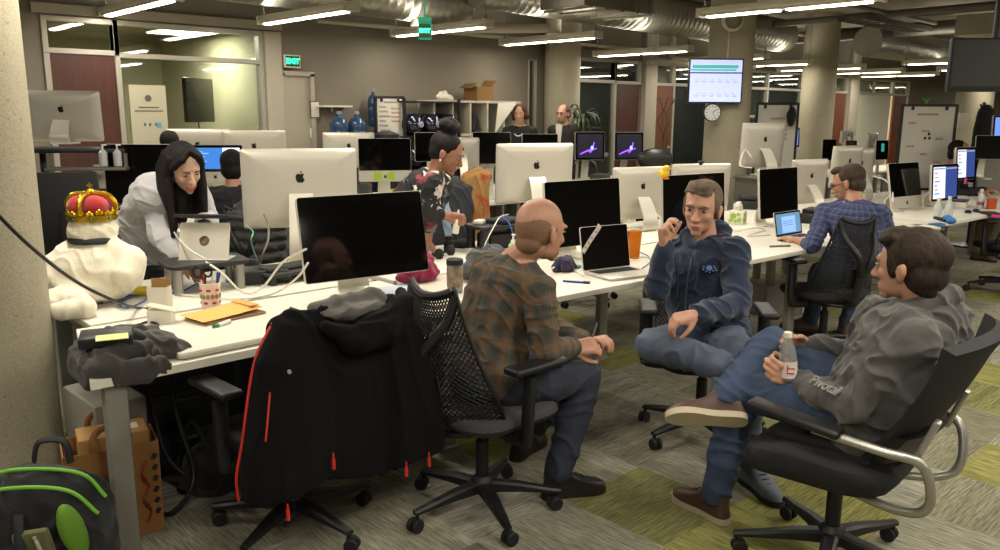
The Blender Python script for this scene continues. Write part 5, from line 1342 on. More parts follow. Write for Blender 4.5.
for i in range(13):
    x_ = -.15 + .30 * i / 12; h = .012 * math.sin(PI * i / 12) ** .5; z_ = .012 * (i / 12) ** 2
    rings.append([V((x_, -.09, z_ - .002)), V((x_, -.045, z_ + h)), V((x_, .045, z_ + h)), V((x_, .09, z_ + .001)), V((x_, .045, z_ - h * .8)), V((x_, -.045, z_ - h * .8))])
m.loft(rings); m.build('body', mat('manila', 'd8a75c', .75, var=.05), t)
m = MB(); m.box((.115, 0, .021), (.045, .15, .003)); m.build('flap', mat('manila_dark', 'c99a52', .75), t)
simple('notebook', 'brown card folder under the orange envelope', 'folder', lambda m: m.box((0, 0, .006), (.28, .19, .012), bev=.002), mat('brown_card', '8d6f52', .8), V((1.487, 3.351, 0.72)), .1)
# lip-print cup with its contents
M_CUP = mat('cup_pink_white', 'd8c4b8', .4)
t = thing('cup', 'pale cup printed with red lips holding scissors and pens', 'cup', (1.50, 3.53, .72))
m = MB(); m.lathe([(.036, 0), (.04, .004), (.046, .12), (.043, .121), (.037, .006), (.0, .006)], n=32, cap=False); cb_ = m.build('body', M_CUP, t)
for i in range(7):
    for z_ in (.032, .09):
        a = 2 * PI * i / 7 + (z_ * 6); d = V((math.cos(a), math.sin(a), 0)); rr = .0405 + z_ * .046; Rl = Matrix((V((-d.y, d.x, 0)), d, V((0, 0, 1)))).transposed()
        m = MB(); m.ell(d * rr + V((0, 0, z_)), (.011, .0025, .0062), Rl, 12, 8); m.build('lip_print', mat('lip_red', 'b01c22', .5), cb_)
m = MB()
for i in range(14):
    a = 2 * PI * i / 14; d = V((math.cos(a), math.sin(a), 0)); Rl = Matrix((V((-d.y, d.x, 0)), d, V((0, 0, 1)))).transposed(); m.ell(d * .0432 + V((0, 0, .061)), (.009, .002, .012), Rl, 10, 6)
m.build('brown_band', mat('print_brown', '8a7452', .6), t)
t = thing('scissors', 'black-handled scissors standing in the lip-print cup', 'scissors', (1.495, 3.535, .73))
m = MB()
for s in (-1, 1): m.tube([V((s * .022, 0, .165)) + V((math.cos(a) * .019, 0, math.sin(a) * .026)) for a in [i * PI / 6 for i in range(12)]], .005, 8, closed=True, k=2); m.rod((s * .008, 0, .14), (s * -.002, 0, .1), .005)
m.build('handles', M_RUB, t)
m = MB(); m.box((.003, 0, .055), (.012, .002, .1)); m.box((-.003, .002, .055), (.012, .002, .1)); m.build('blades', M_TUBE, t); t.rotation_euler = (.1, -.1, -.75)
for i, (c, n, a, b) in enumerate((('1e3fa0', 'blue', .018, -.004), ('b02020', 'red', -.012, .012), ('cfcabf', 'white', .006, -.02), ('22242a', 'black', .022, .014))):
    t = thing('pen', n + ' pen standing in the lip-print cup', 'pen', (1.50 + a, 3.53 + b, .728), 0, 'pens in the cup'); t.rotation_euler = (b * 6, a * 8, 0)
    m = MB(); m.rod((0, 0, 0), (0, 0, .13), .0045); m.build('barrel', mat('pen_' + n, c, .4), t); m = MB(); m.rod((0, 0, .13), (0, 0, .155), .0052); m.build('pen_cap', mat('pen_' + n, c, .4), t)
# small boxes
t = thing('carton', 'small open carton, white in front and brown inside, left of the cup', 'box', (1.30, 3.60, .72), R_(-40))
m = MB(); m.box((0, -.03, .06), (.085, .004, .12)); m.box((-.042, 0, .06), (.003, .06, .12)); m.box((.042, 0, .06), (.003, .06, .12)); m.box((0, 0, .002), (.085, .06, .004)); m.build('body', M_WHITE, t)
m = MB(); m.box((0, .03, .075), (.085, .004, .15)); m.build('flap', mat('kraft', 'a27a48', .8), t)
t = thing('carton', 'small white box with a lifted lid in front of the brown-flapped carton', 'box', (1.235, 3.42, .72), R_(-35))
m = MB(); m.box((0, 0, .03), (.10, .06, .06), bev=.002, seg=1); m.build('body', M_WHITE, t)
m = MB(); m.box((0.01, -.01, .068), (.12, .06, .008), Matrix.Rotation(.25, 3, 'Y'), bev=.003); m.build('lid', mat('cream_card', 'cfc4ab', .7), t)
def cable(label, pts, r, m_, name='cable', cat='cable', grp=None):
    m = MB(); o3 = V(pts[0]); m.tube([V(p) - o3 for p in pts], r, 8); o = m.build(name, m_); o.location = o3; return tag(o, label, cat, grp)
M_CBK = mat('cable_black', '141416', .5); M_CBL = mat('cable_blue', '2c4f9c', .5); M_CWH = mat('cable_white2', 'd4d0c4', .5); M_CRD = mat('cable_red', 'a03028', .5); M_CGN = mat('cable_green', '5fa088', .5)
cable('long black cable slanting down in front of the column past the bear', [(0.559, 2.956, 1.314), (0.692, 3.066, 1.15), (0.874, 3.266, 0.974), (1.038, 3.36, 0.855), (1.246, 3.726, 0.727), (1.292, 3.671, 0.725)], .0065, M_CBK)
cable('blue network cable coiled beside the plush bear', [(1.158, 3.936, 0.727), (1.28, 3.994, 0.727), (1.395, 4.04, 0.727), (1.227, 3.902, 0.727), (1.208, 3.743, 0.73), (1.341, 3.866, 0.73)], .004, M_CBL)
cable('blue cable running in front of the black riser to the cup', [(1.372, 3.924, 0.73), (1.513, 3.917, 0.73), (1.675, 4.061, 0.73), (1.528, 3.672, 0.73)], .004, M_CBL)
cable('thick white cable looping below the big silver computer', [(1.629, 3.86, 0.873), (1.658, 3.751, 0.83), (1.732, 3.693, 0.735), (1.813, 3.654, 0.75), (1.881, 3.558, 0.884), (1.796, 3.182, 1.004)], .0055, M_CWH)
cable('second thick white cable sagging to the edge of the black display', [(1.488, 3.88, 0.73), (1.558, 3.73, 0.73), (1.662, 3.581, 0.73), (1.837, 3.57, 0.735), (1.799, 3.279, 0.859), (1.795, 3.167, 0.944)], .005, M_CWH)
cable('thin white cable hanging over the laptop stand', [(1.643, 4.298, 0.993), (1.582, 4.07, 0.972), (1.559, 3.873, 0.939), (1.593, 3.762, 0.901)], .004, M_CWH)
cable('thin green cable beside the big silver computer', [(2.001, 4.171, 0.985), (1.998, 4.097, 0.96), (1.961, 4.05, 0.915), (2.177, 4.421, 0.73)], .004, M_CGN)
cable('grey cable dropping from the ports of the big silver computer', [(2.156, 4.274, 1.023), (2.119, 4.159, 0.987), (2.075, 4.082, 0.911), (2.017, 4.045, 0.834), (2.034, 4.138, 0.73)], .006, M_DUST)
cable('thin black cable among the clutter by the envelope', [(1.127, 3.414, 0.726), (1.183, 3.432, 0.73), (1.198, 3.362, 0.728), (1.135, 3.322, 0.726)], .006, M_CBK)
cable('red and white cord between the hoodie and the closed laptop', [(1.126, 3.17, 0.726), (1.127, 3.092, 0.73), (1.125, 3.029, 0.728), (1.103, 3.059, 0.726)], .005, M_CRD)
simple('marker', 'green-capped white marker in front of the envelope', 'marker', lambda m: (m.rod((-.05, 0, .009), (.03, 0, .009), .009), m.rod((-.05, 0, .009), (-.075, 0, .009), .0098, m=1)), [M_WHITE, mat('cap_green', '2f6b45', .5)], (1.42, 3.21, .72), .5)
simple('yellow_toy', 'yellow curved soft thing on the desk right of the plush bear', 'toy', lambda m: m.chain([(-.07, 0, .018), (-.02, .01, .03), (.04, .01, .03), (.08, -.01, .02)], [.012, .022, .02, .012]), mat('bright_yellow', 'd0bc28', .5), (1.337, 3.985, 0.72), -.5, blob=(.004, 3))
# riser with laptop stand
M_RISE = mat('riser_black', '232325', .5)
def riser(label, c, w, d, h, rz, legm, rl=.022):
    t = thing('monitor_riser', label, 'riser', (c[0], c[1], .72), rz)
    m = MB(); m.loft([[V((a * k, b * k, z)) for a, b in rrect(w, d, .06, 6)] for z, k in ((h - .022, .98), (h - .018, 1), (h - .004, 1), (h, .98))]); m.build('top', M_RISE, t)
    for sx in (-1, 1):
        for sy in (-1, 1): m = MB(); m.rod((sx * (w / 2 - .05), sy * (d / 2 - .045), 0), (sx * (w / 2 - .05), sy * (d / 2 - .045), h - .02), rl, n=20); m.build('leg', legm, t)
    return t
riser('black oval-cornered riser on silver legs under the laptop stand', (1.66, 3.96), .40, .27, .15, R_(-8), M_TUBE)
t = thing('laptop_stand', 'bent silver laptop stand with a round hole, standing on the black riser', 'laptop stand', (1.64, 3.92, .87), R_(-43))
m = MB(); N = 48; R0 = Matrix.Rotation(-.32, 4, 'X')
def pl(n_): return [R0 @ V((x_, 0, z_ + .1)) for x_, z_ in n_]
outer = []
for i in range(N):
    a = 2 * PI * i / N; ca, sa = math.cos(a), math.sin(a); k = 1 / max(abs(ca) / .125, abs(sa) / .092); outer.append((ca * k, sa * k))
inner = [(math.cos(2 * PI * i / N) * .026, math.sin(2 * PI * i / N) * .026) for i in range(N)]
A_ = pl(outer); B_ = pl(inner); nn = R0.to_3x3() @ V((0, .006, 0))
m.loft([A_, [p + nn for p in A_], [p + nn for p in B_], B_, A_], capends=False); m.box((0, .06, .004), (.25, .13, .006), bev=.002); m.build('stand_plate', M_ALU2, t)
t = thing('laptop', 'dark laptop resting on the bent silver stand, seen edge-on', 'laptop', (1.64, 3.92, .87), R_(-43))
m = MB(); m.box((.0, .125, .205), (.27, .24, .015), Matrix.Rotation(-.16, 3, 'X'), bev=.004); m.build('base', M_BLACK, t)
# black trays under the big computer
simple('docking_tray', 'flat black tray under the big silver computer', 'tray', lambda m: (m.box((0, 0, .05), (.34, .26, .02), bev=.008), m.box((-.14, 0, .02), (.03, .22, .04)), m.box((.14, 0, .02), (.03, .22, .04))), M_RISE, (2.074, 3.91, 0.72), .1)
simple('equipment_box', 'low black box with rounded edges beside the black tray', 'box', lambda m: m.box((0, 0, .035), (.26, .2, .07), bev=.012), M_BLACK, (1.958, 3.943, 0.72), -.3)
simple('keyboard', 'black keyboard lying on the flat black tray', 'keyboard', lambda m: [m.box((0, 0, .006), (.33, .13, .012), bev=.004)] + [m.box((-.145 + .0225 * i, -.045 + .022 * j, .014), (.018, .018, .006), bev=.002, seg=1) for i in range(14) for j in range(5)], M_BLACK, V((2.074, 3.91, 0.72)) + V((.02, 0, .062)), .15)
simple('power_adapter', 'round black speaker-like adapter with looped wire left of the tray', 'adapter', lambda m: m.lathe([(.03, 0), (.036, .01), (.034, .04), (.02, .05)], n=20), M_BLACK, (2.088, 4.318, 0.72))
simple('paper_stack', 'yellow-edged paper pad under the right end of the black tray', 'paper', lambda m: m.box((0, 0, .006), (.2, .15, .012)), mat('pad_yellow', 'b5a860', .8), (2.245, 4.099, 0.72), .2)
# middle of the near desk
def heap(seed, n, sx, sy, sz, r):
    rnd = random.Random(seed)
    def fn(m):
        m.ell((0, 0, sz * .35), (sx * .8, sy * .8, sz * .55))
        for i in range(n):
            a = rnd.uniform(0, 2 * PI); k = rnd.uniform(.3, 1); p = V((math.cos(a) * sx * k, math.sin(a) * sy * k, r * .8)); e = V((math.cos(a + 1.5) * sx * k, math.sin(a + 1.5) * sy * k, r * .8))
            m.tube([p, (p + e) / 2 * .7 + V((0, 0, sz * rnd.uniform(.5, 1.0))), e], r, 8)
    return fn
simple('scarf', 'crumpled magenta scarf heaped behind the steel tumbler', 'scarf', heap(3, 9, .15, .1, .12, .03), cloth_mat('magenta', '8e1f45'), (2.598, 3.412, 0.72), .3, blob=(.007, 4, .008, 16))
simple('sweater', 'grey sweater heaped on the desk behind the bald person', 'clothing', heap(5, 10, .17, .12, .13, .035), cloth_mat('sweater_grey', '4a4b4e'), (2.902, 3.215, 0.72), 0, blob=(.007, 4, .008, 16))
simple('scarf', 'dark purple cloth heaped behind the open laptop', 'scarf', heap(8, 7, .09, .06, .07, .025), cloth_mat('purple', '2a2140'), (3.372, 3.067, 0.72), 0, blob=(.006, 4, .006, 18))
t = thing('tumbler', 'steel travel tumbler with a picture band and black lid', 'tumbler', (2.548, 3.061, 0.72))
m = MB(); m.lathe([(.036, 0), (.039, .006), (.041, .14), (.038, .142)], n=32); m.build('body', mat('steel_cup', '8c8a86', .3, .8), t)
m = MB(); m.lathe([(.0402, .03), (.0418, .12)], n=32, cap=False); m.build('picture_band', mat('band_brown', '7a6a58', .5, var=.5, vscale=30), t)
m = MB(); m.lathe([(.042, .14), (.043, .145), (.042, .165), (.034, .17)], n=32); m.build('lid', M_RUB, t)
def sheet(label, p, w, d, rz, c='d2cec2', z=.7205):
    return simple('paper_sheet', label, 'paper', lambda m: m.box((0, 0, 0), (w, d, .001)), mat('paper_' + c, c, .8), (p[0], p[1], z), rz)
sheet('white paper sheet with a pink oval beside the net-back chair', (2.231, 2.994, 0.72), .22, .28, .3)
simple('sticker', 'pink oval printed on the sheet beside the net-back chair', 'sticker', lambda m: m.lathe([(.035, 0), (.035, .001)], n=24), mat('pink_ink', 'a03a68', .7), V((2.243, 3.011, 0.72)) + V((0, 0, .0018)))
sheet('pale blue and white papers under the foot of the black display', (2.352, 3.297, 0.72), .25, .2, -.2, 'b8c0cc')
simple('headset', 'black headset lying behind the magenta scarf', 'headset', lambda m: (m.tube([(math.cos(a) * .075, math.sin(a) * .075, .02) for a in [i * PI / 8 for i in range(9)]], .008, 8), m.ell((.075, 0, .03), (.025, .03, .035)), m.ell((-.075, 0, .03), (.025, .03, .035))), M_RUB, (3.145, 3.873, 0.72), .4)
simple('wallet', 'small black pouch on the desk near the woman with the bun', 'pouch', lambda m: m.box((0, 0, .025), (.14, .1, .05), bev=.018, seg=3), M_RUB, (3.477, 4.091, 0.72), .4)
simple('computer_mouse', 'white computer mouse lying in front of the bun woman\'s hand', 'mouse', lambda m: m.ell((0, 0, .012), (.05, .03, .018)), M_WHITE, (3.171, 3.995, 0.72), .2)
simple('jar', 'black lidded jar beside the headset', 'jar', lambda m: m.lathe([(.03, 0), (.034, .01), (.034, .07), (.026, .08), (.028, .1), (.02, .104)], n=24), M_RUB, (3.281, 3.999, 0.72))
# bottle in hand
t = thing('squeeze_bottle', 'white squeeze bottle with a pointed nozzle in the bun woman\'s hand', 'bottle', V((3.117, 3.741, 0.924)) + V((0, 0, -.04)), 0); t.rotation_euler = (.1, .12, 0)
m = MB(); m.lathe([(.018, 0), (.021, .006), (.021, .09), (.012, .105)], n=24); m.build('body', M_WHITE, t)
m = MB(); m.lathe([(.011, .104), (.011, .114), (.004, .145), (.002, .146)], n=16); m.build('nozzle', M_WHITE, t)
# riser two with its clutter
RZ2 = riser('black riser crowded with cables beside the orange scarf', (3.652, 3.938, 0.72), .42, .26, .16, R_(-10), M_RISE, .03)
rp = V((3.652, 3.938, 0.72)) + V((0, 0, .16))
simple('tablet_case', 'dark folded case lying on the cable-crowded riser', 'case', lambda m: m.box((0, 0, .015), (.22, .17, .03), bev=.01), mat('case_navy', '20222c', .7), rp + V((.06, 0, 0)), .2)
simple('power_adapter', 'white power block on the cable-crowded riser', 'adapter', lambda m: m.box((0, 0, .014), (.09, .06, .028), bev=.008), M_WHITE, rp + V((-.12, .05, 0)), .5)
cable('blue network cable hanging over the front of the cable-crowded riser', [rp + V((.1, .02, .035)), rp + V((.0, -.05, .04)), rp + V((-.05, -.16, .02)), rp + V((-.03, -.19, -.08)), rp + V((.01, -.2, -.15))], .005, M_CBL)
cable('white cable crossing the cable-crowded riser', [rp + V((.15, .06, .04)), rp + V((.02, 0, .04)), rp + V((-.12, -.1, .01)), rp + V((-.25, -.16, -.08)), rp + V((-.3, -.18, -.15))], .004, M_CWH)
simple('equipment_box', 'black box on the desk under the cable-crowded riser', 'box', lambda m: m.box((0, 0, .05), (.24, .16, .1), bev=.012), M_BLACK, V((3.652, 3.938, 0.72)), -.1)
t = thing('pump_bottle', 'clear green pump bottle of hand gel behind the bald person', 'bottle', (3.437, 3.569, 0.72))
m = MB(); m.lathe([(.026, 0), (.03, .006), (.03, .08), (.014, .1)], n=24); m.build('body', mat('gel_green', '8fbf94', .2), t)
m = MB(); m.rod((0, 0, .1), (0, 0, .14), .006); m.box((.01, 0, .145), (.04, .015, .01), bev=.003); m.lathe([(.015, .098), (.015, .112)], n=16); m.build('pump', M_WHITE, t)
# scarf and jacket on the chair behind
t = thing('scarf', 'orange and red patterned scarf draped over the chair back', 'scarf', (4.04, 4.62, 0))
m = MB(); ringloft(m, [V(p) for p in ((0, .03, 1.17), (0, -.02, 1.12), (-.01, -.05, .95), (.0, -.06, .75), (-.01, -.06, .55))], [CR] * 5, [(.07, .03), (.11, .05), (.09, .045), (.10, .045), (.08, .035)])
def orange():
    m_, nt, b = base('orange_scarf'); tc = nt.new('ShaderNodeTexCoord'); n = nt.new('ShaderNodeTexNoise', i_Scale=11.0, i_Detail=3.0); nt.l.new(tc.outputs['Object'], n.inputs['Vector'])
    nt.l.new(nt.ramp(n.outputs[0], [(.3, lin('8f6c3e')), (.5, lin('9a7342')), (.6, lin('9a4a2c')), (.66, lin('a23c2a'))]), b.inputs['Base Color']); b.inputs['Roughness'].default_value = .9; return m_
m.blob('cloth', orange(), t, .008, 3, .012, 16, aniso=(1, 1, .3))
t = thing('denim_jacket', 'denim jacket with pale blue lining hanging left of the orange scarf', 'jacket', (3.86, 4.72, 0))
m = MB(); ringloft(m, [V(p) for p in ((0, .03, 1.08), (0, -.03, 1.02), (-.02, -.05, .85), (-.04, -.05, .55))], [CR] * 4, [(.12, .03), (.17, .05), (.17, .055), (.16, .05)]); m.blob('jacket_body', cloth_mat('denim_black', '2a2c33'), t, .009, 3, .011, 14, aniso=(1, 1, .4))
m = MB(); ringloft(m, [V(p) for p in ((-.08, -.06, 1.02), (-.10, -.09, .85), (-.13, -.10, .58))], [CR] * 3, [(.02, .02), (.05, .03), (.06, .03)]); m.blob('lining', cloth_mat('denim_pale', '8092a6'), t, .008, 3, .006, 14)
# open laptop
def laptop(label, hinge_l, hinge_r, depth, tilt, shell, screen_m, keys=True, h=None):
    """hinge_l / hinge_r: ends of the hinge as seen by the user; keyboard lies towards the user"""
    a, b = V(hinge_l), V(hinge_r); x = (b - a); W = x.length; rz = math.atan2(x.y, x.x); h = h or depth
    t = thing('laptop', label, 'laptop', ((a.x + b.x) / 2, (a.y + b.y) / 2, .72), rz)
    m = MB(); m.loft([[V((p * k, q_ * k - depth / 2, z)) for p, q_ in rrect(W, depth, .014)] for z, k in ((.002, .97), (.005, 1), (.015, 1), (.016, .99))]); m.build('base', shell, t)
    if keys:
        m = MB()
        for r_ in range(5):
            for i in range(13): m.box((-W * .40 + W * .8 * i / 12, -.03 - .019 * r_, .0168), (W * .052, .0145, .002), bev=.0008, seg=1)
        m.build('keyboard', M_BLACK, t)
        m = MB(); m.box((0, -depth + .055, .0165), (.10, .07, .001)); m.build('trackpad', M_ALU, t)
    T = Matrix.Translation((0, -.002, .016)) @ Matrix.Rotation(-tilt, 4, 'X'); R3 = T.to_3x3(); ux, uz = R3 @ V((1, 0, 0)), R3 @ V((0, 0, 1))
    m = MB(); m.prism(rrect(W, h, .012), T @ V((0, 0, h / 2)), ux, uz, -.007); logo(m, T @ V((0, .0065, h / 2)), -ux, uz, .03, .001); lid = m.build('lid', shell, t)
    m = MB(); m.prism(rrect(W - .006, h - .006, .01), T @ V((0, 0, h / 2)), ux, uz, .0012); m.build('bezel', M_GLS, lid)
    for k_, (u0, v0, u1, v1), mm in screen_m:
        m = MB(); w_, h_ = W - .03, h - .03; m.prism([((u - .5) * w_, (v - .5) * h_) for u, v in ((u0, v0), (u1, v0), (u1, v1), (u0, v1))], T @ V((0, -.0016 - .0006 * k_, h / 2)), ux, uz, .0004); m.build('display_area', mm, lid)
    return t, T
LP, LT_ = laptop('open silver laptop with a dark screen and a lanyard across its corner', (3.378, 2.945, 0.72), (3.706, 2.874, 0.72), .245, .18, M_ALU2, [])
o = MB(); W_ = .355
rz = LP.rotation_euler.z
def onlid(u, v, d=-.004): return LT_ @ V((u, d, v))
hw = (V((3.378, 2.945, 0.72)) - V((3.706, 2.874, 0.72))).length / 2
m = MB(); pts = [onlid(-hw + .005, .105), onlid(-hw + .06, .165), onlid(-hw + .13, .235), onlid(-hw + .14, .248, .003), onlid(-hw + .13, .22, .012)]
P_ = smooth_path(pts, 5); rings = []
wv = (LT_.to_3x3() @ V((.7, 0, -.7))) * .013; tv = (LT_.to_3x3() @ V((0, 1, 0))) * .001
for p in P_: rings.append([p - wv - tv, p + wv - tv, p + wv + tv, p - wv + tv])
m.loft(rings); o = m.build('lanyard', mat('lanyard_white', 'c8bdb6', .8)); put(o, LP.location.copy(), rz); tag(o, 'white lanyard with red marks hung over the corner of the open laptop', 'lanyard')
m = MB()
for i in range(2, 9, 2): m.box(P_[i] - tv * 2.2, (.010, .0012, .008), LT_.to_3x3() @ Matrix.Rotation(.78, 3, 'Y'))
m.build('red_marks', mat('mark_red', '9a3a3a', .8), o)
simple('badge', 'small teal tag on the desk at the foot of the lanyard', 'tag', lambda m: m.box((0, 0, .008), (.05, .03, .016), bev=.006), mat('teal_plastic', '2f8a80', .5), (3.491, 3.083, 0.72), .4)
cable('white charging cable looped behind the open laptop', [(3.101, 2.971, 0.725), (3.265, 3.068, 0.751), (3.357, 3.055, 0.764), (3.39, 3.015, 0.731), (3.305, 2.881, 0.728)], .004, M_CWH)
cable('thin blue cable beside the amber tumbler', [(3.691, 2.791, 0.725), (3.941, 2.908, 0.725), (4.102, 3.044, 0.725), (4.185, 3.17, 0.725)], .003, M_CBL)
t = thing('pen', 'blue pen lying alone on the desk before the open laptop', 'pen', V((3.165, 2.807, 0.72)) + V((0, 0, .006)), R_(-62))
m = MB(); m.rod((-.07, 0, 0), (.04, 0, 0), .0055); m.build('barrel', mat('pen_blue', '1e3fa0', .4), t); m = MB(); m.rod((.04, 0, 0), (.075, 0, 0), .0062); m.box((.06, 0, .007), (.04, .003, .002)); m.build('pen_cap', mat('pen_navy', '20283c', .4), t)
def amber():
    m_, nt, b = base('amber_plastic'); b.inputs['Base Color'].default_value = lin('e09a18'); b.inputs['Roughness'].default_value = .12; b.inputs['Transmission Weight'].default_value = .8; b.inputs['IOR'].default_value = 1.3; return m_
t = thing('drinking_tumbler', 'amber faceted plastic tumbler on the desk beside the open laptop', 'tumbler', (4.001, 3.075, 0.72))
m = MB(); prof = [(.031, 0), (.033, .008), (.044, .168), (.041, .168), (.031, .012), (.001, .012)]
n_ = 32; vs = []
m.loft([[V((r * (1 + (.03 if (i % 4) < 2 and 0 < j < 3 else 0)) * math.cos(2 * PI * i / n_), r * (1 + (.03 if (i % 4) < 2 and 0 < j < 3 else 0)) * math.sin(2 * PI * i / n_), h)) for i in range(n_)] for j, (r, h) in enumerate(prof)]); m.build('body', amber(), t, 20)
def tissue(label, p, rz, s=1.0):
    t = thing('tissue_box', label, 'tissue box', p, rz)
    m = MB(); m.box((0, 0, .055 * s), (.12 * s, .12 * s, .11 * s), bev=.004); m.build('box', M_WHITE, t)
    m = MB()
    for i, (a, b, c) in enumerate(((-.03, .03, .02), (.02, .06, .026), (.035, .025, .018), (-.02, .075, .016), (0, .02, .014))):
        for d in ((0, -1), (-1, 0), (1, 0)): m.lathe([(c * s, 0), (c * s, .001)], (d[0] * .0605 * s + (a * s if d[0] == 0 else 0), d[1] * .0605 * s + (a * s if d[1] == 0 else 0), b * s + .01), 10, axis=(d[0], d[1], 0))
    m.build('leaf_print', mat('leaf_green', '8fae4a', .6), t)
    m = MB(); m.lathe([(.035, 0), (.03, .02), (.034, .045), (.012, .075), (.004, .08)], (0, 0, .108 * s), 14); m.blob('tissue', mat('tissue_white', 'd8d6cc', .9), t, .006, 2, .008, 30)
tissue('white tissue box with green leaves between the computer and the amber tumbler', (5.312, 4.178, 0.72), .2)
tissue('white tissue box with green leaves behind the shoulder of the navy hoodie', (5.904, 3.508, 0.72), .3)
tissue('small white and green tissue box beyond the tall silver computer, second row', (6.5, 6.2, .72), .3)
LP2, LT2 = laptop('small old silver laptop with a lit blue page before the checked shirt', (5.375, 2.875, 0.72), (5.726, 2.859, 0.72), .19, .2, M_ALU2, [(0, (0, 0, 1, 1), E('slate_blue', '5a86a8', .6)), (1, (.22, .05, .78, .85), E('page_blue', '7fa6ea', .8)), (2, (.28, .6, .7, .63), E('page_ink', '4868b0', .5)), (2, (.28, .5, .66, .53), E('page_ink', '4868b0', .5)), (2, (.28, .4, .7, .43), E('page_ink', '4868b0', .5))], h=.175)
t = thing('pen', 'dark pen lying on the desk before the small old laptop', 'pen', V((5.086, 2.688, 0.72)) + V((0, 0, .006)), R_(-30)); m = MB(); m.rod((-.075, 0, 0), (.075, 0, 0), .007); m.build('barrel', M_DUST, t)
# duck on the display corner
t = thing('toy_duck', 'small yellow toy duck perched on the corner of the black display', 'toy', (4.445, 3.195, 1.178), R_(-60))
m = MB(); m.ell((0, 0, .03), (.034, .026, .028)); m.ell((.012, 0, .068), (.024, .022, .023)); m.ell((-.03, 0, .045), (.018, .01, .014)); m.blob('body', mat('duck_yellow', 'e8c020', .6), t, .004, 3)
m = MB(); m.ell((.036, 0, .066), (.014, .014, .006)); m.build('beak', mat('duck_orange', 'd86a14', .6), t)
for s in (-1, 1): m = MB(); m.ell((.012, s * .016, .004), (.022, .012, .007)); m.build('foot', mat('duck_orange', 'd86a14', .6), t); m = MB(); m.ell((.028, s * .012, .075), .003); m.build('eye', M_RUB, t)
t = thing('webcam', 'small black webcam on top of the computer behind the navy hoodie', 'webcam', (5.66, 3.72, 1.2), R_(-50)); m = MB(); m.box((0, 0, .018), (.05, .025, .025), bev=.008); m.rod((0, -.012, .018), (0, -.02, .018), .008); m.build('body', M_BLACK, t); m = MB(); m.box((0, .01, .0), (.025, .04, .012)); m.build('clip', M_BLACK, t)
# pen held by the bald person, bottle held by the grey hoodie
t = thing('pen', 'pen held upright in the hand of the bald person', 'pen', (2.496, 2.128, 0.657)); t.rotation_euler = (.1, .3, 0); m = MB(); m.rod((0, 0, -.03), (0, 0, .095), .005); m.build('barrel', mat('pen_grey', '8a8a88', .35, .5), t)
def clear(n, c='e6ecea', tr=.85):
    m_, nt, b = base(n); b.inputs['Base Color'].default_value = lin(c); b.inputs['Roughness'].default_value = .08; b.inputs['Transmission Weight'].default_value = tr; b.inputs['IOR'].default_value = 1.25; MATS[n] = m_; return m_
M_CLEAR = clear('clear_plastic')
BO = V((2.691, 1.353, 0.655))
t = thing('drink_bottle', 'clear drink bottle with red and white label held by the grey hoodie', 'bottle', BO); t.rotation_euler = (-.06, -.04, 0)
m = MB(); m.lathe([(.026, 0), (.031, .006), (.031, .085), (.029, .1), (.024, .125), (.014, .15), (.0125, .165), (.0115, .165), (.013, .15), (.022, .125), (.028, .09), (.029, .008), (0, .008)], n=28, cap=False); m.build('body', M_CLEAR, t)
m = MB(); m.lathe([(.0318, .015), (.0318, .075)], n=28, cap=False); m.build('label_band', mat('label_white', 'd8d0c8', .5), t)
font_mesh('IT', .04, 'red_lettering', mat('lip_red', 'b01c22', .5), t, basis((CR * -.0 - CF * .0325 + V((0, 0, .047))), V((.15, 0, 1)), CR * -1), .001)
m = MB(); m.lathe([(.0145, .16), (.0145, .178), (.012, .18)], n=20); m.build('bottle_cap', M_WHITE, t)
# ------------------------------------------------------------------ far end of the bench
for i, (px, py, s, lab) in enumerate(((937, 219, 1.0, 'left'), (947, 217, 1.1, 'right'))):
    t = thing('water_bottle', 'clear water bottle with white cap before the lit display, %s one of the pair' % lab, 'bottle', (7.514, 2.546, 0.72) if i == 0 else (7.738, 2.534, 0.72), 0, 'clear bottles by the lit display')
    m = MB(); m.lathe([(.03, 0), (.034, .006), (.034, .11), (.014, .15), (.013, .165)], n=24); m.build('body', mat('bottle_pale', 'b8bcbc', .15), t); m = MB(); m.lathe([(.016, .16), (.016, .182)], n=18); m.build('bottle_cap', M_WHITE, t)
t = thing('water_bottle', 'single clear bottle with a red band left of the orange mug', 'bottle', (8.739, 2.587, 0.72)); m = MB(); m.lathe([(.03, 0), (.033, .006), (.033, .11), (.014, .15), (.013, .165)], n=24); m.build('body', mat('bottle_pale', 'b8bcbc', .15), t); m = MB(); m.lathe([(.0335, .03), (.0335, .06)], n=24, cap=False); m.build('label_band', mat('band_red', 'a05050', .5), t); m = MB(); m.lathe([(.016, .16), (.016, .182)], n=18); m.build('bottle_cap', M_WHITE, t)
t = thing('mug', 'orange mug at the far right end of the bench', 'mug', (8.727, 2.488, 0.72)); m = MB(); m.lathe([(.04, 0), (.043, .005), (.043, .1), (.039, .1), (.038, .01), (0, .01)], n=28, cap=False); m.build('body', mat('mug_orange', 'b5481c', .4), t); m = MB(); m.tube([(.042, 0, .08), (.07, 0, .075), (.07, 0, .035), (.042, 0, .03)], .006, 8); m.build('handle', mat('mug_orange', 'b5481c', .4), t)
simple('headphones', 'black and blue headphones lying on the bench before the lit display', 'headphones', lambda m: (m.tube([(math.cos(a) * .08, math.sin(a) * .09, .02 + .02 * math.sin(a)) for a in [i * PI / 8 for i in range(9)]], .011, 8), m.ell((.08, -.02, .03), (.03, .04, .03), m=1), m.ell((-.08, -.02, .03), (.03, .04, .03), m=1)), [M_RUB, mat('vivid_blue', '2f6fb0', .5)], (7.29, 2.397, 0.72), .5)
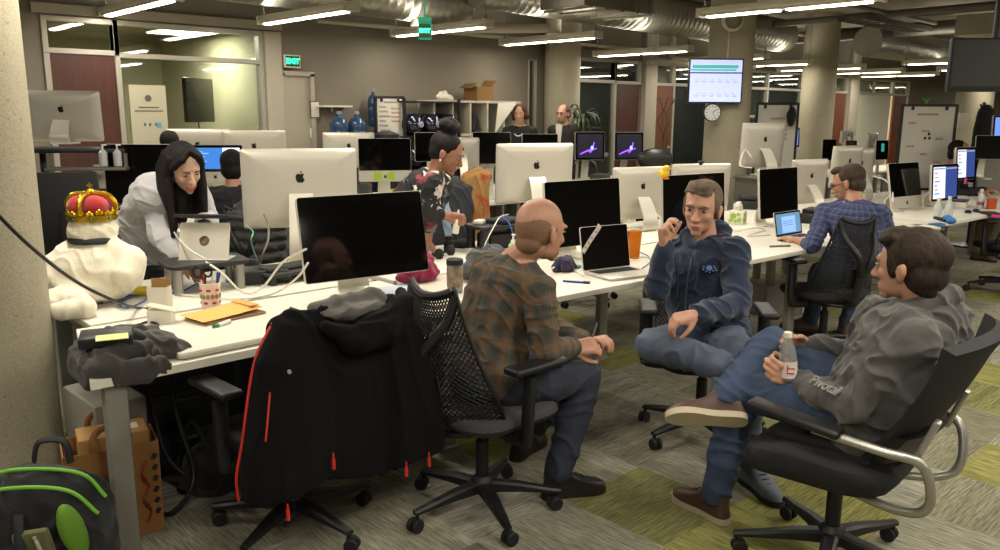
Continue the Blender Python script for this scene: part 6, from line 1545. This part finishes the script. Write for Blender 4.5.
simple('cable_bundle', 'blue lanyard-like cable loop beside the headphones', 'cable', lambda m: m.tube([(-.12, 0, .006), (-.04, .05, .01), (.05, .03, .008), (.12, -.03, .006), (.04, -.06, .008), (-.06, -.03, .012)], .008, 8), mat('vivid_blue', '2f6fb0', .5), (7.021, 2.388, 0.72), .2)
simple('sticky_notes', 'pink notes stuck under the further lit display', 'note', lambda m: (m.box((0, 0, .03), (.07, .004, .06)), m.box((.05, -.01, .0), (.05, .05, .002))), mat('note_pink', 'c83a78', .7), (9.134, 2.867, 0.911), 0)
simple('pink_pad', 'pink pad at the right edge of the bench', 'note', lambda m: m.box((0, 0, .008), (.1, .07, .016)), mat('note_pink', 'c83a78', .7), (8.067, 2.253, 0.72), .3)
for i, (px, py, c, lab) in enumerate(((0, 0, 'c8c2b4', 'white papers spread under the silver-chinned computer'), (1, 0, 'b5583a', 'orange-red notebook behind the back of the checked shirt'), (2, 0, '2a2a2c', 'dark notebook near the pink pad'), (3, 0, 'cfc8b8', 'pale booklet beside the headphones'))):
    p = ((6.878, 2.512, 0.72), (6.494, 2.47, 0.72), (8.273, 2.361, 0.72), (6.834, 2.397, 0.72))[i]
    simple('notebook', lab, 'notebook', lambda m: m.box((0, 0, .008), (.2, .14, .016), bev=.003), mat('nb_' + c, c, .7), p, .3 * i)
simple('desk_clutter_box', 'low white box with dark lid under the further lit display', 'box', lambda m: (m.box((0, 0, .03), (.2, .15, .06), bev=.004), m.box((0, 0, .065), (.21, .16, .012), m=1)), [M_WHITE, M_BLACK], (8.667, 2.759, 0.72), .2)
for i in range(3):
    simple('computer_mouse', 'black mouse on the bench, %s of the three beside the lit displays' % ['leftmost', 'middle', 'rightmost'][i], 'mouse', lambda m: m.ell((0, 0, .012), (.05, .03, .018)), M_RUB, ((6.64, 2.49, 0.72), (8.201, 2.521, 0.72), (8.345, 2.499, 0.72))[i], .4, 'black mice')
for i, (pts, lab) in enumerate((([(6.792, 3.423, 0.73), (6.843, 3.341, 0.76), (7.233, 3.437, 0.73), (6.607, 3.221, 0.73), (6.972, 3.257, 0.74)], 'white cables tangled before the computer at the checked-shirt head'), ([(5.454, 3.253, 0.725), (5.586, 3.19, 0.75), (5.726, 3.159, 0.725), (5.344, 3.08, 0.725), (5.513, 2.999, 0.725)], 'white cables tangled at the foot of the pale-edged display'), ([(7.49, 4.329, 1.164), (7.449, 4.388, 1.242), (7.213, 4.293, 1.107), (7.295, 4.209, 1.078)], 'white cables dangling below the high computer'), ([(8.044, 3.353, 1.015), (7.926, 3.179, 0.994), (7.755, 3.04, 0.92), (7.644, 2.977, 0.822)], 'white cable hanging beside the silver-chinned computer'), ([(5.278, 3.935, 0.844), (5.152, 3.774, 0.845), (5.097, 3.676, 0.812), (4.944, 3.537, 0.802)], 'white cable beside the computer left of the duck'))):
    cable(lab, pts, .006, M_CWH)
for i, (p, lab) in enumerate((((5.05, 3.379, 0.72), 'behind the shoulder of the navy hoodie'), ((6.513, 3.147, 0.72), 'before the computer at the checked-shirt head'), ((8.147, 4.582, 0.72), 'under the high computer'), ((7.006, 4.056, 0.72), 'between the tissue box and the high computer'))):
    simple('equipment_box', 'black box of electronics ' + lab, 'box', lambda m: (m.box((0, 0, .04), (.3, .2, .08), bev=.01), m.box((0, 0, .1), (.24, .16, .03), bev=.006)), M_BLACK, p, .2 * i)
# ------------------------------------------------------------------ under and beside the near desk
M_BAG = cloth_mat('backpack_black', '121214'); M_LIME = mat('lime_trim', '6fb038', .7); M_OLV = cloth_mat('olive_panel', '5a5a34'); M_PIP = mat('pale_piping', '9a968c', .7)
bp0 = V((0.611, 2.858, 0.26)); bp0.z = 0
t = thing('backpack', 'black backpack with lime green trim on the floor by the column', 'backpack', bp0, R_(-38)); t.rotation_euler = (0.12, .0, R_(-38))
m = MB(); m.box((0, 0, .2), (.42, .24, .38), bev=.1, seg=4); m.ell((0, .02, .34), (.2, .13, .12)); m.ell((.02, -.1, .16), (.17, .08, .13)); m.blob('body', M_BAG, t, .009, 4, .010, 10)
m = MB(); m.tube([(-.2, -.06, .40), (-.05, -.07, .445), (.12, -.06, .425), (.2, -.05, .33)], .0065, 8); m.tube([(-.2, .0, .43), (-.05, .0, .47), (.14, .0, .45), (.21, .0, .36)], .0065, 8); m.build('green_trim', M_LIME, t)
m = MB(); m.ell((.150, -.125, .32), (.032, .05, .095), Matrix.Rotation(-.25, 3, 'Y')); m.build('green_pocket', mat('lime_mesh', '57801c', .85, bump=.4, bscale=200), t)
m = MB(); m.box((.05, -.16, .27), (.11, .03, .16), Matrix.Rotation(-.15, 3, 'Y'), bev=.012); m.build('olive_pocket', M_OLV, t)
m = MB(); m.tube([(.06, -.18, .34), (.10, -.195, .24), (.17, -.185, .16), (.24, -.16, .15)], .006, 8); m.tube([(.0, -.185, .24), (.06, -.195, .20), (.13, -.19, .19)], .005, 8); m.build('piping', M_PIP, t)
m = MB(); m.tube([(.0, -.13, .40), (.02, -.19, .30), (.06, -.205, .16), (.05, -.19, .05)], .014, 8, flat=.35); m.tube([(-.14, -.13, .38), (-.14, -.18, .25), (-.12, -.17, .08)], .014, 8, flat=.35); m.build('strap', M_RUB, t)
m = MB(); m.box((.03, -.2, .27), (.035, .016, .03), bev=.004); m.build('buckle', M_BLACK, t)
m = MB(); m.tube([(-.05, .1, .43), (-.03, .12, .5), (.05, .12, .5), (.07, .1, .43)], .012, 8, flat=.5); m.build('grab_handle', M_RUB, t)
M_KR = mat('kraft_bag', '8f6436', .85, var=.12, vscale=6, bump=.2, bscale=20)
t = thing('paper_bag', 'brown paper carrier bag behind the desk leg with a box inside', 'bag', (.905, 3.15, 0), R_(-12))
m = MB(); n_ = 4
outr = [(-.16, -.1), (.16, -.1), (.16, .1), (-.16, .1)]
m.loft([[V((a * (1 + .03 * z), b * (1 + .03 * z), z)) for a, b in outr] for z in (0, .1, .2, .3, .37)] + [[V((a * .985, b * .985, z)) for a, b in outr] for z in (.37, .2, .004)]); m.build('body', M_KR, t)
for s in (-1, 1): m = MB(); m.tube([(-.06, s * .1, .36), (-.055, s * .1, .43), (0, s * .1, .46), (.055, s * .1, .43), (.06, s * .1, .36)], .012, 8, flat=.3); m.build('handle', M_KR, t)
m = MB(); m.tube([(.10, -.1015, .05), (.118, -.1025, .10), (.092, -.104, .15), (.116, -.1055, .2), (.094, -.107, .25), (.112, -.1085, .30)], lambda q: .012 + .008 * abs(math.sin(q * 15)), 8, flat=.2); m.build('red_print', mat('print_red', '8a2c1c', .7), t)
m = MB()
for i in range(6): m.box((.142, -.1035 - .001 * i, .09 + .045 * i), (.016, .003, .022), Matrix.Rotation(.5, 3, 'Y'))
m.build('black_print', M_BLACK, t)
simple('carton', 'brown carton with a white label sitting in the paper bag', 'box', lambda m: (m.box((0, 0, 0), (.24, .15, .2), bev=.003), m.box((.04, -.0, .1005), (.1, .06, .001), m=1)), [mat('kraft', 'a27a48', .8), M_WHITE], (.92, 3.15, .31), R_(-12))
t = thing('computer_tower', 'pale grey metal computer case standing beside the column under the desk', 'computer case', (.98, 3.42, 0), .05)
m = MB(); m.box((0, 0, .25), (.2, .36, .46), bev=.012); m.build('case', mat('case_grey', 'a7a59d', .35, .5), t)
for s in (-1, 1):
    m = MB(); m.tube([(-.08, s * .15, .0), (-.08, s * .15, .03), (-.05, s * .15, .03)], .01, 8); m.box((0, s * .15, .01), (.2, .02, .02)); m.build('foot', M_ALU, t)
t = thing('pedestal_cabinet', 'black drawer pedestal under the near desk', 'cabinet', (1.32, 3.72, 0))
m = MB(); m.box((0, 0, .3), (.5, .5, .58), bev=.006); m.build('body', M_BLACK, t)
for i in range(3): m = MB(); m.box((0, -.255, .12 + .185 * i), (.46, .015, .17), bev=.004); dr = m.build('drawer', M_BLACK, t); m = MB(); m.box((0, -.27, .17 + .185 * i), (.12, .015, .012), bev=.003); m.build('handle', M_DUST, dr)
t = thing('computer_tower', 'black computer tower under the near desk beside the drawer pedestal', 'computer case', (1.78, 3.55, 0), .1)
m = MB(); m.box((0, 0, .23), (.19, .44, .42), bev=.008); m.build('case', M_BLACK, t)
m = MB(); m.box((0, -.222, .3), (.15, .006, .12)); m.build('front_panel', M_DUST, t)
cable('black cables looping down under the near desk behind the paper bag', [(1.10, 3.35, .68), (1.12, 3.3, .45), (1.15, 3.25, .2), (1.25, 3.2, .08), (1.32, 3.25, .15), (1.28, 3.3, .3), (1.2, 3.3, .1)], .012, M_CBK)
cable('second black cable hanging under the near desk', [(1.2, 3.3, .68), (1.19, 3.22, .4), (1.22, 3.15, .12), (1.1, 3.1, .02), (1.05, 3.2, .02)], .01, M_CBK)
simple('cloth_bag', 'black bag lying on the floor under the near desk', 'bag', heap(11, 8, .14, .12, .16, .05), M_BAG, (1.32, 3.22, .0), 0, blob=(.01, 4, .008, 12))
t = thing('waste_bin', 'white waste bin with green flowers under the desk left of the net-back chair', 'bin', (2.553, 3.37, 0))
m = MB(); m.lathe([(.09, 0), (.1, .01), (.12, .27), (.115, .27), (.095, .015), (0, .015)], n=32, cap=False); m.build('body', mat('bin_white', 'a9aa9c', .6), t)
m = MB()
for i in range(14):
    a = i * 2.4; d = V((math.cos(a), math.sin(a), 0)); z_ = .06 + .018 * (i % 9) + .02; rr = .102 + z_ * .07
    m.lathe([(.022, 0), (.022, .002)], d * rr + V((0, 0, z_)), 9, axis=d)
m.build('flower_print', mat('flower_green', '6a9a3a', .6), t)
t = thing('carton', 'grey and white equipment carton on the floor under the checked-shirt desk', 'box', (6.188, 3.211, 0), R_(-20))
m = MB(); m.box((-.12, 0, .13), (.36, .3, .25), bev=.004); m.box((.2, -.03, .14), (.26, .24, .27), bev=.004, m=1); m.build('body', [mat('carton_grey', '7d7a70', .8), mat('carton_pale', 'c4bfb0', .8)], t)
m = MB(); m.lathe([(.05, 0), (.05, .002)], (.2, -.152, .15), 20, axis=(0, -1, 0)); m.box((.2, -.153, .08), (.12, .002, .02)); m.build('printed_picture', mat('carton_ink', '605e58', .8), t)
# ------------------------------------------------------------------ second row and back wall
for i, (x_, lab) in enumerate(((0, 'left'), (1, 'right'))):
    t = thing('pump_bottle', 'small clear pump bottle on the black shelf before the brown door, %s of two' % lab, 'bottle', V((1.74, 6.06, 0)) + Matrix.Rotation(-.6, 3, 'Z') @ V((.2 + .09 * i, -.2, 0)) + V((0, 0, 1.235)), 0, 'pump bottles'); m = MB(); m.lathe([(.024, 0), (.027, .005), (.027, .09), (.01, .11)], n=20); m.build('body', mat('bottle_pale', 'b8bcbc', .15), t); m = MB(); m.rod((0, 0, .11), (0, 0, .135), .005); m.box((.01, 0, .14), (.03, .012, .008)); m.build('pump', M_WHITE, t)
simple('paper_roll', 'white roll standing behind the crowned bear', 'roll', lambda m: m.lathe([(.05, 0), (.05, .16), (.018, .16), (.018, .12)], n=24), M_WHITE, V((1.834, 5.977, 1.157)) + V((0, 0, -.08)))
for i, (p, lab) in enumerate((((4.382, 6.377, 1.011), 'left'), ((4.43, 6.237, 1.017), 'right'))):
    simple('sticky_note', 'lime note on the chin of the black-screened computer, %s of two' % lab, 'note', lambda m: m.box((0, 0, 0), (.07, .003, .07)), mat('note_lime', 'a8c832', .7), p, R_(-30), 'lime notes')
simple('lime_pad', 'yellow-green sheet on the second-row desk below the lime notes', 'note', lambda m: m.box((0, 0, .004), (.25, .15, .008)), mat('note_lime2', 'bcbf58', .7), (5.535, 7.66, 0.72), .3)
simple('quilted_coat', 'dark grey quilted coat hung on the chair beside the seated dark-haired person', 'coat', lambda m: (ringloft(m, [V(p) for p in ((0, 0, 1.02), (0, 0, .95), (0, 0, .75), (0, 0, .5))], [CR] * 4, [(.10, .05), (.19, .09), (.20, .11), (.18, .1)]), [m.tube([CR * -.19 + CF * -.09 + V((0, 0, z_)), CF * -.125 + V((0, 0, z_ - .02)), CR * .19 + CF * -.09 + V((0, 0, z_))], .03, 8) for z_ in (.92, .85, .78, .71, .64, .57)])[0], cloth_mat('quilt_grey', '3a3836'), (2.60, 5.20, 0), 0, blob=(.01, 3, .008, 16))
for i, (p, w_, d_, h_, c, lab) in enumerate((((5.311, 6.954, 0.72), .25, .18, .06, '5a564e', 'low dark box on the second-row desk left of the hair-bun woman'), ((6.045, 7.565, 0.72), .16, .1, .1, 'a8884a', 'small tan box on the second-row desk behind the hair-bun woman'), ((8.446, 7.105, 0.72), .3, .2, .07, '2a2a2c', 'dark box on the second-row desk below the violet flare'), ((9.252, 6.887, 0.72), .2, .15, .1, '3a3a3c', 'dark box on the second-row desk below the black leather chair'), ((4.864, 7.328, 0.72), .2, .12, .12, '33312e', 'dark box left of the black-screened computer with lime notes'))):
    simple('equipment_box', lab, 'box', lambda m: (m.box((0, 0, h_ / 2), (w_, d_, h_), bev=.008), m.box((0, 0, h_ + .006), (w_ * .9, d_ * .9, .012), bev=.004)), mat('bx_' + c, c, .6), p, .2 * i)
for i in range(5):
    simple('paper_stack', 'stack of papers on the second-row desk, %s from the meeting room' % ['first', 'second', 'third', 'fourth', 'fifth'][i], 'paper', lambda m: [m.box((.004 * (j % 3), .003 * j, .004 + .008 * j), (.21, .29, .007), .04 * j) for j in range(3)], M_WHITE, (2.3 + 1.6 * i, 6.3, .72), .3)
# whiteboards
def whiteboard(label, p, rz, w, h, zc, lines, frm=M_BLACK, ftw=.03, red=True):
    t = thing('whiteboard', label, 'whiteboard', (p[0], p[1], 0), rz)
    m = MB(); m.box((0, 0, zc), (w, .02, h)); m.build('board', mat('whiteboard_white', 'c9c5ba', .35), t)
    m = MB()
    for s in (-1, 1): m.box((s * (w / 2 + ftw / 2), 0, zc / 2 + h / 4), (ftw, .035, zc + h / 2), bev=.004, seg=1); m.box((s * (w / 2 + ftw / 2), 0, .02), (.04, .5, .04), bev=.008)
    m.box((0, 0, zc + h / 2 + .012), (w + 2 * ftw, .035, .03), bev=.004, seg=1); m.box((0, 0, zc - h / 2 - .012), (w, .05, .025)); m.build('frame', frm, t)
    rnd = random.Random(len(label)); wm = [mat('marker_grey', '6c6a66', .6), mat('marker_red', 'b06058', .6)]
    for x0, z0, L, mi in lines:
        m = MB(); n_ = max(1, int(L / .03)); P_ = []
        for k in range(n_): xx = x0 + k * .03; P_ += [(xx, -.0115, z0 + rnd.uniform(-.006, .006)), (xx + .008, -.0115, z0 + .018), (xx + .014, -.0115, z0 - .010), (xx + .024, -.0115, z0 + .006)]
        m.tube(P_, .0026, 4, k=2); m.build('lettering', wm[mi], t)
    for s in (-1, 1): m = MB(); m.box((s * w * .33, -.016, zc + h / 2 - .02), (.03, .02, .045), bev=.004); m.build('clip', M_BLACK, t)
    return t
wl = lambda w, zc, h: [(-.08, zc + h * .42, .2, 0)] + [(-w * .42, zc + h * .33 - i * .055, .1 + .03 * (i % 3), 0) for i in range(9)] + [(w * .05, zc + h * .3 - i * .05, .12, 1) for i in range(4)]
whiteboard('whiteboard with written list standing at the back wall beside the water jugs', (5.86, 8.25), R_(-8), .34, .62, 1.45, wl(.34, 1.45, .62))
pw = (8.96, 4.947, 1.298)
whiteboard('black-framed whiteboard behind the high computer, right of the screen column', (pw[0] + .1, pw[1]), R_(-40), .46, .85, 1.28, wl(.4, 1.25, .7))
pw = (10.295, 3.704, 1.308)
t = whiteboard('black-framed whiteboard with faint notes near the right edge, green plant on top', pw, R_(-47), .58, .95, 1.22, [(-.13, 1.6, .24, 0)] + [(-.22 + .16 * (i % 3), 1.5 - .09 * i, .1, i % 2) for i in range(7)], ftw=.035)
for i, (a, b) in enumerate(((-.02, 1.33), (.02, 1.38), (.03, 1.33))): m = MB(); m.box((a, -.016, b), (.02, .012, .03)); m.build('magnet', M_BLACK, t)
simple('green_plant', 'small bright green plant on top of the right whiteboard', 'plant', lambda m: [m.tube([(0, 0, 0), (.03 * math.cos(i), .03 * math.sin(i), .05), (.06 * math.cos(i), .06 * math.sin(i), .06 + .01 * (i % 3))], .008, 6, flat=.4) for i in range(9)], mat('leaf_lime', '5faa28', .6), V((pw[0], pw[1], 1.72)) + CR * -.04)
simple('cloth_bag', 'dark bag hanging from the corner of the whiteboard right of the screen column', 'bag', lambda m: (m.ell((0, 0, -.1), (.07, .05, .11)), m.tube([(-.04, 0, 0), (0, 0, .06), (.04, 0, 0)], .01, 6)), M_BAG, (9.094, 4.783, 1.668), 0, blob=(.01, 3, .006, 14))
# right-hand far things
simple('paper_notice', 'small white notice box on the round column at right', 'notice', lambda m: m.box((0, 0, 0), (.13, .06, .22), bev=.01), M_WHITE, (12.195, 3.942, 1.519), R_(-47))
t = thing('coat_stand', 'coat stand with a hanging dark coat near the right edge', 'coat stand', (11.097, 3.374, 1.302)); z0 = t.location.z; t.location.z = 0
m = MB(); m.rod((0, 0, 0), (0, 0, 1.75), .02); m.lathe([(.2, 0), (.2, .02), (.03, .04)], n=24); m.tube([(-.12, 0, 1.72), (0, 0, 1.66), (.12, 0, 1.72)], .012, 8); m.build('stand', M_BLACK, t)
simple('coat', 'dark coat hanging on the stand near the right edge', 'coat', lambda m: ringloft(m, [V(p) for p in ((0, 0, 1.72), (0, 0, 1.62), (0, 0, 1.3), (0, 0, .8))], [CR] * 4, [(.04, .04), (.10, .07), (.12, .08), (.13, .09)]), M_BAG, V((t.location.x, t.location.y, 0)) - CF * .06, 0, blob=(.012, 3, .006, 10))
pp = (10.986, 2.668, 0.892)
simple('partition_screen', 'low grey partition panel behind the far right end of the bench', 'partition', lambda m: (m.box((0, 0, .6), (1.5, .04, 1.2), bev=.004, seg=1), m.box((0, 0, 1.21), (1.5, .05, .02))), mat('partition_grey', '77746b', .8), (pp[0], pp[1], 0), R_(-40))
front('lit blue display at the right edge above the grey partition', 10.35, 2.92, -30, .3, .3, 1.3, z0=1.2, chin=False, name='display', cat='display', screen=[(0, (0, 0, 1, 1), E('mid_blue', '5f86e0', .8))])
front('grey display at the right edge beside the dark coat', *[round(v, 3) for v in (10.161, 2.984, 1.276)[:2]], -50, .3, .26, 1.12, z0=.9, chin=False, name='display', cat='display')
# water jugs and rack
M_JUG = mat('jug_blue', '2a4668', .15, coat=.3); M_JUGD = mat('jug_dark', '191c2c', .15, coat=.4)
def jug(label, p, m_, R=None, grp=None, s=1.0):
    t = thing('water_jug', label, 'water jug', p, 0, grp, R=R)
    m = MB(); m.lathe([(.11 * s, 0), (.13 * s, .015), (.13 * s, .1), (.124 * s, .11), (.13 * s, .12), (.13 * s, .22), (.124 * s, .23), (.13 * s, .24), (.13 * s, .31), (.10 * s, .36), (.035 * s, .39), (.032 * s, .43)], n=28); m.build('body', m_, t)
    m = MB(); m.lathe([(.036 * s, .42), (.036 * s, .45), (.03 * s, .452)], n=20); m.build('jug_cap', mat('cap_pale', '8c93a8', .4), t)
    return t
t = thing('water_stand', 'low dark stand carrying two blue water jugs at the back wall', 'stand', (5.28, 8.3, 0)); m = MB(); m.box((0, 0, .56), (.62, .34, 1.12), bev=.01); m.build('body', mat('stand_dark', '3a3834', .6), t); m = MB(); m.box((0, 0, 1.135), (.64, .36, .03), bev=.004); m.build('top', M_BLACK, t)
jug('blue water jug on the dark stand, left of the pair', (5.17, 8.28, 1.15), M_JUG, s=.82, grp='blue water jugs'); jug('blue water jug on the dark stand, right of the pair', (5.41, 8.28, 1.15), M_JUG, s=.82, grp='blue water jugs')
t = thing('shelf', 'small white wall shelf above the two blue water jugs', 'shelf', (5.25, 8.5, 1.66)); m = MB(); m.box((0, 0, 0), (.4, .16, .02)); m.build('board', M_WHITE, t); m = MB(); m.box((0, .06, -.03), (.02, .02, .06)); m.build('bracket', M_WHITE, t)
t = thing('jug_rack', 'black rack of dark water jugs beside the whiteboard at the back wall', 'rack', (6.42, 8.28, 0))
m = MB()
for x_ in (-.43, .43): m.box((x_, -.15, .88), (.03, .03, 1.76)); m.box((x_, .15, .88), (.03, .03, 1.76))
m.build('uprights', M_BLACK, t)
for z_ in (.1, .5, .9, 1.3, 1.72): m = MB(); m.box((0, 0, z_), (.88, .34, .02)); m.build('shelf_board', M_BLACK, t)
RX = Matrix.Rotation(PI / 2, 3, 'X')
ordx = ['left', 'middle', 'right']; ordz = ['lowest', 'second', 'third', 'top']
for i in range(3):
    for j, z_ in enumerate((.25, .65, 1.05, 1.45)): jug('dark water jug lying in the black rack, %s shelf, %s place' % (ordz[j], ordx[i]), (6.14 + .28 * i, 8.44, z_), M_JUGD, RX, 'dark jugs in the rack')
t = thing('drum', 'black bin between the blue water jugs and the whiteboard', 'bin', (5.66, 8.05, 0)); m = MB(); m.lathe([(.13, 0), (.15, .02), (.15, 1.3), (.14, 1.32)], n=28); m.build('body', M_BLACK, t); m = MB(); m.lathe([(.155, 1.3), (.155, 1.34), (.05, 1.38)], n=28); m.build('lid', M_BLACK, t)
jug('small dark blue jug standing behind the top of the whiteboard', (5.76, 8.45, 1.42), M_JUG, s=.5)
# cube shelf
CX, CW = 7.25, .30
t = thing('cube_shelf', 'white cube shelf against the back wall beside the water-jug rack', 'shelf', (CX, 8.36, 0))
m = MB(); n_ = 5
for i in range(n_ + 1): m.box((-.5 * n_ * CW + i * CW - .5 * 0, 0, .88), (.025, .34, 1.72))
m.build('upright_panel', mat('shelf_white', 'b8b2a2', .6), t)
for z_ in (.03, .46, .89, 1.31, 1.735): m = MB(); m.box((0, 0, z_), (n_ * CW + .03, .345, .03)); m.build('shelf_board', mat('shelf_white', 'b8b2a2', .6), t)
m = MB(); m.box((0, .17, .88), (n_ * CW, .01, 1.72)); m.build('back_panel', mat('shelf_white', 'b8b2a2', .6), t)
for i, (c, z_, k, s) in enumerate(((0, 1.33, '2b2a2c', 'top row, first cube'), (1, 1.33, '6a5a34', 'top row, second cube'), (2, 1.33, '1f1f22', 'top row, third cube'), (1, .9, '3a3430', 'second row, second cube'), (2, .9, '8a7c4a', 'second row, third cube'), (3, .9, '2a2a30', 'second row, fourth cube'), (0, .9, '4a4650', 'second row, first cube'))):
    simple('stored_bundle', 'bundle in the white cube shelf, ' + s, 'bundle', heap(20 + i, 6, .09, .09, .2, .04), cloth_mat('bd_' + k, k), (CX - .6 + CW * c, 8.33, z_ + .02), 0, blob=(.014, 3, .01, 12))
simple('folded_paper', 'large folded white sheet leaning out of the cube shelf', 'paper', lambda m: m.prism([(-.2, -.2), (.28, .22), (-.12, .2)], (0, 0, 0), (1, .1, 0), (0, .05, 1), .006), M_WHITE, (CX + .42, 8.16, 1.52))
t = thing('carton', 'open brown carton on top of the white cube shelf', 'box', (CX + .12, 8.34, 1.75), .1)
m = MB(); m.box((0, 0, .09), (.32, .24, .18)); m.build('body', mat('carton_brown', '7a5a30', .85), t)
for i, (a, ry) in enumerate((((-.2, 0, .19), -.5), ((.19, 0, .22), -.9))): m = MB(); m.box(a, (.12, .22, .006), Matrix.Rotation(ry, 3, 'Y')); m.build('flap', mat('carton_brown', '7a5a30', .85), t)
simple('white_bundle', 'white crumpled bundle on top of the cube shelf, left of the carton', 'bundle', heap(40, 6, .14, .1, .08, .03), M_WHITE, (CX - .45, 8.33, 1.75), 0, blob=(.012, 3, .008, 12))
simple('paper_notice', 'small framed notice on the wall right of the pale door', 'notice', lambda m: (m.box((0, 0, 0), (.12, .015, .2)), m.box((0, -.009, 0), (.1, .002, .17), m=1)), [M_DUST, M_WHITE], (5.02, 8.56, 1.62))
simple('light_switch', 'pale switch plate on the wall below the small notice', 'switch', lambda m: (m.box((0, 0, 0), (.08, .015, .12), bev=.004), m.box((0, -.012, 0), (.02, .012, .04))), M_WHITE, (5.0, 8.585, 1.35))
simple('vent_grille', 'grey air vent on the wall above the office glass', 'vent', lambda m: [m.box((0, 0, 0), (.36, .02, .13))] + [m.box((0, -.014, -.05 + .02 * i), (.32, .012, .007)) for i in range(6)], M_DUST, (9.95, 8.58, 2.62))
# tall plant and twigs
def plant(label, p, h, n, L, m_, seed):
    t = thing('potted_plant', label, 'plant', p); rnd = random.Random(seed)
    m = MB(); m.lathe([(.15, 0), (.2, .3), (.19, .3), (.17, .25), (0, .25)], n=24, cap=False); m.build('pot', mat('pot_dark', '3a322a', .7), t)
    m = MB(); m.tube([(0, 0, .2), (.03, .02, h * .5), (0, 0, h)], .02, 8); m.build('stem', mat('bark', '5a4a34', .8), t)
    m = MB()
    for i in range(n):
        a = rnd.uniform(0, 2 * PI); z = h * rnd.uniform(.55, 1); l = L * rnd.uniform(.7, 1.1); d = V((math.cos(a), math.sin(a), 0)); s = V((-d.y, d.x, 0)); b = V((0, 0, z)); up = rnd.uniform(.3, .9)
        P_ = smooth_path([b, b + d * l * .4 + V((0, 0, l * up * .6)), b + d * l * .8 + V((0, 0, l * up * .5)), b + d * l + V((0, 0, l * (up * .2 - .2)))], 4); rg = []
        for q_, p_ in enumerate(P_):
            w_ = .022 * math.sin(PI * (.12 + .86 * q_ / (len(P_) - 1))); rg.append([p_ - s * w_, p_ + V((0, 0, .004)), p_ + s * w_, p_ - V((0, 0, .004))])
        m.loft(rg)
    o = m.build('foliage', m_, t, 60)
plant('tall dark green potted plant behind the man in the black jacket', V((8.437, 7.443, 1.505)) * 1.0 - V((0, 0, (8.437, 7.443, 1.505)[2])), 1.55, 46, .38, mat('leaf_dark', '2f3d22', .5), 5)
t = thing('twig_vase', 'dark vase of dry curly twigs by the white office pillar', 'vase', (11.25, 8.1, 0)); m = MB(); m.lathe([(.1, 0), (.14, .2), (.13, .6), (.07, .85), (.08, .9)], n=24); m.build('vase', M_BLACK, t)
m = MB(); rnd = random.Random(9)
for i in range(7): a = rnd.uniform(0, 6.3); m.tube([(0, 0, .85), (.05 * math.cos(a), .05 * math.sin(a), 1.2), (.14 * math.cos(a + 1), .14 * math.sin(a + 1), 1.45), (.06 * math.cos(a + 2), .06 * math.sin(a + 2), 1.65), (.16 * math.cos(a + 3), .16 * math.sin(a + 3), 1.85)], .007, 5)
m.build('twigs', mat('bark', '5a4a34', .8), t)

w = bpy.data.worlds.new('world'); sc.world = w; w.use_nodes = True
w.node_tree.nodes['Background'].inputs[0].default_value = (.9, .8, .65, 1); w.node_tree.nodes['Background'].inputs[1].default_value = .12
sc.view_settings.exposure = 0.42
